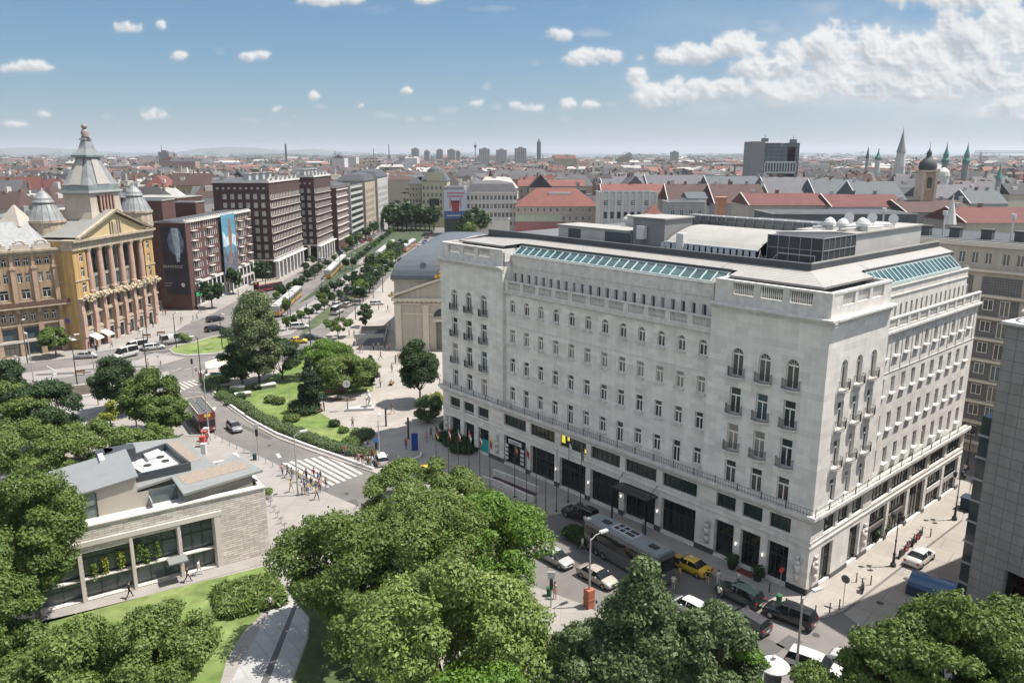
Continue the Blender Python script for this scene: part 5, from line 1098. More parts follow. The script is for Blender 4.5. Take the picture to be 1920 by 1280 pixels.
t=MB(); fbox(t,T0,-9.9,17,.6,6.5,7.0,7.3); fbox(t,T0,-9.9,9.5,1.0,1.15,7.3,7.75); t.build('terrace_floor',mat('white_terrace',(.5,.49,.46),var=.04),LB)
# upper storey
t=MB(); v=lambda s,z,d:(s,d,z)
t.add([v(-6,7.2,3),v(6.7,7.2,3),v(6.7,8.95,3),v(5.7,8.95,3),v(5.7,10.7,3),v(-6,9.2,3)],[(0,1,2,3,4,5)]); t.add([v(5.7,7.2,3),v(5.7,7.2,12),v(5.7,10.7,12),v(5.7,10.7,3)],[(0,1,2,3)]); t.add([v(-6,7.2,3),v(-6,9.2,3),v(-6,9.2,12),v(-6,7.2,12)],[(0,1,2,3)]); t.build('upper_wall',rend,LB)
t=MB(); t.add([v(-6.4,9.2,2.7),v(5.9,10.8,2.7),v(5.9,10.8,11.5),v(-6.4,9.2,11.5)],[(0,1,2,3)]); t.add([v(-6.4,9.05,2.7),v(5.9,10.65,2.7),v(5.9,10.8,2.7),v(-6.4,9.2,2.7)],[(0,1,2,3)]); t.build('metal_roof',seamg,LB)
f=MB(); g=MB(); g.quad(*[v(*q) for q in((-1.4,7.35,2.95),(2.0,7.35,2.95),(2.0,9.9,2.95),(-1.4,9.45,2.95))]); 
for s in(-1.4,.3,2.0): fbox(f,T0,s-.06,s+.06,2.86,2.98,7.3,9.75)
fbox(f,T0,-1.4,2.0,2.87,2.97,8.5,8.6); q=f.build('window_frame',dfr,LB); g.build('window_glass',glass('pale_green_glass',(.16,.2,.19),.1),q)
f=MB(); fbox(f,T0,6.7,9.4,3.2,3.3,7.3,8.9); f.build('terrace_door_glass',glass('grey_green_glass',(.085,.11,.115),.06),LB)
f=MB(); fbox(f,T0,6.7,6.78,1.3,3.2,7.3,8.3); f.build('glass_balustrade',mat('pale_glass',(.35,.4,.4),rough=.1),LB)
# flat roofs: outlines at their own height
def loc2(p): d=Vector(p)-A; c,s=math.cos(LA),math.sin(LA); return (d.x*c+d.y*s,-d.x*s+d.y*c)
def lp(pts,z): return [loc2(G(0+x/2.3704,740+y/2.3704,z)[:2]) for x,y in pts]
def lprism(name,pts,z1,z0,m): t=MB(); P=lp(pts,z1); t.prism(P,z0,z1); return t.build(name,m,LB)
lprism('roof_slab',[(580,425),(762,365),(815,440),(1168,333),(1040,262),(960,310),(800,190),(560,215)],9.0,8.75,mat('grey_roof_slab',(.2,.21,.208),rough=.6,var=.08))
lprism('roof_gravel_bed',[(786,358),(825,398),(1110,322),(1070,288)],9.03,9.0,mat('brown_gravel',(.24,.2,.165),rough=1,var=.25,scale=4)); lprism('roof_gravel_bed',[(740,212),(845,300),(895,285),(790,200)],9.03,9.0,mat('brown_gravel',(.24,.2,.165),rough=1,var=.25,scale=4))
lprism('slatted_wall',[(818,440),(1120,352),(1100,330),(830,400)],8.75,7.2,mat('grey_lattice',(.26,.25,.23),kind='panels',bw=.12,bh=.12,mortar=.02,offset=0,mc=(.12,.12,.11)))
# mechanical court: dark parapet, white floor, units
pc=lp([(605,352),(842,300),(735,215),(540,282)],9.9); t=MB()
for i in range(4):
    a=Vector(pc[i]); b=Vector(pc[(i+1)%4]); d=(b-a).normalized(); n=Vector((-d.y,d.x))*.12; t.prism([tuple(a-n),tuple(b-n),tuple(b+n),tuple(a+n)],9.0,9.9)
t.build('dark_parapet',dk,LB)
lprism('court_floor',[(600,345),(830,298),(735,220),(550,282)],9.15,9.0,mat('white_court',(.5,.5,.5)))
pu=lp([(590,320),(640,350),(790,305),(740,270)],9.75); t=MB(); t.prism(pu,9.3,9.75); t.build('cooling_unit',whs,LB)
for x,y in((655,312),(735,292),(712,275)): c=lp([(x,y)],9.8)[0]; t=MB(); t.ring([(.42,9.75),(.42,9.82),(.05,9.83)],12,c); t.build('cooling_fan',blk,LB)
pu=lp([(625,250),(660,285),(735,262),(690,232)],9.6); t=MB(); t.prism(pu,9.2,9.6); t.build('duct_box',whs,LB)
c=lp([(530,240)],10.6)[0]; t=MB(); t.box(c[0]-1.5,c[0]+1.5,c[1]-.9,c[1]+.9,8.5,10.7); t.ring([(.9,8.5),(.9,10.7)],12,(c[0]-1.5,c[1])); t.build('dark_tank',dk,LB)
c=lp([(450,280)],10.6)[0]; t=MB(); t.box(c[0]-.25,c[0]+.25,c[1]-1.1,c[1]+1.1,10.2,10.75); t.build('roof_vent',whs,LB)
for a in(40,68,78): pass
t=MB(); fbox(t,T0,7.3,9.1,-1.6,0,2.45,2.6); t.build('entrance_canopy',mat('grey_roof_slab',(.2,.21,.208)),LB)
t=MB(); fbox(t,T0,-12,18.5,-1.9,0,0,.16); t.build('stone_apron',conc,LB)

# ---- grey panelled tower at the right edge
pan=mat('grey_stone_panels',(.225,.22,.215),streak=.12,rough=.8,kind='panels',bw=1.05,bh=.95,mortar=.03,offset=0,mc=(.11,.11,.11),cv=.06,var=.08)
C2=G(1806,1147); GT=thing('panelled_tower','grey stone panelled office tower cut by the right edge of the picture','office building',(C2.x,C2.y,0),rad(-60))
w=MB(); HT=27.8
H=[(5.3,7.6,z,z+1.5) for z in(8.3,11.6,14.9,18.2,21.5)]+[(3.0,11,0,5.9)]
facade(w,(0,0,0),0,16,0,HT,H,.6); w.quad((0,0,0),(0,30,0),(0,30,HT),(0,0,HT)); w.quad((16,0,0),(16,30,0),(16,30,HT),(16,0,HT)); w.box(.4,15.6,.6,30,5.9,6.2); w.build('wall',pan,GT)
for s,z in[(6.45,z) for z in(8.3,11.6,14.9,18.2,21.5)]: window(GT,(0,0,0),s,z,2.3,1.5,'plain',dfr,gl2,.5)
g=MB(); g.quad((3.0,2.5,0),(11,2.5,0),(11,2.5,5.9),(3,2.5,5.9)); g.build('dark_entrance',glass('maroon_glass',(.03,.012,.015),.1),GT)
t=MB(); t.box(-.3,16.2,-.3,30,HT,HT+.25); t.build('roof',whitep,GT)
t=MB()
for k in range(24): a=2*math.pi*k/24; b=2*math.pi*(k+1)/24; t.tube((2+1.9*math.cos(a),2.5+1.9*math.sin(a),HT+1.),(2+1.9*math.cos(b),2.5+1.9*math.sin(b),HT+1.),.12,n=5); t.tube((2+1.3*math.cos(a),2.5+1.3*math.sin(a),HT+.7),(2+1.3*math.cos(b),2.5+1.3*math.sin(b),HT+.7),.08,n=5)
t.build('roof_ring',conc,GT)
t=MB()
for z in range(9): t.box(-1.3,-.02,.6,5.5,z*2.1+.3,z*2.1+.5)
t.build('gallery_floor',mat('grey_metal',(.3,.31,.32)),GT)
t=MB(); t.box(-1.2,-.04,.7,5.4,.3,19); t.build('glass_gallery',glass('blue_gallery_glass',(.04,.05,.055),.1),GT)
t=MB(); t.box(-1.3,0,7,11,0,23.5); t.build('blue_grey_fin',mat('blue_grey_panel',(.10,.115,.14),rough=.5),GT)

# ---- beige apartment house behind the hotel (frame turned like the hotel)
def hloc(u,v): c,s=math.cos(HA),math.sin(HA); return (HC0[0]+v*c-u*s, HC0[1]+v*s+u*c)
ox,oy=hloc(50,54); beige=mat('beige_render_house',(.42,.385,.33),streak=.12,rough=.9,var=.06)
gridb=mat('grey_grid_tile',(.10,.10,.105),kind='panels',bw=.35,bh=.35,mortar=.03,offset=0,mc=(.2,.2,.2))
BG,r=blocky('beige_apartment_house','beige apartment house with dark grid loggias behind the hotel street','apartment house',ox,oy,HA-math.pi/2,90,16,30,beige,[('F',30.5+5.6*i,1.7,3,27.2,0,1,.9,1.6,'plain') for i in range(9)])
t=MB()
for j in range(8):
    for i in range(14): s=2+6.1*i; fbox(t,(0,0,0),s,s+5.0,-.03,.05,1.8+3.05*j,4.2+3.05*j)
t.build('loggia',gridb,BG)
n=0
for j in range(8):
    for i in range(6,13):
        s=2+6.1*i
        if n<100: window(BG,(0,0,0),s+1.2,2.6+3.05*j,1.3,1.5,'plain',wfr,gl,-.1,'loggia_window'); window(BG,(0,0,0),s+3.3,1.9+3.05*j,1.2,2.2,'plain',wfr,gl,-.1,'loggia_door'); n+=2
t=MB(); fbox(t,(0,0,0),-.3,90.3,-.6,.3,26.2,26.5); fbox(t,(0,0,0),-.3,90.3,-.3,.3,29.6,30.1)
for j in range(8): fbox(t,(0,0,0),0,90,-.5,.02,1.4+3.05*j,1.7+3.05*j)
t.build('balcony_slab',mat('pale_beige_slab',(.55,.51,.44)),BG)
for i in range(12): b=MB(); s=26+i*4.2; b.box(s,s+1.4,3,4.2,30.2,31.6); b.box(s-.1,s+1.5,2.9,4.3,31.6,31.75); b.build('chimney',mat('dark_chimney',(.09,.09,.095),var=.2),BG)
for i in range(6): b=MB(); s=28+i*9; b.tube((s,5,30.2),(s,5,33.5),.12); b.ring([(.35,33.3),(.35,33.9)],8,(s,5)); b.build('vent_pipe',whs,BG)
P=AT(1800,445,140)
t=MB(); t.ring([(1.0,0),(.6,2),(.1,4.2),(.02,4.6)],8,(0,0)); t.tube((-1.2,0,0),(0,0,5.2),.08); o=tag(t.build('folded_parasol',whs,loc=(P.x-2,P.y,30)),'white folded parasol on the roof terrace behind the hotel','parasol')
# ================= middle distance, placed by sight line and distance
red=mat('red_tile_roof',(.155,.058,.048),rough=.85,var=.16,scale=.25); brn=mat('brown_tile_roof',(.07,.043,.039),rough=.9,var=.2,scale=.25); dred=mat('dark_red_roof',(.115,.044,.039),rough=.9,var=.18,scale=.25); slr=mat('slate_roof',(.07,.072,.08),var=.2); bgr=mat('blue_grey_roof',(.075,.087,.097),var=.15)
crm=mat('cream_wall',(.37,.34,.29),var=.1,scale=.3); wht=mat('white_wall',(.48,.475,.46),var=.1,scale=.3); yel=mat('pale_yellow_wall',(.46,.43,.30),var=.06,scale=.3); gry=mat('grey_wall',(.27,.27,.27),var=.15,scale=.3); pnk=mat('pink_wall',(.28,.12,.12),var=.1)
def bpx(name,label,cat,x0,x1,ye,Y,D,wm,yr=None,roof=None,rm=None,nw=0,nr=0,ww=1.2,wh=1.9,dz=3.4,group=None,rh=None,zt=2.4,**k):
    a=AT(x0,ye,Y); b=AT(x1,ye,Y); L=b.x-a.x; H=a.z; rh=rh if rh is not None else (max(1,AT(x0,yr,Y+D/2).z-H) if yr else 0)
    f=[]
    if nw: ds=L/nw; f=[('F',ds/2,ds,nw,H-zt-wh+.3-dz*(nr-1),dz,nr,ww,wh,'plain')]
    return blocky(name,label,cat,a.x,Y,0,L,D,H,wm,f,roof=roof,rm=rm,rh=rh,group=group,**k)
B,r=bpx('yellow_house','pale yellow corner house with a grey dome and tall dark arch, ending the boulevard','house',790,838,340,468,26,yel,roof='mansard',rm=bgr,yr=322,nw=6,nr=5,ww=1.3,wh=2.3,dz=4.,zt=3)
t=MB(); c=(7.5,10); zz=AT(800,340,468).z; t.ring([(6,zz+1),(5.6,zz+4),(4,zz+7),(1,zz+8.6),(.2,zz+10)],12,c); t.build('dome',bgr,B)
t=MB(); fbox(t,(0,0,0),4.5,10.2,-.1,.1,zz-19,zz-10); t.build('arched_window',gl,B); t=MB(); fbox(t,(0,0,0),3,12,-.3,.3,zz,zz+5); t.build('gable',yel,B)
bpx('yellow_house_wing','grey-cream side wing left of the pale yellow corner house','house',766,789,345,474,30,crm,roof='mansard',rm=bgr,yr=328,nw=4,nr=6,ww=1.2,wh=1.8)
B,r=bpx('billboard_house','grey house whose end wall carries a large drinks billboard','house',832,870,352,416,20,gry,roof=None)
a=AT(832,356,415); b=AT(875,356,415); zb=AT(832,411,415).z; t=MB(); t.box(0,b.x-a.x,-.3,0,zb-a.z,0); bill=tag(t.build('billboard',mat('billboard_pale_blue',(.42,.46,.54),rough=.5,var=.05),loc=(a.x,415.6,a.z)),'large pale blue billboard with a red drink held in two hands','billboard')
LW=b.x-a.x; HB=a.z-zb
def bp(name,pts,m,d=-.34): t=MB(); t.add([(x*LW,d,-z*HB) for x,z in pts],[tuple(range(len(pts)))]); return t.build(name,m,bill)
bp('billboard_band',[(0,.72),(1,.72),(1,1),(0,1)],mat('billboard_blue',(.05,.09,.22)),-.33)
bp('billboard_glass',[(.3,.40),(.68,.40),(.64,.74),(.36,.74)],mat('billboard_red',(.26,.05,.06),var=.3,scale=1)); bp('billboard_glass_rim',[(.3,.36),(.68,.36),(.68,.42),(.3,.42)],mat('billboard_dark',(.12,.02,.04)),-.35)
for q in((.24,.3),(.70,.3)): bp('billboard_arm',[(q[0],.28),(q[0]+.06,.28),(q[0]+.06,.6),(q[0],.66)],mat('billboard_pink',(.4,.18,.2)),-.345)
for z,x0,x1 in((.08,.12,.9),(.19,.15,.85)): bp('billboard_line',[(x0,z),(x1,z),(x1,z+.06),(x0,z+.06)],mat('billboard_pink',(.4,.18,.2)),-.345)
bp('billboard_line',[(.1,.86),(.9,.86),(.9,.89),(.1,.89)],whs,-.345)
t=MB(); t.box(0,LW+.5,-1.2,-.2,0,zb-.3); o=tag(t.build('scaffold_wrap',mat('dark_green_netting',(.025,.045,.045),var=.2)),'dark green netting wrapped round the scaffold under the billboard','scaffold'); o.location=(a.x,416,0)
B,r=bpx('classical_house','long white classical house with grey mansard roof right of the billboard','house',874,969,362,432,22,wht,yr=338,roof='mansard',rm=slr,nw=13,nr=4,ww=1.4,wh=2.4,dz=4.6,zt=1.6)
L=r.dimensions.x; t=MB(); Hc=AT(874,362,432).z
for z in(Hc-.1,Hc-5.4,Hc-10): fbox(t,(0,0,0),-.3,L,-.5,.1,z,z+.5)
t.build('cornice',stone_t,B)
bpx('garden_pavilion','low white annexe with dark door right of the boulevard trees','pavilion',880,955,412,395,10,wht)
bpx('red_roof_house','small house with red ridge behind the classical house','house',972,1095,349,470,14,crm,yr=337,roof='gable',rm=red,nw=10,nr=2)
B,r=bpx('red_roof_barracks','large house with a broad red hipped roof and cream wall behind the hotel','house',966,1124,387,424,24,crm,yr=352,roof='hip',rm=red,nw=13,nr=3,ww=1.2,wh=2.0,dz=4.4,zt=1.2)
t=MB(); Hb=AT(966,387,424).z; fbox(t,(0,0,0),.2,25,-.2,0,Hb-8,Hb-4.6); t.build('mural',mat('pale_green_wall',(.36,.42,.33)),B); t=MB(); fbox(t,(0,0,0),.2,27,-.22,0,0,Hb-8); t.build('mural',pnk,B)
t=MB(); t.box(18,30,7,9,Hb+5.6,Hb+7.0); t.build('dormer',wht,r)
B,r=bpx('relief_house','white corner house with vertical pilasters and square relief panels in front of the red roofs','house',1126,1232,362,300,16,wht)
Hr=AT(1126,362,300).z; L=AT(1232,362,300).x-AT(1126,362,300).x
for i in range(9): t=MB(); s=.3+i*(L-.9)/8; fbox(t,(0,0,0),s,s+.9,-.5,.1,0,Hr+.6); t.build('pilaster',wht,B)
for i in(0,2,4,6):
    t=MB(); s=1.5+i*(L-.9)/8; z=Hr-4.5
    for k in range(3): fbox(t,(0,0,0),s,s+1.3,-.06,.0,z+k*.7,z+k*.7+.3)
    fbox(t,(0,0,0),s,s+.3,-.07,0,z,z+1.7); t.build('relief_panel',mat('dark_relief',(.12,.12,.12)),B)
for i in range(8): t=MB(); s=1.35+i*(L-.9)/8; fbox(t,(0,0,0),s,s+1.3,-.05,0,Hr-9.5,Hr-7); t.build('window',gl,B)
bpx('pyramid_roof_turret','small turret with a red pyramid roof just behind the hotel stair head','turret',1206,1250,412,205,6,crm,yr=382,roof='pyr',rm=red)
bpx('grey_rooftop_house','grey and white roof-top house beyond the hotel roof','house',1254,1322,380,238,10,gry,nw=4,nr=1)
bpx('white_gable_house','white wing of the roof-top house with a pitched grey roof','house',1290,1325,372,246,9,wht,yr=360,roof='gable',rm=bgr)
t=MB(); P=AT(1349,425,160); t.box(-.9,.9,-.9,.9,0,AT(1349,372,160).z); t.box(-1.1,1.1,-1.1,1.1,AT(1349,372,160).z,AT(1349,372,160).z+.3); tag(t.build('brick_stack',mat('orange_brick',(.42,.22,.14),var=.15),loc=(P.x,P.y,0)),'tall orange brick chimney stack behind the hotel pipe rack','chimney')
for i,(x0,x1,ye,yr,Y,D,rm,lab) in enumerate(((1130,1260,372,345,395,26,red,'house with bright red roof and white fire wall behind the relief house'),(1255,1345,385,345,380,30,brn,'house with a large dark brown roof right of the red roofs'),(1340,1440,382,345,372,30,brn,'long dark brown roofed house with a white gable edge'),
 (1405,1560,385,362,300,24,dred,'long dark red roofed house behind the vent domes, left part'),(1560,1700,388,364,296,24,dred,'long dark red roofed house behind the vent domes, right part'),(1700,1830,398,375,285,26,brn,'brown roofed house below the baroque tower'),(1812,1960,418,388,250,26,dred,'red roofed house at the right edge above the beige apartment house'),
 (1440,1530,362,332,420,30,slr,'dark slate roofed house behind the red roofs'),(1530,1625,368,336,410,26,bgr,'grey metal roofed house left of the baroque tower'),(1610,1700,376,340,385,30,bgr,'blue-grey roofed house next to the baroque tower'),(1745,1830,372,345,375,26,slr,'slate roofed church nave right of the baroque tower'),(1820,1890,382,356,350,20,bgr,'pale blue pyramid roofed house at the right'),(1130,1210,352,330,480,30,slr,'slate roofed house far behind the relief house'),(1215,1330,350,328,500,30,slr,'long slate roofed house beyond the brown roofs'),(1330,1430,352,330,490,30,bgr,'grey roofed house below the office block'))):
    B,r=bpx('old_town_house',lab,'house',x0,x1,ye,Y,D,(crm,wht,gry)[i%3],yr=yr,roof='gable',rm=rm)
    L=AT(x1,ye,Y).x-AT(x0,ye,Y).x; Hh=AT(x0,ye,Y).z; rr=AT(x0,yr,Y+D/2).z-Hh
    for k in range(2+i%3): chim(r,L*(.15+.3*k),D*.5,Hh+rr-.5,1.6,.6,(wht,None,gry)[k%3])
    t=MB(); t.add([(-.3,-.4,Hh+.1),(.05,-.4,Hh+.1),(.05,D/2,Hh+rr+.3),(-.3,D/2,Hh+rr+.3)],[(0,1,2,3)]); t.build('fire_wall_edge',wht,r)
bpx('teal_hall','blue-grey flat roofed hall behind the hotel vent domes','hall',1450,1720,402,255,20,bgr)
# baroque tower
P=AT(1732,376,300); BT=thing('baroque_tower','baroque church tower with dark onion dome and arched openings','church tower',(P.x,P.y,0)); z=lambda y:AT(1732,y,300).z; wd=5.2
t=MB(); t.box(-wd/2,wd/2,-wd/2,wd/2,0,z(322)); t.build('wall',mat('weathered_ochre',(.37,.29,.21),var=.2),BT)
for s in(-1,1):
    t=MB(); t.box(s*2.3-.5,s*2.3+.5,-wd/2-.35,wd/2,0,z(322)); t.build('pilaster',mat('pale_baroque_trim',(.5,.44,.36),var=.15),BT)
t=MB(); t.box(-wd/2-.6,wd/2+.6,-wd/2-.6,wd/2+.6,z(322),z(319)); t.build('cornice',mat('pale_baroque_trim',(.5,.44,.36),var=.15),BT)
for zz in(z(352),): t=MB(); t.add([(-.9,-wd/2-.1,zz),(.9,-wd/2-.1,zz),(.9,-wd/2-.1,zz+3.4),(.5,-wd/2-.1,zz+4),(0,-wd/2-.1,zz+4.2),(-.5,-wd/2-.1,zz+4),(-.9,-wd/2-.1,zz+3.4)],[tuple(range(7))]); t.build('belfry_opening',gl,BT)
t=MB(); zs=z(319); t.ring([(2.9,zs),(3.2,zs+1.2),(2.9,zs+2.8),(1.5,zs+4.2),(.9,zs+4.6),(.9,zs+5.8),(1.0,zs+6.1),(.5,zs+7),(.12,zs+7.8),(.05,zs+10.5)],14); t.build('dome',mat('dark_copper_dome',(.07,.075,.08),var=.2),BT,smooth=True)
# office block
B,r=bpx('office_block','grey-blue glass office block with antennas rising over the old town','office building',1411,1435,266,690,24,mat('grey_panel_wall',(.2,.205,.21)),zt=1)
for x0,x1,y0,lab in((1432,1465,268,'core'),(1465,1492,276,'wing'),(1478,1500,268,'core')):
    a=AT(x0,y0,692); b=AT(x1,y0,692); t=MB(); t.box(a.x-B.location.x,b.x-B.location.x,2,22,0,a.z); t.build('glass_block',mat('dark_teal_glass_wall',(.05,.075,.09),rough=.3,kind='brick',bs=.1,bw=.5,bh=.33,mortar=.03,offset=0,mc=(.1,.12,.13)),B)
a=AT(1434,306,690); b=AT(1492,306,690); zb=AT(1434,322,690).z; t=MB()
for i in range(12): s=(b.x-a.x)*i/11; t.box(a.x-B.location.x+s-.5,a.x-B.location.x+s+.5,-.8,2.2,zb,a.z)
t.box(a.x-B.location.x,b.x-B.location.x,-.8,2,a.z,a.z+1.5); t.box(a.x-B.location.x,b.x-B.location.x,-.8,2,zb-1.5,zb); t.build('colonnade',mat('pale_panel',(.4,.42,.43)),B)
for x,y0,y1 in((1434,266,256),(1487,268,259)): P=AT(x,y0,700); Q=AT(x,y1,700); t=MB(); t.box(-2.5,2.5,-2,2,0,3); t.tube((0,0,2),(0,0,Q.z-P.z+2),.4,.15); t.build('antenna',mat('grey_steel',(.17,.18,.19)),B,loc=(P.x-B.location.x,P.y-B.location.y,P.z))
# spires and towers on the skyline
def spire(name,label,x,Y,prof,m,wm,n=8,cat='church tower'):
    T=thing(name,label,cat,(AT(x,300,Y).x,Y,0)); z=lambda y:AT(x,y,Y).z; w_=lambda px:px/1511*Y
    lo=[(w_(r)/2,z(y)) for r,y in prof[0]]; t=MB(); t.ring([(lo[0][0],0)]+lo,n,a0=math.pi/n); t.build('tower',wm,T)
    t=MB(); t.ring([(w_(r)/2,z(y)) for r,y in prof[1]],n,a0=math.pi/n); t.build('spire',m,T); return T
gsp=mat('grey_stone_spire',(.22,.23,.24),var=.1); grn=mat('green_copper',(.08,.21,.18),var=.2)
spire('gothic_spire','tall grey stone gothic spire on the skyline',1688,640,([(20,333),(20,312),(15,292),(15,285)],[(17,286),(9,268),(1.2,246),(.5,239)]),gsp,mat('pale_spire_stone',(.42,.42,.42),var=.1))
spire('green_spire','left of the twin green copper church spires',1773,620,([(11,325),(11,306)],[(13,306),(14,300),(9,296),(10,290),(6,284),(3,278),(1,270),(.4,266)]),grn,gsp)
spire('green_spire','right of the twin green copper church spires',1812,620,([(11,325),(11,307)],[(13,307),(14,301),(9,296),(10,290),(6,284),(3,278),(1,270),(.4,266)]),grn,gsp)
spire('green_onion_tower','small white tower with green onion dome left of the gothic spire',1646,700,([(9,322),(9,300)],[(10,300),(12,296),(7,291),(3,286),(1,278)]),grn,wht)
spire('slim_dark_spire','slim dark spire left of the green onion tower',1626,700,([(5,322),(5,297)],[(7,297),(4,288),(1,276)]),mat('dark_copper_dome',(.07,.075,.08)),gry)
spire('pale_dome_church','pale domed church below the green twin spires',1772,560,([(22,340),(22,330)],[(24,330),(21,322),(12,317),(3,314)]),mat('pale_dome_sheet',(.5,.5,.48)),wht,12,'church')
spire('bell_tower','small green-roofed tower at the far right edge',1878,440,([(9,352),(9,336)],[(14,336),(9,328),(4,318),(1,306)]),grn,gsp)
def sky(name,label,cat,x,w,y,Y,m,D=None,cap=None):
    P=AT(x,y,Y); T=thing(name,label,cat,(P.x,Y,0)); L=w/1511*Y; t=MB(); t.box(-L/2,L/2,0,D or L,0,P.z); t.build('wall',m,T); t=MB(); h=P.z
    if cap=='point': t.add([(-L/2,0,h),(L/2,0,h),(L/2,L,h),(-L/2,L,h),(0,L/2,h+L)],[(0,1,4),(1,2,4),(2,3,4),(3,0,4)])
    else: t.box(-L/5,L/5,L*.2,L*.6,h,h+3)
    t.build('roof',m,T); return T
twm=mat('pale_tower_block_wall',(.12,.12,.13),kind='brick',bs=.1,bw=.5,bh=.3,mortar=.08,offset=0,mc=(.33,.32,.31))
sky('slender_tower','slender dark glass tower on the horizon left of centre right','tower',1010.5,7.5,267,3000,mat('dark_tower',(.055,.065,.075)),cap='point')
for x,w,y,Y in((778,14,279,2300),(800,10,283,2400),(824,12,281,2350),(846,15,281,2300),(858,10,284,2400),(908,20,279,2100),(940,20,281,2200),(976,22,278,1900),(1266,14,285,2200),(1180,10,288,2300),(306,20,285,1500),(322,12,288,1520)):
    pass
    T=sky('tower_block','pale concrete tower block on the horizon' if x>400 else 'grey tower block on the horizon right of the palace tower','tower block',x,w,y,Y,twm if x>400 else mat('grey_tower_block',(.17,.175,.19),kind='brick',bs=.1,bw=.5,bh=.3,mortar=.06,offset=0,mc=(.26,.26,.27))); T['group']='pale tower blocks on the horizon' if x>400 else 'grey tower blocks right of the palace tower'
def stack(label,x,y,Y,w,m,cat='chimney',bulb=False):
    P=AT(x,y,Y); r=w/1511*Y/2; t=MB(); 
    if bulb: t.ring([(r*1.2,0),(r*.8,P.z*.75),(r*3,P.z*.80),(r*3,P.z*.86),(r*.6,P.z*.9),(r*.2,P.z)],8)
    else: t.ring([(r*1.3,0),(r,P.z)],8)
    o=t.build('tall_chimney' if not bulb else 'mast',m,loc=(P.x,Y,0)); tag(o,label,cat)
stack('dark slim factory chimney on the horizon above the brown blocks',535,270,2500,3.4,mat('dark_tower',(.055,.065,.075))); stack('thin distant chimney on the horizon left of the tower blocks',729,271,2900,1.6,mat('dark_tower',(.055,.065,.075))); stack('water-tower-like mast on the horizon between the tower blocks',891,266,2600,1.7,mat('dark_tower',(.055,.065,.075)),'mast',True)
for x,y in((628,283),(700,279),(302,274)): stack('thin distant mast on the horizon '+{628:'over the boulevard blocks',700:'left of the chimney',302:'beside the grey tower blocks'}[x],x,y,2600,1.2,mat('dark_tower',(.055,.065,.075)),'mast')
# tower crane at the right
P=AT(1838,300,700); T=thing('tower_crane','grey tower crane with a long jib at the right of the skyline','crane',(P.x,700,0)); zt=AT(1838,286,700).z; t=MB()
for a in(-.7,.7):
    for b in(-.7,.7): t.tube((a,b,0),(a,b,zt),.18,n=4)
t.build('mast',mat('grey_steel',(.17,.18,.19)),T); t=MB()
for a,z_ in((-.6,0),(.6,0),(0,1.4)): t.tube((-6,a,zt+z_),(60,a,zt+z_-.5),.18,n=4)
for i in range(26): t.tube((-6+i*2.5,-.6,zt),(-4.75+i*2.5,0,zt+1.3),.1,n=3); t.tube((-4.75+i*2.5,0,zt+1.3),(-3.5+i*2.5,.6,zt),.1,n=3)
t.build('jib',mat('grey_steel',(.17,.18,.19)),T)
# ---- the city
rg=random.Random(11)
def fwall(name,wc,wd=(.09,.09,.095),bw=.3,bh=.34,mo=.085): return mat(name,wd,kind='brick',bs=.1,bw=bw,bh=bh,mortar=mo,offset=0,mc=wc,cv=.3,var=.12,scale=.05)
FW=[fwall('city_cream_wall',(.36,.33,.27)),fwall('city_white_wall',(.52,.5,.47)),fwall('city_grey_wall',(.27,.265,.26)),fwall('city_ochre_wall',(.3,.23,.15)),fwall('city_pink_wall',(.3,.22,.2))]
FR=[brn,dred,slr,mat('city_brown_roof',(.10,.065,.057),var=.2),mat('city_grey_roof',(.11,.11,.115),var=.2),mat('city_pale_roof',(.42,.41,.38),var=.15),red,mat('city_dark_roof',(.04,.04,.045),var=.2)]
RN=['dark brown','dark red','slate grey','brown','grey','pale flat','red','almost black']; WN=['cream','white','grey','ochre','pink']
HP={}
def hproto(kind,wi,ri):
    k=(kind,wi,ri)
    if k in HP: return HP[k]
    w=MB(); w.box(-.5,.5,-.5,.5,0,1); r=MB()
    if kind=='flat': r.box(-.5,.5,-.5,.5,1,1.03); r.box(-.2,.1,-.2,.3,1.03,1.16); r.box(.25,.33,-.3,.0,1.03,1.12)
    elif kind=='hip': r.add([(-.52,-.52,1),(.52,-.52,1),(.52,.52,1),(-.52,.52,1),(-.3,0,1.3),(.3,0,1.3)],[(0,1,5,4),(2,3,4,5),(1,2,5),(3,0,4)])
    else: r.add([(-.5,-.53,1),(.5,-.53,1),(.5,.53,1),(-.5,.53,1),(-.5,0,1.3),(.5,0,1.3)],[(0,1,5,4),(2,3,4,5),(1,2,5),(3,0,4)])
    c=MB()
    c.box(-.1,-.03,-.06,.1,1.0,1.38)
    c2=MB(); c2.box(.24,.30,-.02,.14,1.0,1.34); c3=MB(); c3.box(-.32,-.2,-.32,-.12,1.0,1.2)
    W_=w.build('wall',FW[wi]); R_=r.build('roof',FR[ri],None); C_=c.build('chimney',FW[(wi+1)%3],R_); c2.build('chimney',mat('brick_chimney',(.2,.12,.09),var=.2),R_); c3.build('dormer',FW[1],R_); HP[k]=(W_,R_,[True]); return HP[k]
def house(x,y,L,D,H,ang,kind,wi,ri,lab,grp):
    W_,R_,fr=hproto(kind,wi,ri); T=tag(ob('city_house',None,None,(x,y,0),ang),lab,'house',grp)
    for q in(W_,R_):
        if fr[0]: a=q
        else: a=copytree(q)
        a.parent=T; a.scale=(L,D,H); a.location=(0,0,0)
    fr[0]=False
def blocked(x,y):
    px=960+FL*x/(y*math.cos(PT)+42*math.sin(PT))
    if y<300 and x>-125: return True
    if y<480 and x>-100 and px<970: return True
    if y<700 and 700<px<790 and y<640: return True
    if y<440 and px>960: return True
    if 660<y<740 and 1395<px<1510: return True
    return False
n=0; y=165.
cand=[]
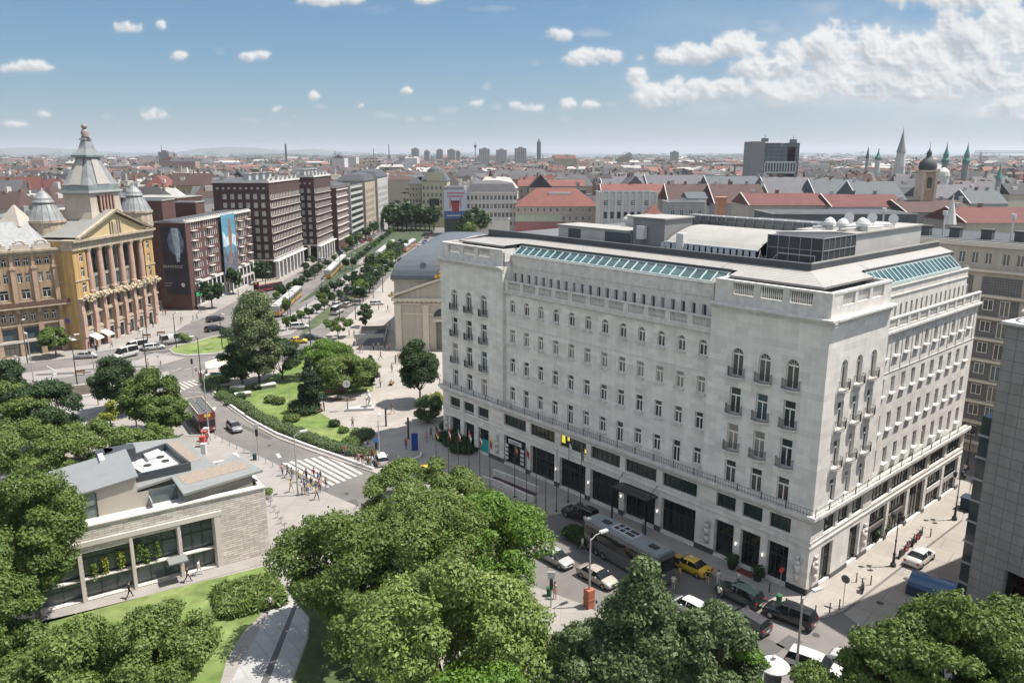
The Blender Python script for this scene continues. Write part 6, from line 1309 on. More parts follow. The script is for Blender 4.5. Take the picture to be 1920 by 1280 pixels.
while y<1150:
    w=.69*y+30; x=-w+rg.uniform(0,20)
    while x<w:
        L=rg.uniform(11,25)*(1+y/2500)
        if not blocked(x+L/2,y): cand.append((x+L/2,y+rg.uniform(-5,5),L))
        x+=L+rg.choice((0,0,1,3,12))
    y+=rg.uniform(20,27)*(1+(y/500)**1.1*.75)
cand=[c for c in cand if not(c[1]<300 and c[0]>-130)]
print('city candidates',len(cand))
for x,y,L in cand[:285]:
    Hh=rg.uniform(15,24) if y>320 else rg.uniform(15,20); kind=rg.choice(('gable','gable','hip','flat')); wi=rg.choice((0,0,1,1,2,3,4)); ri=5 if kind=='flat' and rg.random()<.6 else rg.choice((0,0,1,2,2,3,4,4,5,7,7,6 if rg.random()<.4 else 0))
    house(x,y,L,rg.uniform(10,15),Hh,rg.choice((0,0,1.57,.15,-.2,.3)),kind,wi,ri,'%s walled city house with %s roof among the distant rooftops'%(WN[wi],RN[ri]),'%s city houses with %s roofs'%(WN[wi],RN[ri]))
# everything further out: one mass
V=[];F=[];T=[]
def addb(x,y,L,D,H,rh,wc,rc,a):
    c,s=math.cos(a),math.sin(a); o=len(V)
    for z in(0,H):
        for q,p in((-.5,-.5),(.5,-.5),(.5,.5),(-.5,.5)): V.append((x+c*q*L-s*p*D,y+s*q*L+c*p*D,z))
    V.append((x-c*L*.45,y-s*L*.45,H+rh)); V.append((x+c*L*.45,y+s*L*.45,H+rh))
    F.extend([(o,o+1,o+5,o+4),(o+1,o+2,o+6,o+5),(o+2,o+3,o+7,o+6),(o+3,o,o+4,o+7),(o+4,o+5,o+9,o+8),(o+6,o+7,o+8,o+9),(o+5,o+6,o+9),(o+7,o+4,o+8)]); T.extend([wc]*4+[rc]*4)
    if y<2600:
        for k in range(rg.choice((1,2,2,3))):
            q,p=rg.uniform(-.4,.4),rg.uniform(-.25,.25); X,Y=x+c*q*L-s*p*D,y+s*q*L+c*p*D; w_=rg.uniform(.4,1.3)*(1+y/1500); h_=H+rh*(1-2*abs(p))+rg.uniform(.6,2.2); o=len(V)
            for z in(H,h_):
                for a_,b_ in((-w_,-w_),(w_,-w_),(w_,w_),(-w_,w_)): V.append((X+a_,Y+b_*.7,z))
            F.extend([(o,o+1,o+5,o+4),(o+1,o+2,o+6,o+5),(o+2,o+3,o+7,o+6),(o+3,o,o+4,o+7),(o+4,o+5,o+6,o+7)]); T.extend([rg.choice(WC)]*5)
WC=[(.34,.31,.26),(.44,.43,.41),(.18,.18,.18),(.26,.21,.16),(.3,.22,.2),(.5,.49,.48)]; RC=[(.08,.05,.045),(.13,.06,.05),(.06,.06,.07),(.1,.075,.068),(.1,.1,.105),(.34,.33,.32),(.2,.1,.08),(.045,.043,.047)]
for x,y,L in cand[285:]: addb(x,y,L,rg.uniform(12,22),rg.uniform(14,23),rg.uniform(2,6),rg.choice(WC),rg.choice(RC),rg.choice((0,0,1.57,.3)))
y=1100.
while y<8200:
    w=.69*y+60; x=-w
    while x<w:
        L=rg.uniform(14,40)*(1+y/3200)
        if rg.random()<.86: addb(x+L/2,y+rg.uniform(-20,20),L*rg.uniform(.5,1),rg.uniform(14,30),rg.uniform(9,21)*(1.1 if rg.random()<.95 else 1.8),rg.uniform(.5,6),rg.choice(WC),rg.choice(RC),rg.choice((0,0,1.57,.3,-.3)))
        x+=L
    y*=1.036
me=bpy.data.meshes.new('distant_city'); me.from_pydata(V,[],F); at=me.attributes.new('tint','FLOAT_COLOR','FACE'); at.data.foreach_set('color',[q for c in T for q in(*c,1)]); me.materials.append(mat('distant_city_mix',(.4,.4,.4),tint=True,var=.1,scale=.05,rough=.9))
o=ob('distant_city',me); o['kind']='stuff'; o['label']='mass of distant city buildings up to the horizon'
# distant trees as one mass
lb=[]; 
for i in range(420):
    yy_=520*math.exp(rg.random()*2.6); xx_=rg.uniform(-.7,.7)*yy_; lb.append((xx_,yy_,rg.uniform(5,12)*(1+yy_/2500),rg.uniform(5,11)*(1+yy_/1800)))
me=crown('distant_trees',LM['far'],lb,26000,2.6,77); o=ob('distant_trees',me); o['kind']='stuff'; o['label']='scattered dark green trees between the far rooftops'
# far wooded rise and hills
h=MB(); xs=[-12000+i*600 for i in range(41)]
v=[];f=[]
for i,x in enumerate(xs):
    hh=50+60*math.sin(i*.7)+40*math.sin(i*1.9+1); hh=max(25,hh)*(1.0 if x<-2500 else .3)+15
    v+=[(x,14500,-5),(x,15500,hh+10),(x,17000,hh*1.3+20),(x,22000,-5)]
for i in range(len(xs)-1):
    for j in range(3): f.append((i*4+j,(i+1)*4+j,(i+1)*4+j+1,i*4+j+1))
h.add(v,f); struct('hills',h,mat('wooded_hill',(.03,.045,.035),var=.3,scale=.004))
h=MB(); v=[];f=[]
for i in range(61):
    x=-7000+i*233; v+=[(x,7600,0),(x,7700,30+14*math.sin(i*1.3)+10*math.sin(i*.37)),(x,8600,0)]
for i in range(60):
    for j in range(2): f.append((i*3+j,(i+1)*3+j,(i+1)*3+j+1,i*3+j+1))
h.add(v,f); o=struct('wooded_terrain',h,mat('wooded_hill',(.03,.045,.035),var=.3,scale=.004))
# ---- haze
hz=MB(); hz.box(-13500,13500,-300,23000,-1.5,240); hm=bpy.data.materials.new('haze'); hm.use_nodes=True; hn=hm.node_tree; hn.nodes.clear(); pv=hn.nodes.new('ShaderNodeVolumePrincipled'); pv.inputs['Color'].default_value=(.86,.92,1,1); pv.inputs['Density'].default_value=HAZE; pv.inputs['Anisotropy'].default_value=.2; oo=hn.nodes.new('ShaderNodeOutputMaterial'); hn.links.new(pv.outputs[0],oo.inputs['Volume'])
if HAZE>0: o=hz.build('haze',hm); o['kind']='stuff'; o['label']='thin blue-grey haze over the city'
# ================= vehicles
def paintm(name,c,r=.28): 
    m=mat('paint_'+name,c,rough=r,var=.03); m.node_tree.nodes['Principled BSDF'].inputs['Coat Weight'].default_value=.6; return m
PC={'white':(.5,.5,.49),'silver':(.34,.34,.34),'champagne':(.34,.315,.275),'black':(.012,.014,.018),'dark_grey':(.055,.055,.06),'yellow':(.6,.4,.03),'dark_green':(.015,.03,.03),'grey':(.2,.2,.21),'red':(.35,.03,.03),'blue':(.04,.1,.25),'wine':(.17,.03,.03)}
tyre=mat('tyre_rubber',(.02,.02,.02),rough=.9,var=.05); rimm=mat('wheel_rim',(.35,.35,.36),rough=.35,metal=.6); carg=glass('car_glass',(.015,.018,.02),.04); hl=mat('headlight_glass',(.6,.6,.6),rough=.1); tlm=mat('tail_light_red',(.4,.02,.02),rough=.2); plt=mat('number_plate',(.6,.6,.58))
CARS={'sedan':(.86,[(-2.3,.36,.60,0,.70),(-2.2,.24,.93,0,.83),(-1.6,.2,1.0,0,.87),(-.95,.2,.98,1.41,.88),(-.2,.2,.95,1.46,.88),(-.1,.2,.95,1.46,.88),(.42,.2,.93,1.42,.88),(1.2,.2,.92,0,.87),(2.0,.24,.76,0,.83),(2.28,.34,.56,0,.70)]),
'wagon':(.87,[(-2.35,.34,.7,0,.74),(-2.3,.26,.98,0,.84),(-2.0,.22,1.0,1.45,.86),(-1.1,.2,.98,1.5,.88),(-.2,.2,.96,1.5,.88),(-.1,.2,.96,1.5,.88),(.5,.2,.94,1.45,.88),(1.25,.2,.93,0,.87),(2.05,.24,.78,0,.83),(2.3,.34,.56,0,.72)]),
'suv':(.94,[(-2.35,.42,.85,0,.8),(-2.3,.34,1.12,0,.9),(-2.05,.3,1.15,1.72,.93),(-1.1,.28,1.12,1.8,.94),(-.2,.28,1.1,1.8,.94),(-.1,.28,1.1,1.8,.94),(.55,.28,1.08,1.74,.94),(1.2,.28,1.08,0,.93),(2.1,.32,.96,0,.9),(2.35,.42,.7,0,.8)]),
'hatch':(.84,[(-1.95,.34,.7,0,.72),(-1.9,.26,.95,0,.81),(-1.6,.22,.98,1.42,.83),(-.9,.2,.96,1.5,.84),(-.15,.2,.94,1.5,.84),(-.05,.2,.94,1.5,.84),(.5,.2,.93,1.44,.84),(1.15,.2,.92,0,.83),(1.75,.24,.76,0,.8),(1.97,.34,.56,0,.7)]),
'van':(.97,[(-2.65,.4,1.2,0,.85),(-2.6,.35,1.25,2.3,.95),(-1.2,.3,1.25,2.4,.97),(-.1,.3,1.25,2.4,.97),(0,.3,1.25,2.4,.97),(1.0,.3,1.22,2.36,.97),(1.25,.3,1.2,2.25,.97),(1.95,.32,1.15,0,.95),(2.5,.36,.85,0,.88),(2.62,.4,.65,0,.8)])}
def wheel(parent,x,y,r,w=.22):
    t=MB(); n=14; v=[];f=[]
    prof=[(.62*r,-w/2),(.95*r,-w/2),(r,-w/2+.04),(r,w/2-.04),(.95*r,w/2),(.62*r,w/2)]
    for a,b in prof:
        for i in range(n): q=2*math.pi*i/n; v.append((a*math.cos(q),b,a*math.sin(q)))
    for j in range(5):
        for i in range(n): f.append((j*n+i,j*n+(i+1)%n,(j+1)*n+(i+1)%n,(j+1)*n+i))
    t.add(v,f); o=t.build('wheel',tyre,parent,loc=(x,y,r)); q=MB(); q.add([(.64*r*math.cos(2*math.pi*i/10),s*(w/2-.03),.64*r*math.sin(2*math.pi*i/10)) for s in(-1,1) for i in range(10)],[tuple(range(10)),tuple(range(19,9,-1))])
    for i in range(5): a=2*math.pi*i/5; q.box(-.02,.02,0,0,0,0)
    q.build('rim',rimm,o); return o
def carproto(kind,col):
    HW,st=CARS[kind]; T=ob('car',None); B=MB(); Gs=MB(); rows_=[]
    for (x,zb,be,top,hw) in st:
        if top: rr=hw*.70; pts=[(0,zb),(hw*.86,zb),(hw*.97,zb+.12),(hw,(zb+be)/2+.04),(hw*.95,be),(rr,top-.07),(rr*.8,top),(0,top+.03)]
        else: pts=[(0,zb),(hw*.86,zb),(hw*.97,zb+.1),(hw,(zb+be)/2),(hw*.95,be-.05),(hw*.86,be),(hw*.55,be+.035),(0,be+.05)]
        rows_.append([(x,s*y,z) for s in(1,) for y,z in pts]+[(x,-y,z) for y,z in pts[-2:0:-1]])
    n=len(rows_[0]); V=[p for r_ in rows_ for p in r_]; bf=[];gf=[]
    for i in range(len(st)-1):
        a,b=st[i][3]>0,st[i+1][3]>0
        for j in range(n):
            q=(i*n+j,i*n+(j+1)%n,(i+1)*n+(j+1)%n,(i+1)*n+j); jj=j if j<7 else n-1-j
            g=False
            if a and b and jj==4 and abs(st[i+1][0]-st[i][0])>.15 and not(kind=='van' and i in(2,) and col!='white'): g=True
            if (a!=b) and jj in(5,6): g=True
            if (a!=b) and jj==4: g=True
            (gf if g else bf).append(q)
    bf.append(tuple(range(n-1,-1,-1))); bf.append(tuple(range((len(st)-1)*n,len(st)*n)))
    B.add(V,bf); bo=B.build('body',paintm(col,PC[col]),T,smooth=True); Gs.add(V,gf); Gs.build('windows',carg,T)
    r=.33 if kind not in('suv','van') else .37; xf=st[-2][0]-.58; xr=st[1][0]+.72
    for x in(xf,xr):
        for s in(-1,1): wheel(T,x,s*(HW-.09),r)
    fx=st[-1][0]; rx=st[0][0]; zf=st[-1][2]; zr=st[1][2]
    for s in(-1,1):
        t=MB(); t.add([(fx-.24,s*HW*.93,zf+.02),(fx-.02,s*HW*.62,zf-.02),(fx-.06,s*HW*.62,zf+.13),(fx-.26,s*HW*.90,zf+.17)],[(0,1,2,3)]); t.build('headlight',hl,T)
        t=MB(); t.box(rx+.0,rx+.12,min(s*HW*.6,s*HW*.93),max(s*HW*.6,s*HW*.93),zr-.28,zr-.08); t.build('tail_light',tlm,T)
        t=MB(); t.box(xf-.95,xf-.78,min(s*(HW),s*(HW+.16)),max(s*HW,s*(HW+.16)),st[6][2]-.02,st[6][2]+.12); t.build('mirror',paintm(col,PC[col]),T)
    t=MB(); t.box(fx-.06,fx+.01,-.25,.25,.42,.53); t.build('number_plate',plt,T); t=MB(); t.box(fx-.08,fx+.006,-.42,.42,.55,.55+.10); t.build('grille',blk,T)
    t=MB(); t.box(rx-.01,rx+.05,-.25,.25,.55,.66); t.build('number_plate',plt,T)
    if col=='yellow': t=MB(); t.box(-.2,0,-.2,.2,st[4][3]+.02,st[4][3]+.16); t.build('taxi_sign',plt,T)
    return T
CP={}
def car(xp,yp,kind,col,ang,label,group=None,cat='car',name=None,z=.01,world=None):
    k=(kind,col)
    if k not in CP: T=carproto(kind,col); CP[k]=T
    else: T=copytree(CP[k])
    P=G(xp,yp) if world is None else Vector((*world,0)); T.location=(P.x,P.y,z); T.rotation_euler=(0,0,ang); T.name=name or ('van' if kind=='van' else 'taxi' if col=='yellow' else 'parked_car'); tag(T,label,cat,group); return T
AU=HA+math.pi/2   # heading along the hotel front, away from the camera
car(1041,1053,'sedan','silver',AU+math.pi,'silver saloon car nearest the bright green tree on the hotel road'); car(1120,1089,'sedan','champagne',AU+math.pi,'champagne saloon car behind the lamp post with the orange base')
car(1293,1068,'sedan','yellow',AU,'yellow taxi parked right in front of the coach',cat='taxi'); car(1385,1125,'suv','dark_green',AU,'dark green off-road car with people beside it near the hotel corner'); car(1480,1163,'suv','black',AU+.12,'black off-road car nearest the pavement corner with bollards')
car(1397,1172,'wagon','dark_grey',AU-.05,'dark grey estate car half hidden by the lime tree'); car(1292,1147,'hatch','white',AU,'white car whose roof shows between the two lime trees'); car(1088,972,'suv','black',AU+.1,'black car parked close behind the coach by the flagpoles')
car(1724,1052,'sedan','white',HA,'white saloon car parked alone on the sunny side street'); car(1528,1262,'suv','white',AU+math.pi+.2,'white car at the bottom edge behind the street lamp'); car(1600,1250,'hatch','white',AU+.1,'white car under the lower olive green tree',cat='car')
car(1895,1118,'van','white',HA+.3,'white van seen through the dark entrance of the grey tower',cat='van'); car(1062,1245,'hatch','silver',.8,'silver car behind the low lime tree at the paved square')
car(1835,1045,'hatch','dark_grey',HA,'dark car in the shade beside the glass gallery of the grey tower')
car(808,893,'sedan','yellow',AU+math.pi,'yellow taxi hidden in the leaves, left one',cat='taxi'); car(872,918,'sedan','yellow',AU+math.pi,'yellow taxi hidden in the leaves, right one',cat='taxi'); car(715,868,'hatch','white',1.9,'white car with green roof light waiting beyond the crossing'); car(720,965,'hatch','white',AU,'white car glimpsed between the tree tops below the crossing')
car(440,806,'hatch','grey',-.95,'small grey car driving next to the open-top bus')
car(236,670,'van','white',rad(-118),'white minibus in front of the palace, front one',cat='van'); car(254,658,'van','white',rad(-120),'larger white minibus in front of the palace, rear one',cat='van'); car(289,655,'wagon','white',rad(35),'white estate car right of the minibuses'); car(324,644,'van','silver',rad(48),'silver van entering the boulevard left of the island',cat='van')
car(163,671,'sedan','silver',rad(15),'silver saloon car left of the minibuses'); car(562,617,'suv','white',rad(20),'white off-road car crossing the boulevard right of the tram'); car(580,637,'sedan','black',rad(18),'black car right of the yellow taxi at the park edge'); car(558,643,'sedan','yellow',rad(12),'yellow taxi at the park edge behind the round tree',cat='taxi')
for x,y,k,c,a,l in((632,588,'van','white',80,'white van leading the queue by the grass strip'),(634,574,'wagon','white',75,'white car second in the queue by the grass strip'),(652,575,'hatch','silver',72,'pale car right of the white queue'),(645,565,'sedan','black',76,'black car behind the queue of white cars'),(661,549,'van','white',80,'white minibus behind the queue on the boulevard'),(679,556,'sedan','yellow',78,'yellow taxi beside the white minibus on the boulevard'),(707,572,'hatch','white',20,'white car parked on the paved square by the church'),
 (404,602,'wagon','black',52,'black car at the kerb under the brick house, upper'),(402,620,'wagon','black',52,'black car at the kerb under the brick house, lower'),(606,490,'wagon','silver',66,'silver car in front of the arcade of the brown block'),(613,494,'sedan','dark_grey',66,'dark car beside the silver car at the arcade'),(550,536,'sedan','yellow',66,'yellow taxi beside the tram behind the kerb trees')):
    car(x,y,k,c,rad(a),l,cat='taxi' if c=='yellow' else 'car')
cl=['white','silver','black','grey','white','red','dark_grey','blue']
for i,(x,y) in enumerate(((683,443),(690,446),(684,452),(697,446),(703,441),(694,452),(722,424),(728,421),(735,424),(741,417),(749,414),(757,410),(762,412),(770,405),(745,423),(732,431),(718,434),(812,412),(818,418),(815,424),(806,408),(808,438),(800,447),(796,456),(788,462),(760,468),(765,462),(664,462),(671,459),(678,456),(655,467),(640,473))):
    c=cl[i%8]; car(x,y,('sedan','hatch','wagon')[i%3],c,rad(82+(180 if x>790 else 0)),'small distant %s car on the far part of the boulevard'%c.replace('_',' '),'%s cars on the far boulevard'%c.replace('_',' '))
def bigveh(name,label,cat,P,ang,L,Wd,Hh,body,glassm,bands,roof,wheels,front=None,extra=None):
    T=thing(name,label,cat,(P.x,P.y,.02),ang); a,b=L/2,Wd/2; t=MB()
    pr=[(b*.96,.32),(b,.5),(b,Hh-.35),(b*.94,Hh-.1),(b*.8,Hh)]; r=pr+[(-y,z) for y,z in reversed(pr)]
    xs=[(-a,.93),(-a+.12,1),(a-.35,1),(a,.92)]; V=[];n=len(r)
    for x,k in xs: V+=[(x-(.12*(z/Hh) if x==a else 0),y*k,z) for y,z in r]
    f=[(i*n+j,i*n+(j+1)%n,(i+1)*n+(j+1)%n,(i+1)*n+j) for i in range(3) for j in range(n)]+[tuple(range(n-1,-1,-1)),tuple(range(3*n,4*n))]
    t.add(V,f); t.build('body',body,T)
    for z0,z1,m,nm in bands:
        for s in(-1,1): t=MB(); t.box(-a+.25,a-.4,min(s*b,s*(b+.02)),max(s*b,s*(b+.02)),z0,z1); t.build(nm,m,T)
        t=MB(); t.box(a-.13,a+.02,-b*.86,b*.86,z0,z1); t.build('windscreen' if m is glassm else nm,m,T)
    if roof: t=MB(); t.box(-a+.15,a-.4,-b*.8,b*.8,Hh,Hh+.03); t.build('roof',roof,T)
    for x in wheels:
        for s in(-1,1): wheel(T,x,s*(b-.12),.48,.28)
    for s in(-1,1): t=MB(); t.box(a-.02,a+.03,min(s*b*.55,s*b*.85),max(s*b*.55,s*b*.85),.6,.8); t.build('headlight',hl,T)
    return T
# coach
c=[G(960+x/3.2,920+y/3.2,3.6) for x,y in((440,160),(530,130),(980,365),(890,400))]; ctr=sum(c,Vector())/4; d=((c[2]+c[3])-(c[0]+c[1])); LC=d.length/2; ac=math.atan2(d.y,d.x)
coach=bigveh('coach','long grey coach with dark windows parked in front of the hotel entrance','coach',ctr,ac,LC,2.6,3.6,paintm('coach_grey',(.10,.103,.11)),carg,[(1.75,3.0,carg,'window_band')],mat('coach_roof',(.19,.215,.23),rough=.4),(LC*.33,-LC*.22,-LC*.32))
t=MB(); t.box(-1.9,1.3,-.75,.75,3.62,3.85); t.build('air_conditioner',mat('pale_grey_unit',(.4,.43,.45)),coach)
for x in(-3.2,3.6): t=MB(); t.box(x-.5,x+.5,-.35,.35,3.63,3.72); t.build('roof_hatch',blk,coach)
for k in range(2):
    for x in(-1.3,-.5,.3,.9): t=MB(); t.box(x-.28,x+.28,-.6+.7*k,-.1+.7*k,3.86,3.9); t.build('vent_grille',blk,coach)
for s in(-1,1): t=MB(); t.box(LC/2-.1,LC/2+.35,s*1.35-.1,s*1.35+.1,2.3,2.8); t.build('mirror',blk,coach)
# open-top bus
def dbus(xp,yp,ang,label,cat='bus',L=9.8):
    P=G(xp,yp); T=bigveh('open_top_bus',label,cat,P,ang,L,2.5,2.5,paintm('wine',PC['wine']),carg,[(1.2,2.1,carg,'window_band')],mat('deck_floor',(.2,.18,.17)),(L*.3,-L*.3))
    t=MB(); cr=mat('cream_panel',(.52,.46,.37))
    for s in(-1,1): t.box(-L/2+.1,L/2-.2,s*1.22-.04,s*1.22+.04,2.5,3.4)
    t.box(-L/2+.1,-L/2+.2,-1.2,1.2,2.5,3.4); t.build('upper_panel',cr,T)
    t=MB(); t.box(L/2-.3,L/2-.1,-1.24,1.24,2.5,3.3); t.build('upper_front',paintm('wine',PC['wine']),T); t=MB(); t.box(L/2-.1,L/2-.06,-.4,.5,2.65,3.15); t.build('destination_board',mat('yellow_board',(.65,.45,.05)),T)
    for i in range(8):
        for s in(-.62,.62): t=MB(); x=-L/2+.8+i*1.05; t.box(x,x+.45,s-.4,s+.4,2.5,2.95); t.box(x,x+.1,s-.4,s+.4,2.95,3.4); t.build('seat',mat('grey_seat',(.25,.26,.27)),T)
    return T
dbus(378,796,rad(-57),'wine red and cream open-top tour bus standing at the bus stop by the trees'); dbus(503,545,rad(240),'red double-decker bus in the shade of the brick house')
tr_o=paintm('tram_orange',(.5,.18,.05)); tr_y=paintm('tram_yellow',(.48,.27,.05)); wm_=mat('tram_white',(.42,.42,.41),rough=.5)
def tram(x0,y0,x1,y1,m,label,n=2,grp=None):
    a=G(x0,y0);b=G(x1,y1); d=(b-a); ang=math.atan2(d.y,d.x); L=d.length/n; T=thing('tram',label,'tram',(a.x,a.y,.05),ang,grp)
    for i in range(n):
        x=i*L+.3; t=MB(); t.box(x,x+L-.6,-1.15,1.15,.5,1.5); t.build('lower_body',m,T); t=MB(); t.box(x+.02,x+L-.62,-1.13,1.13,1.5,2.6); t.build('window_band',carg,T)
        t=MB(); t.box(x,x+L-.6,-1.1,1.1,2.6,3.1); t.box(x+1,x+L-1.6,-.6,.6,3.1,3.4)
        for k in range(int(L/1.7)): t.box(x+k*1.7,x+k*1.7+.25,-1.16,1.16,1.5,2.6)
        t.build('roof',wm_,T); t=MB(); t.box(x+.6,x+L-1.2,-.9,.9,.0,.5); t.build('undercarriage',blk,T)
    return T
tram(614,524,645,492,tr_y,'yellow tram with white roof at the platform behind the trees',2); tram(709,487,737,462,tr_o,'orange tram on the grass track beyond the crossing',2); tram(516,596,560,555,tr_y,'white roofed yellow tram left of the feathery park tree',3); tram(757,474,776,460,tr_o,'short orange tram beside the church roof at the right roadway',1)

# ================= people
skin=mat('skin',(.45,.29,.21),rough=.6,var=.03); hairs=[mat('dark_hair',(.03,.02,.015)),mat('brown_hair',(.1,.055,.03)),mat('fair_hair',(.35,.25,.12))]
def clothm(n,c): return mat('cloth_'+n,c,rough=.9,var=.06)
CT={'white':(.62,.62,.6),'black':(.02,.02,.022),'red':(.3,.05,.05),'blue':(.08,.16,.38),'navy':(.02,.03,.07),'grey':(.2,.2,.2),'green':(.08,.15,.08),'yellow':(.48,.38,.12),'beige':(.42,.36,.27),'pink':(.5,.22,.25),'denim':(.07,.11,.2),'khaki':(.25,.21,.13)}
def figure(pose):
    "one skinned body: pelvis root, limbs as connected joints, five fingers on each hand"
    v=[(0,0,.95)];r=[(.145,.11)];e=[]
    def add(p,rad_,par): v.append(p); r.append(rad_ if isinstance(rad_,tuple) else (rad_,rad_)); e.append((par,len(v)-1)); return len(v)-1
    w=add((.0,0,1.12),(.125,.095),0); ch=add((.02,0,1.32),(.155,.105),w); nk=add((.01,0,1.47),(.06,.06),ch); hd0=add((.03,0,1.56),(.075,.085),nk); hd=add((.03,0,1.65),(.082,.1),hd0); add((.02,0,1.72),(.06,.07),hd); add((.115,0,1.625),(.018,.018),hd)
    for s in(-1,1):
        sw={'stand':.0,'walk':.32,'reach':.05}[pose]*s
        hp=add((0,s*.09,.9),(.085,.085),0); kn=add((.03+sw*.55,s*.1,.5),(.06,.06),hp); an=add((-.02+sw*1.0-(.12 if pose=='walk' and s<0 else 0),s*.105,.09),(.04,.04),kn); add((.13+sw-(.12 if pose=='walk' and s<0 else 0),s*.12,.04),(.035,.03),an)
        sh=add((0,s*.19,1.42),(.055,.055),ch)
        if pose=='reach' and s>0: el=add((.18,s*.24,1.25),(.042,.042),sh); wr=add((.4,s*.18,1.38),(.028,.028),el); D=Vector((.9,0,.35)); 
        else: el=add((-.03-sw*.25,s*.24,1.14),(.042,.042),sh); wr=add((.05-sw*.7,s*.25,.90),(.028,.028),el); D=Vector((.1,0,-1))
        D.normalize(); U=Vector((0,s,0)); X=D.cross(U); pm=Vector(v[wr])+D*.06; ph=add(tuple(pm),(.036,.02),wr)
        for k,ln in enumerate((.055,.065,.06,.045)):
            q=pm+D*.04+X*(.024*(k-1.5)); a=add(tuple(q),.009,ph); b=add(tuple(q+D*ln*.6-U*.008),.008,a); add(tuple(q+D*ln-U*.022),.007,b)
        q=pm-D*.01+X*-.035; a=add(tuple(q),.01,ph); add(tuple(q+D*.035-X*.02),.008,a)
    me=bpy.data.meshes.new('person'); me.from_pydata(v,e,[]); o=bpy.data.objects.new('tmp',me); COL.objects.link(o)
    o.modifiers.new('s','SKIN'); 
    for i,k in enumerate(r): me.skin_vertices[0].data[i].radius=k; me.skin_vertices[0].data[i].use_root=(i==0)
    m=o.modifiers.new('d','SUBSURF'); m.levels=1; m.render_levels=1
    dg=bpy.context.evaluated_depsgraph_get(); dg.update(); out=bpy.data.meshes.new_from_object(o.evaluated_get(dg)); bpy.data.objects.remove(o); out.name='person_'+pose
    for q in(skin,clothm('white',CT['white']),clothm('navy',CT['navy']),blk): out.materials.append(q)
    for p in out.polygons:
        z=p.center.z; y=abs(p.center.y); armz=y>.17
        if z<.07: k=3
        elif z<.98 and not(armz and z>.7): k=2
        elif z>1.47: k=0
        elif armz and (z<1.25 or p.center.x>.2): k=0
        else: k=1
        p.material_index=k; p.use_smooth=True
    return out
FM={k:figure(k) for k in('stand','walk','reach')}
hm_=MB(); hm_.ring([(.06,1.60),(.098,1.64),(.1,1.69),(.08,1.74),(.03,1.765)],10,(.015,0)); HAIRM=None; hlong=MB(); hlong.ring([(.085,1.48),(.1,1.56),(.105,1.66),(.095,1.72),(.03,1.77)],10,(-.01,0))
HO=[hm_.build('hair',hairs[0]),hlong.build('hair',hairs[1])]; hfree=[True,True]; npers=[0]
def person(xp,yp,ang,top,leg,label,pose='stand',group=None,z=.12,sc=1.,hair=0,P=None,extra=None):
    P=G(xp,yp) if P is None else P; o=ob('person',FM[pose],None,(P.x,P.y,z),ang); sc*=.98+.1*R.random(); o.scale=(sc,)*3
    for i,c in((1,top),(2,leg)): o.material_slots[i].link='OBJECT'; o.material_slots[i].material=clothm(c,CT[c])
    if hfree[hair]: h=HO[hair]; hfree[hair]=False
    else: h=HO[hair].copy(); COL.objects.link(h)
    h.parent=o; tag(o,label,'person',group); return o
tops=['white','black','red','blue','grey','green','yellow','beige','pink','navy']; legs=['navy','denim','khaki','black','beige','grey']
def crowd(pts,where,grp,pose=None,ang=None,z=.12):
    for i,(x,y) in enumerate(pts):
        tcol=tops[(i*3+len(pts))%10]; lcol=legs[(i*5+1)%6]; ps=pose or ('stand','walk','stand','walk','reach')[i%5]
        person(x,y,R.random()*6.28 if ang is None else ang,tcol,lcol,'person in %s top and %s trousers %s'%(tcol,lcol,where),ps,grp+', '+tcol+' tops',z=z,hair=i%2)
ZZ=lambda l:[(400+x/3.2,660+y/3.2) for x,y in l]
crowd(ZZ([(416,745),(448,757),(475,768),(470,845),(533,862),(552,855),(568,858),(560,780),(605,775),(620,850),(640,845),(645,790),(678,830),(622,890),(545,800),(632,800),(515,785),(590,830)]),'waiting at the near end of the zebra crossing','people at the near end of the crossing')
crowd(ZZ([(790,628),(850,655),(875,675),(895,685),(928,692),(942,690),(955,695),(968,690),(985,660),(930,600),(955,650),(915,670)]),'at the far end of the zebra crossing','people at the far end of the crossing')
crowd(ZZ([(1157,588),(1307,525),(1280,545),(1075,375),(837,460),(1072,125),(1003,215),(1093,70),(1110,60),(1120,75),(665,358),(945,180)]),'walking on the sunny statue square','people on the statue square')
crowd([(400+x/4,440+y/4) for x,y in((700,560),(600,670),(585,668),(1010,555),(1085,610),(1240,570),(1310,580),(1325,700),(1057,770),(1020,775),(1200,870),(1240,865),(1285,860),(1320,875),(1100,885),(1120,890),(1255,940),(1370,970),(1395,950),(1405,930),(1075,820),(905,450),(690,590))],'walking near the tram stop and church','people near the tram stop and church')
crowd([(0+x/4,440+y/4) for x,y in((120,960),(150,975),(1115,1000),(1210,1010),(985,750),(1045,745),(700,870),(1150,700),(1180,640),(1360,670),(1365,650),(1450,660),(1480,640),(1500,590),(1245,610),(1225,600),(840,850),(670,860),(760,800),(800,790))],'on the pavement in front of the palace shops','people in front of the palace')
crowd([(200+x/5.333,640+y/5.333) for x,y in((930,400),(960,415),(985,400),(900,350),(1000,385),(985,1010),(1020,1005),(960,1030),(990,1035))],'standing by the tent and the bus stop','people by the tent and the bus stop')
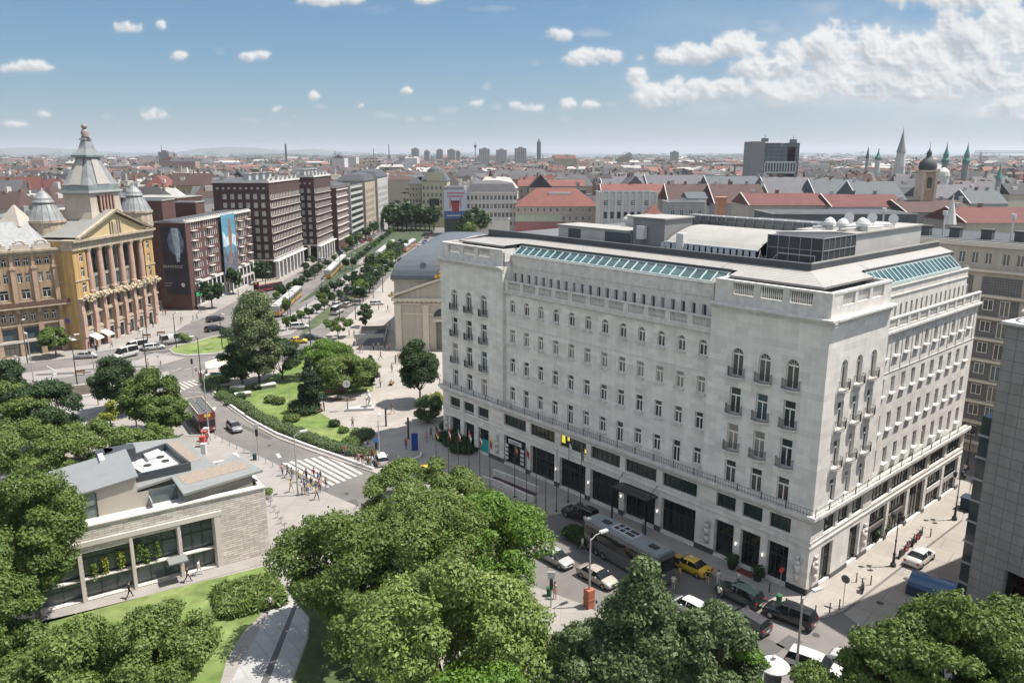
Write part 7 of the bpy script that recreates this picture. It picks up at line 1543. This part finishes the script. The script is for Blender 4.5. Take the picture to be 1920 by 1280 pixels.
for x,y,a,tc,lc,ps,lab in((1097,992,1.,'white','navy','stand','person in white cap and top behind the black car at the coach'),(1092,1036,2.5,'white','grey','walk','person with white bag walking left of the coach'),(1106,1040,2.3,'black','navy','stand','person in black beside the walking person at the coach'),(1165,1060,2.,'blue','denim','reach','person in a bright blue shirt loading the coach luggage bay'),(1205,998,0.,'white','black','stand','person in white under the hotel canopy'),
 (1273,1092,.5,'yellow','khaki','stand','person in a yellow top in front of the coach'),(1262,1108,1.,'white','beige','stand','person in white beside the tree in front of the coach'),(1326,1098,1.,'black','beige','stand','person in black top right of the yellow taxi'),(1346,1100,2.,'white','white','stand','person in white nearest the dark green car'),(1347,1130,1.,'white','navy','reach','person in white leaning on the dark green car'),(1383,1102,.5,'white','grey','stand','person in white behind the dark green car'),
 (1040,1124,1.,'beige','pink','stand','person in a light dress on the paved square by the road'),(507,1148,1.,'white','black','walk','person walking on the garden path'),(244,1123,.8,'black','black','walk','person in black in front of the pavilion windows'),(353,1093,.2,'black','navy','walk','person in black carrying a bag at the pavilion door'),(374,1080,.1,'white','white','walk','person in white at the pavilion door'),(1808,892,1.,'white','navy','walk','person walking on the far sunny pavement of the side street'),(1905,1010,0.,'grey','navy','stand','person under the grey tower')): person(x,y,a,tc,lc,lab,ps)

# ================= street furniture
post=mat('galvanised_post',(.33,.33,.33),rough=.5,var=.08); bpost=mat('black_post',(.03,.035,.04),rough=.6); orange=mat('orange_plastic',(.36,.12,.07),rough=.6)
def lamp(xb,yb,h,label,ang=0.,base=False,group=None,z=.1,dbl=False,m=None,arm=1.6):
    P=G(xb,yb); T=thing('street_lamp',label,'street lamp',(P.x,P.y,z),ang,group); t=MB(); t.tube((0,0,0),(0,0,h*.5),.12,.09,8); t.tube((0,0,h*.5),(0,0,h-.3),.09,.06,8); t.build('pole',m or post,T)
    for s in((1,-1) if dbl else (1,)):
        t=MB(); t.tube((0,0,h-.5),(s*arm*.4,0,h-.1),.05,n=6); t.tube((s*arm*.4,0,h-.1),(s*arm,0,h),.05,n=6); t.build('arm',m or post,T); t=MB(); t.box(s*arm-.45,s*arm+.45,-.18,.18,h-.08,h+.1); t.build('lamp_head',whs,T)
    if base: t=MB(); t.box(-.38,.38,-.38,.38,0,1.9); t.box(-.42,.42,-.42,.42,.85,.95); t.build('base_cover',orange,T)
    return T
lamp(1104,1139,7.4,'grey street lamp with orange box round its foot beside the champagne car',.6,True); lamp(1492,1262,7.2,'grey street lamp beside the white car at the bottom edge',.5); lamp(559,930,8.4,'grey street lamp at the near end of the zebra crossing',.5,arm=1.2); lamp(712,868,6.5,'slim grey lamp post at the tip of the shrub bed',1.6)
lamp(392,818,9.5,'tall pale lamp post beside the open-top bus front',1.2,arm=.8); lamp(257,806,6.,'pale lamp post in front of the yellow-leaved tree',2.,arm=1.); lamp(185,760,9.,'pale tall pole left of the dark trees',2.,arm=.6); lamp(63,712,9.,'pale pole at the left end of the tram strip',2.5,arm=.6)
for i,(x,y,h) in enumerate(((145,722,9.5),(52,682,9),(277,640,8.5),(378,717,9.),(275,690,8),(417,655,8),(331,653,8.),(100,735,3.),(667,600,8.5),(583,650,9.),(637,600,8.5),(700,560,8.5),(718,548,8.5),(545,600,8.5),(605,575,8),(576,530,8),(610,520,8),(638,512,8),(661,520,8.5),(689,505,8.5),(712,520,8.5),(745,495,8.5),(670,480,8.5),(695,465,8.5),(717,450,8.5),(740,435,8.5),(755,430,8.5),(770,440,8.5),(780,425,8.5),(795,415,8.5),(690,450,8.5),(712,437,8.5),(733,424,8.5),(753,412,8.5),(633,470,8),(500,560,8),(450,590,8))):
    near=y>640; P=G(x,y)
    if near: lamp(x,y,h,'black street lamp post '+{145:'right of the square planter island on the tram strip',52:'in front of the left palace shop',277:'in front of the palace columns',378:'beside the tent at the park corner',275:'on the triangular traffic island',417:'at the boulevard end of the green island',331:'at the palace end of the green island',100:'short, at the tram strip',583:'behind the round light green park tree'}[x],.8+i,m=bpost,arm=1.0)
    else: lamp(x,y,h,'slim black lamp post along the boulevard',.1,m=bpost,arm=1.0,group='black lamp posts along the boulevard')
def ornate(xb,yb,label,h=5.6):
    P=G(xb,yb); T=thing('ornate_lamp',label,'street lamp',(P.x,P.y,.1),HA); t=MB(); t.ring([(.3,0),(.3,.35),(.16,.5),(.13,1.3),(.19,1.4),(.08,1.6),(.07,h*.5),(.12,h*.52),(.06,h*.55),(.05,h)],8); t.build('pole',bpost,T)
    for a in range(3):
        x,y=.55*math.cos(a*2.1),.55*math.sin(a*2.1); t=MB(); t.tube((0,0,h-.5),(x,y,h-.2),.035); t.ring([(.05,h-.25),(.2,h-.1),(.24,h+.35),(.05,h+.55)],6,(x,y)); t.build('lantern',bpost,T)
    return T
ornate(1674,1063,'nearest ornate black lantern post on the sunny side street'); ornate(1789,976,'middle ornate black lantern post on the sunny side street'); ornate(1812,880,'farthest ornate black lantern post at the end of the side street')
def traffic_light(xb,yb,label,h=3.4,board=False):
    P=G(xb,yb); T=thing('traffic_light',label,'traffic light',(P.x,P.y,.1)); t=MB(); t.tube((0,0,0),(0,0,h),.07,n=6); t.build('pole',post,T); t=MB(); t.box(-.16,.16,-.16,.16,h-1.0,h); t.build('signal_head',blk,T)
    if board: t=MB(); t.box(-.35,.35,-.05,.05,h+.05,h+.75); t.build('sign_board',whs,T)
traffic_light(484,850,'traffic light with a white board on the pavement before the crossing',3.6,True); traffic_light(707,870,'traffic light at the far end of the crossing',3.2); traffic_light(184,680,'traffic light right of the silver saloon car',3.6); traffic_light(362,705,'traffic light at the small zebra crossing by the tent',3.4); traffic_light(1033,1140,'round sign and blue box on a post on the paved square',3.0,True)
def sign(xb,yb,h,label,m,r=.32,round_=True,ang=-1.2):
    P=G(xb,yb); T=thing('road_sign',label,'road sign',(P.x,P.y,.1),ang); t=MB(); t.tube((0,0,0),(0,0,h),.035,n=6); t.build('pole',post,T)
    t=MB(); t.ring([(r,-.02),(r,.02)],14 if round_ else 4,a0=.785); o=t.build('sign_plate',m,T,loc=(.03,0,h-.2)); o.rotation_euler=(0,math.pi/2,0); return T
sign(1580,1138,3.1,'round dark-backed road sign on the side street corner',mat('sign_back_grey',(.12,.12,.12)),.42,ang=HA+math.pi); sign(706,862,3.0,'blue square road sign at the far end of the crossing',mat('sign_blue',(.02,.12,.45)),.4,False,-1.); sign(1461,1118,3.,'red and white sign post with a green bin at the hotel corner',mat('sign_red',(.5,.05,.05)),.3)
sign(298,690,2.6,'small road sign on the triangular traffic island',whs,.28)
# posts and rail fence by the pavement
for i in range(11):
    x=404+i*13.5; y=823+i*6.8; P=G(x,y); t=MB(); t.tube((0,0,0),(0,0,1.0),.05,n=6); o=t.build('bollard',post,loc=(P.x,P.y,.1)); tag(o,'slim grey railing post along the bus stop pavement','bollard','railing posts along the bus stop pavement')
for i in range(6):
    P=G(552+i*16,895+i*8.5) if i<0 else G(724-i*2+i*14,880-i*4); t=MB(); t.tube((0,0,0),(0,0,.9),.05,n=6); o=t.build('bollard',post,loc=(P.x,P.y,.1)); tag(o,'short grey bollard at the far kerb of the crossing','bollard','bollards at the far kerb of the crossing')
for x,y in((1442,1112),(1473,1141),(1501,1137),(1528,1155),(1555,1150),(1573,1143),(1605,1093),(1632,1098),(1744,1008),(1803,943)): P=G(x,y); t=MB(); t.ring([(.07,0),(.055,.9),(.09,.95),(.04,1.05)],6); o=t.build('bollard',bpost,loc=(P.x,P.y,.12)); tag(o,'black iron bollard on the pavement round the hotel corner','bollard','black bollards round the hotel corner')
# flags in front of the hotel
FD=[(819,905,8,'German flag, black red and gold, on the leftmost pole','black,red,yellow'),(842,908,8,'Danish-looking red flag with white, second pole from the left','red,white,red'),(860,911,8,'green white and red Hungarian-coloured flag on the third pole','green,white,red'),(880,915,8,'green white and red flag on the fourth pole','red,white,green'),(900,922,8,'blue white and red flag on the fifth pole','navy,white,red'),(919,930,8,'red and yellow flag on the sixth pole','yellow,red,red'),
 (965,933,7,'yellow and red flag hanging over the stairwell wall','yellow,red,navy'),(987,940,7,'deep red flag right of the yellow and red one','red,red,white'),(1005,964,8,'bare black flagpole nearest the road, left of two','navy,navy,navy'),(1023,963,8,'red white and green flag beside the bare poles','red,white,green'),(1043,960,8,'bare black flagpole nearest the road, right of two','navy,navy,navy'),(1065,942,8,'white flag hanging limp in the shade','white,white,white'),(1088,957,8,'flagpole close to the coach with a limp grey flag','grey,grey,grey')]
for x,y,h,lab,cs in FD:
    P=G(x,y); T=thing('flagpole',lab,'flag',(P.x,P.y,.12),R.random()*.5); t=MB(); t.tube((0,0,0),(0,0,h),.055,.035,6); t.ring([(.16,0),(.16,.12)],8); t.build('pole',bpost,T)
    if 'bare' in lab: continue
    for i,c in enumerate(cs.split(',')):
        t=MB(); n=5; pts=[]
        for k in range(n+1): u=k/n; pts.append((.05+u*.36,math.sin(u*5+i)*.07+i*.03,h-.2-u*.62))
        for k in range(n): a,b=pts[k],pts[k+1]; t.add([(a[0]*.9,a[1],a[2]-i*.42),(b[0]*.9,b[1],b[2]-i*.42),(b[0]*.8,b[1],b[2]-.42-i*.42),(a[0]*.8,a[1],a[2]-.42-i*.42)],[(0,1,2,3)])
        t.build('flag_stripe',clothm(c,CT[c]),T)
# stairwell walls in front of the hotel
w1=strip('stairwell_wall',[(905,905),(935,915),(985,938),(1000,944)],.3,1.0,stone_t,label='pale stone wall along the sunken stairs, road side',cat='wall'); w2=strip('stairwell_wall',[(925,892),(960,905),(1010,926)],.3,1.0,stone_t,label='pale stone wall along the sunken stairs, hotel side',cat='wall')
g=MB(); g.prism(GP([(912,903),(928,894),(1008,927),(992,939)]),.125,.135); struct('stairwell_floor',g,mat('dark_red_stair',(.06,.03,.03),var=.3))
# statue, clock, benches, stele, tent, kiosk
P=G(684,768); T=thing('monument','white stone monument with a seated figure on a low base in the square','monument',(P.x,P.y,.12),.2); t=MB(); t.prism([(-3.2,-.8),(1.5,-1.1),(1.8,.6),(.2,1.2),(-3.2,-.1)],0,.45); t.build('base',whitep,T)
t=MB(); t.box(.2,1.2,-.4,.4,.45,1.3); t.ring([(.45,1.2),(.5,1.6),(.33,2.2),(.38,2.6),(.14,2.85),(.2,3.0),(.21,3.2),(.05,3.35)],10,(.7,0)); t.tube((.5,-.3,2.4),(.2,-.5,1.8),.11); t.tube((.9,-.3,2.5),(1.1,-.6,1.9),.11); t.tube((.6,-.2,1.5),(.4,-.8,1.4),.16); t.tube((.4,-.8,1.4),(.4,-.85,.6),.13,.1); t.build('figure',mat('white_marble',(.55,.54,.52)),T,smooth=True)
P=G(652,772); T=thing('street_clock','round white street clock on a tall pole in the statue square','clock',(P.x,P.y,.12),-1.3); t=MB(); t.ring([(.22,0),(.22,.4),(.08,.6),(.06,4.2)],8); t.build('pole',bpost,T)
for s in(-1,1):
    t=MB(); t.ring([(.62,-.05),(.62,.05)],20); o=t.build('clock_face',whs,T,loc=(s*.13,0,4.8)); o.rotation_euler=(0,math.pi/2,0); t=MB(); t.box(s*.2-.01,s*.2+.01,-.03,.03,4.75,5.25); t.box(s*.2-.01,s*.2+.01,-.02,.35,4.77,4.82); t.build('clock_hands',blk,T)
t=MB(); t.ring([(.66,-.1),(.66,.1)],20); o=t.build('clock_case',bpost,T,loc=(0,0,4.8)); o.rotation_euler=(0,math.pi/2,0)
P=G(635,750); g=MB(); g.prism([(P.x+2.2*math.cos(a)*1.4,P.y+1.3*math.sin(a)) for a in[i*.35 for i in range(18)]],.12,.135); tag(g.build('flower_bed',soil),'small oval brown flower bed in front of the park trees','flower bed')
def stele(x,y,h,label,w=.45,m=None): P=G(x,y); t=MB(); t.box(-w/2,w/2,-.12,.12,0,h); t.box(-w/2-.03,w/2+.03,-.15,.15,0,.12); tag(t.build('stele',m or mat('dark_stele',(.035,.035,.035),rough=.5),loc=(P.x,P.y,.12),rot=.3),label,'stele')
stele(1000,1250,3.4,'tall dark information stele on the paved square'); stele(724,800,3.0,'dark slim post on the sunny square',.25); stele(766,824,3.4,'dark slim post at the shade line of the square',.25); stele(778,845,2.6,'blue telephone-like booth beside the hotel corner trees',.9,mat('booth_blue',(.01,.05,.25)))
P=G(418,705); T=thing('tent','cream market tent with green sides under the park trees','tent',(P.x,P.y,.1),.4); t=MB(); t.add([(-3,-2.5,2.4),(3,-2.5,2.4),(3,2.5,2.4),(-3,2.5,2.4),(0,0,3.8)],[(0,1,4),(1,2,4),(2,3,4),(3,0,4)]); t.build('canopy',mat('cream_canvas2',(.6,.53,.43)),T)
for x in(-2.8,2.8):
    for y in(-2.3,2.3): t=MB(); t.tube((x,y,0),(x,y,2.4),.05); t.build('pole',post,T)
t=MB(); t.box(-2.5,2.5,-2.3,-2.2,0,1.2); t.build('counter',mat('green_counter',(.02,.12,.1)),T)
for x,y,l in((444,734,'upper left'),(503,729,'far right'),(456,746,'lower')):
    P=G(x,y); T=thing('skylight_box','white garden skylight box on the lawn, %s one of three'%l,'skylight box',(P.x,P.y,.16),.5); t=MB(); t.box(-1.3,1.3,-.6,.6,0,.7); t.build('base',conc,T); t=MB(); t.box(-1.4,1.4,-.7,.7,.7,.85); t.build('lid',whs,T)
# subway stairs
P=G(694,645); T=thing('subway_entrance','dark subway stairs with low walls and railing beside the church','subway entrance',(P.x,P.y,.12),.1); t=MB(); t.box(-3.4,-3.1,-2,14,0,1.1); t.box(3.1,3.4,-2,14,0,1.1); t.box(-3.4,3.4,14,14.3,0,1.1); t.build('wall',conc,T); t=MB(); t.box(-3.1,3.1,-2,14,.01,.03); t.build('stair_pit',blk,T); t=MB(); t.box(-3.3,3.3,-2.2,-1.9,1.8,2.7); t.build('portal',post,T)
# planters
def planter(label,P,m,plant='dark',s=1.,grp=None,seed=0):
    T=thing('planter',label,'planter',(P.x,P.y,.12),HA,grp); t=MB(); t.ring([(.38*s,0),(.5*s,.75*s)],4,a0=.785); t.build('pot',m,T); ob('plant',crown('plant',LM[plant],[(0,0,1.25*s,.55*s),(0,0,.95*s,.42*s)],700,.1,seed),T)
gp=mat('green_pot',(.015,.05,.045)); bp_=mat('black_pot',(.02,.02,.022))
for i,(x,y,l) in enumerate(((1655,1008,'green pot plant on the sunny side street, nearest the lantern'),(1640,1018,'green pot plant beside the side street door'),(1665,990,'green pot plant farthest up the side street'),(1372,1068,'dark potted bush left of the red doormat'),(1420,1090,'dark potted bush right of the red doormat'))): planter(l,G(x,y),gp if i<3 else bp_,seed=300+i)
for i,(x,y) in enumerate(((1073,1008),(1088,1016),(1100,1024))): P=G(x,y); me=crown('hedge_box',LM['dark'],[(0,0,.9,.75),(.5,.3,.8,.6),(-.5,-.3,.8,.6)],2600,.11,310+i); o=ob('clipped_bush',me,None,(P.x,P.y,.02)); tag(o,'dark clipped bush left of the coach, '+('farthest','middle','nearest')[i]+' of three','bush')
g=MB(); g.prism(GP([(1378,1072),(1392,1064),(1422,1078),(1409,1086)]),.12,.135); tag(g.build('door_mat',mat('dark_red_mat',(.16,.03,.035))),'dark red doormat at the hotel corner entrance','doormat')
P=G(848,838); 
for i,(x,y) in enumerate(((838,812),(848,822),(858,832),(868,842),(845,835),(858,848),(832,826),(875,850))): bush(x,y,14,2.4 if i<4 else 1.2,'dark','dark hedge bush at the foot of the hotel left end',320+i,2200,group='dark bushes at the foot of the hotel left end')
# advertising column
P=G(1443,1335); h=HG(1443,1232,1443,1335); T=thing('advertising_column','round advertising column with a white domed cap at the bottom edge','advertising column',(P.x,P.y,.12)); t=MB(); t.ring([(.75,0),(.75,.5),(.65,.6),(.65,h-1.0)],16); t.build('drum',mat('poster_drum',(.12,.13,.13),var=.5,scale=2),T,smooth=False); t=MB(); t.ring([(.7,h-1.0),(1.2,h-.9),(1.2,h-.8),(.8,h-.45),(.2,h-.25),(.12,h-.1),(.18,h),(.02,h+.15)],18); t.build('cap',whs,T)
# bins, scooters, carts
def bin_(x,y,label,m): P=G(x,y); t=MB(); t.ring([(.25,0),(.3,.8),(.32,.85),(.2,.95)],10); tag(t.build('litter_bin',m,loc=(P.x,P.y,.12)),label,'bin')
bin_(1030,1118,'green litter bin on the paved square',mat('bin_green',(.02,.12,.05))); bin_(1460,1132,'green litter bin beside the black off-road car',mat('bin_green',(.02,.12,.05))); bin_(478,863,'dark bin on the pavement at the railing posts',gp)
def scooter(x,y,label,grp=None,col='black'):
    P=G(x,y); T=thing('motor_scooter',label,'scooter',(P.x,P.y,.12),R.random()*.5+HA,grp)
    for q in(-.6,.6): wheel(T,q,0,.24,.12)
    t=MB(); t.tube((-.6,0,.3),(-.5,0,.75),.16,.14,8); t.tube((-.5,0,.72),(.1,0,.72),.13,.12,8); t.tube((-.3,0,.35),(.4,0,.3),.12,.1,8); t.tube((.4,0,.3),(.62,0,.95),.1,.06,8); t.build('body',paintm(col,PC[col]),T,smooth=True)
    t=MB(); t.tube((.55,-.32,1.0),(.55,.32,1.0),.025); t.build('handlebar',bpost,T); t=MB(); t.box(-.6,.05,-.12,.12,.82,.9); t.build('seat',blk,T)
for i,(x,y) in enumerate(((1690,1045),(1698,1037),(1704,1029),(1712,1022),(1720,1014),(1726,1008))): scooter(x,y,'dark motor scooter in the row behind the white saloon car','motor scooters behind the white saloon car',('black','red','dark_grey')[i%3])
scooter(1616,1108,'lone dark motor scooter near the road sign')
P=G(1748,1118); T=thing('blue_skip','big blue covered container in the shade beside the tower','container',(P.x,P.y,.02),HA+.1); t=MB(); n=8
for i in range(n): a0=math.pi*i/n; a1=math.pi*(i+1)/n; t.add([(1.3*math.cos(a0),-2,1.0+1.1*math.sin(a0)),(1.3*math.cos(a1),-2,1.0+1.1*math.sin(a1)),(1.3*math.cos(a1),2,1.0+1.1*math.sin(a1)),(1.3*math.cos(a0),2,1.0+1.1*math.sin(a0))],[(0,1,2,3)])
t.add([(1.3*math.cos(math.pi*i/n),-2,1.0+1.1*math.sin(math.pi*i/n)) for i in range(n+1)],[tuple(range(n+1))]); t.build('cover',paintm('skip_blue',(.008,.06,.16)),T); t=MB(); t.box(-1.35,1.35,-2.1,2.1,.1,1.0); t.build('bin',mat('navy_steel',(.015,.03,.06)),T)
P=G(1813,955); t=MB(); t.box(-.8,.8,-.6,.6,0,1.5); t.box(-.9,.9,-.7,.7,1.5,1.6); tag(t.build('blue_bin',mat('navy_steel',(.015,.03,.06)),loc=(P.x,P.y,.12),rot=HA),'dark blue waste container at the far pavement edge','container')
# planters of the left square and terrace of parasols
P=[Vector(q) for q in GP([(118,729),(190,721),(198,741),(140,748)])]; t=MB(); t.prism([tuple(q) for q in P],.1,.5); o=t.build('square_planter',stone_t); tag(o,'low pale stone planter with brown soil beside the dark trees','planter'); c=sum(P,Vector((0,0)))/4; t=MB(); t.prism([tuple(c+(q-c)*.9) for q in P],.5,.52); t.build('soil',soil,o)
for i,(x,y) in enumerate(((745,927),(765,930))): P=G(x,y); T=thing('blue_parasol','blue parasol glimpsed through the feathery tree, '+('left','right')[i],'parasol',(P.x,P.y,.12)); t=MB(); t.ring([(1.5,2.3),(.1,2.9)],8); t.build('canopy',paintm('parasol_blue',(.05,.2,.35),.8),T); t=MB(); t.tube((0,0,0),(0,0,2.4),.04); t.build('pole',post,T)
for i,(x,y,m) in enumerate(((450,900,0),(384,828,1),(381,838,1),(388,822,0))):
    P=G(x,y) if i else G(383,852); t=MB(); t.box(-.35,.35,-.3,.3,0,1.5); t.box(-.4,.4,-.35,.35,1.5,1.6); tag(t.build('ticket_stand',mat('ticket_red',(.5,.07,.06)) if m else whs,loc=(P.x,P.y,.12)),('white','red')[m]+' ticket seller stand at the bus stop, number of stands in a row',"stand",'ticket stands at the bus stop')
P=G(505,935); T=thing('white_flower_tub','white flower tub at the pavilion corner','flower tub',(P.x,P.y,.12)); t=MB(); t.ring([(.4,0),(.55,.6)],10); t.build('tub',whs,T); ob('flowers',crown('flowers',LM['pale'],[(0,0,.9,.5)],500,.1,400),T)
for i in range(8): P=G(508+i*6.5,950+i*11); t=MB(); t.tube((0,0,0),(0,0,.9),.04); t.box(-.3,.3,-.02,.02,.55,.85); tag(t.build('bicycle_rack',post,loc=(P.x,P.y,.12),rot=.8),'grey bicycle rack hoop beside the pavilion','bicycle rack','bicycle racks beside the pavilion')
# pavilion creepers on the glass front
for i,(s,z) in enumerate(((.9,2.0),(1.9,2.4),(3.3,2.6),(5.0,3.0),(6.6,2.8),(5.6,2.3))):
    p=(A.x,A.y); me=crown('hanging_plant',LM['lime' if i in(1,2) else 'light'],[(0,0,.2+k*.35,.22) for k in range(5)],420,.09,420+i); o=ob('hanging_plant',me,LB,(s,.35,z))

for i,(x,y,a,l) in enumerate(((275,634,.3,'under the columns'),(302,629,.3,'toward the poster house'),(262,642,.3,'nearest the minibuses'),(598,775,1.2,'at the lawn side of the statue square'),(618,741,.2,'behind the oval flower bed'),(640,738,.2,'right behind the street clock'),(735,722,1.5,'in the middle of the square'),(150,703,.2,'on the tram strip'))):
    P=G(x,y); T=thing('bench','wooden bench '+l,'bench',(P.x,P.y,.12),a); t=MB(); t.box(-.9,.9,-.25,.25,.42,.48); t.build('seat',mat('bench_wood',(.2,.12,.07)),T); t=MB(); t.box(-.9,.9,.22,.28,.5,.85); t.build('backrest',mat('bench_wood',(.2,.12,.07)),T)
    for q in(-.75,.75): t=MB(); t.box(q-.04,q+.04,-.22,.26,0,.42); t.build('leg',bpost,T)
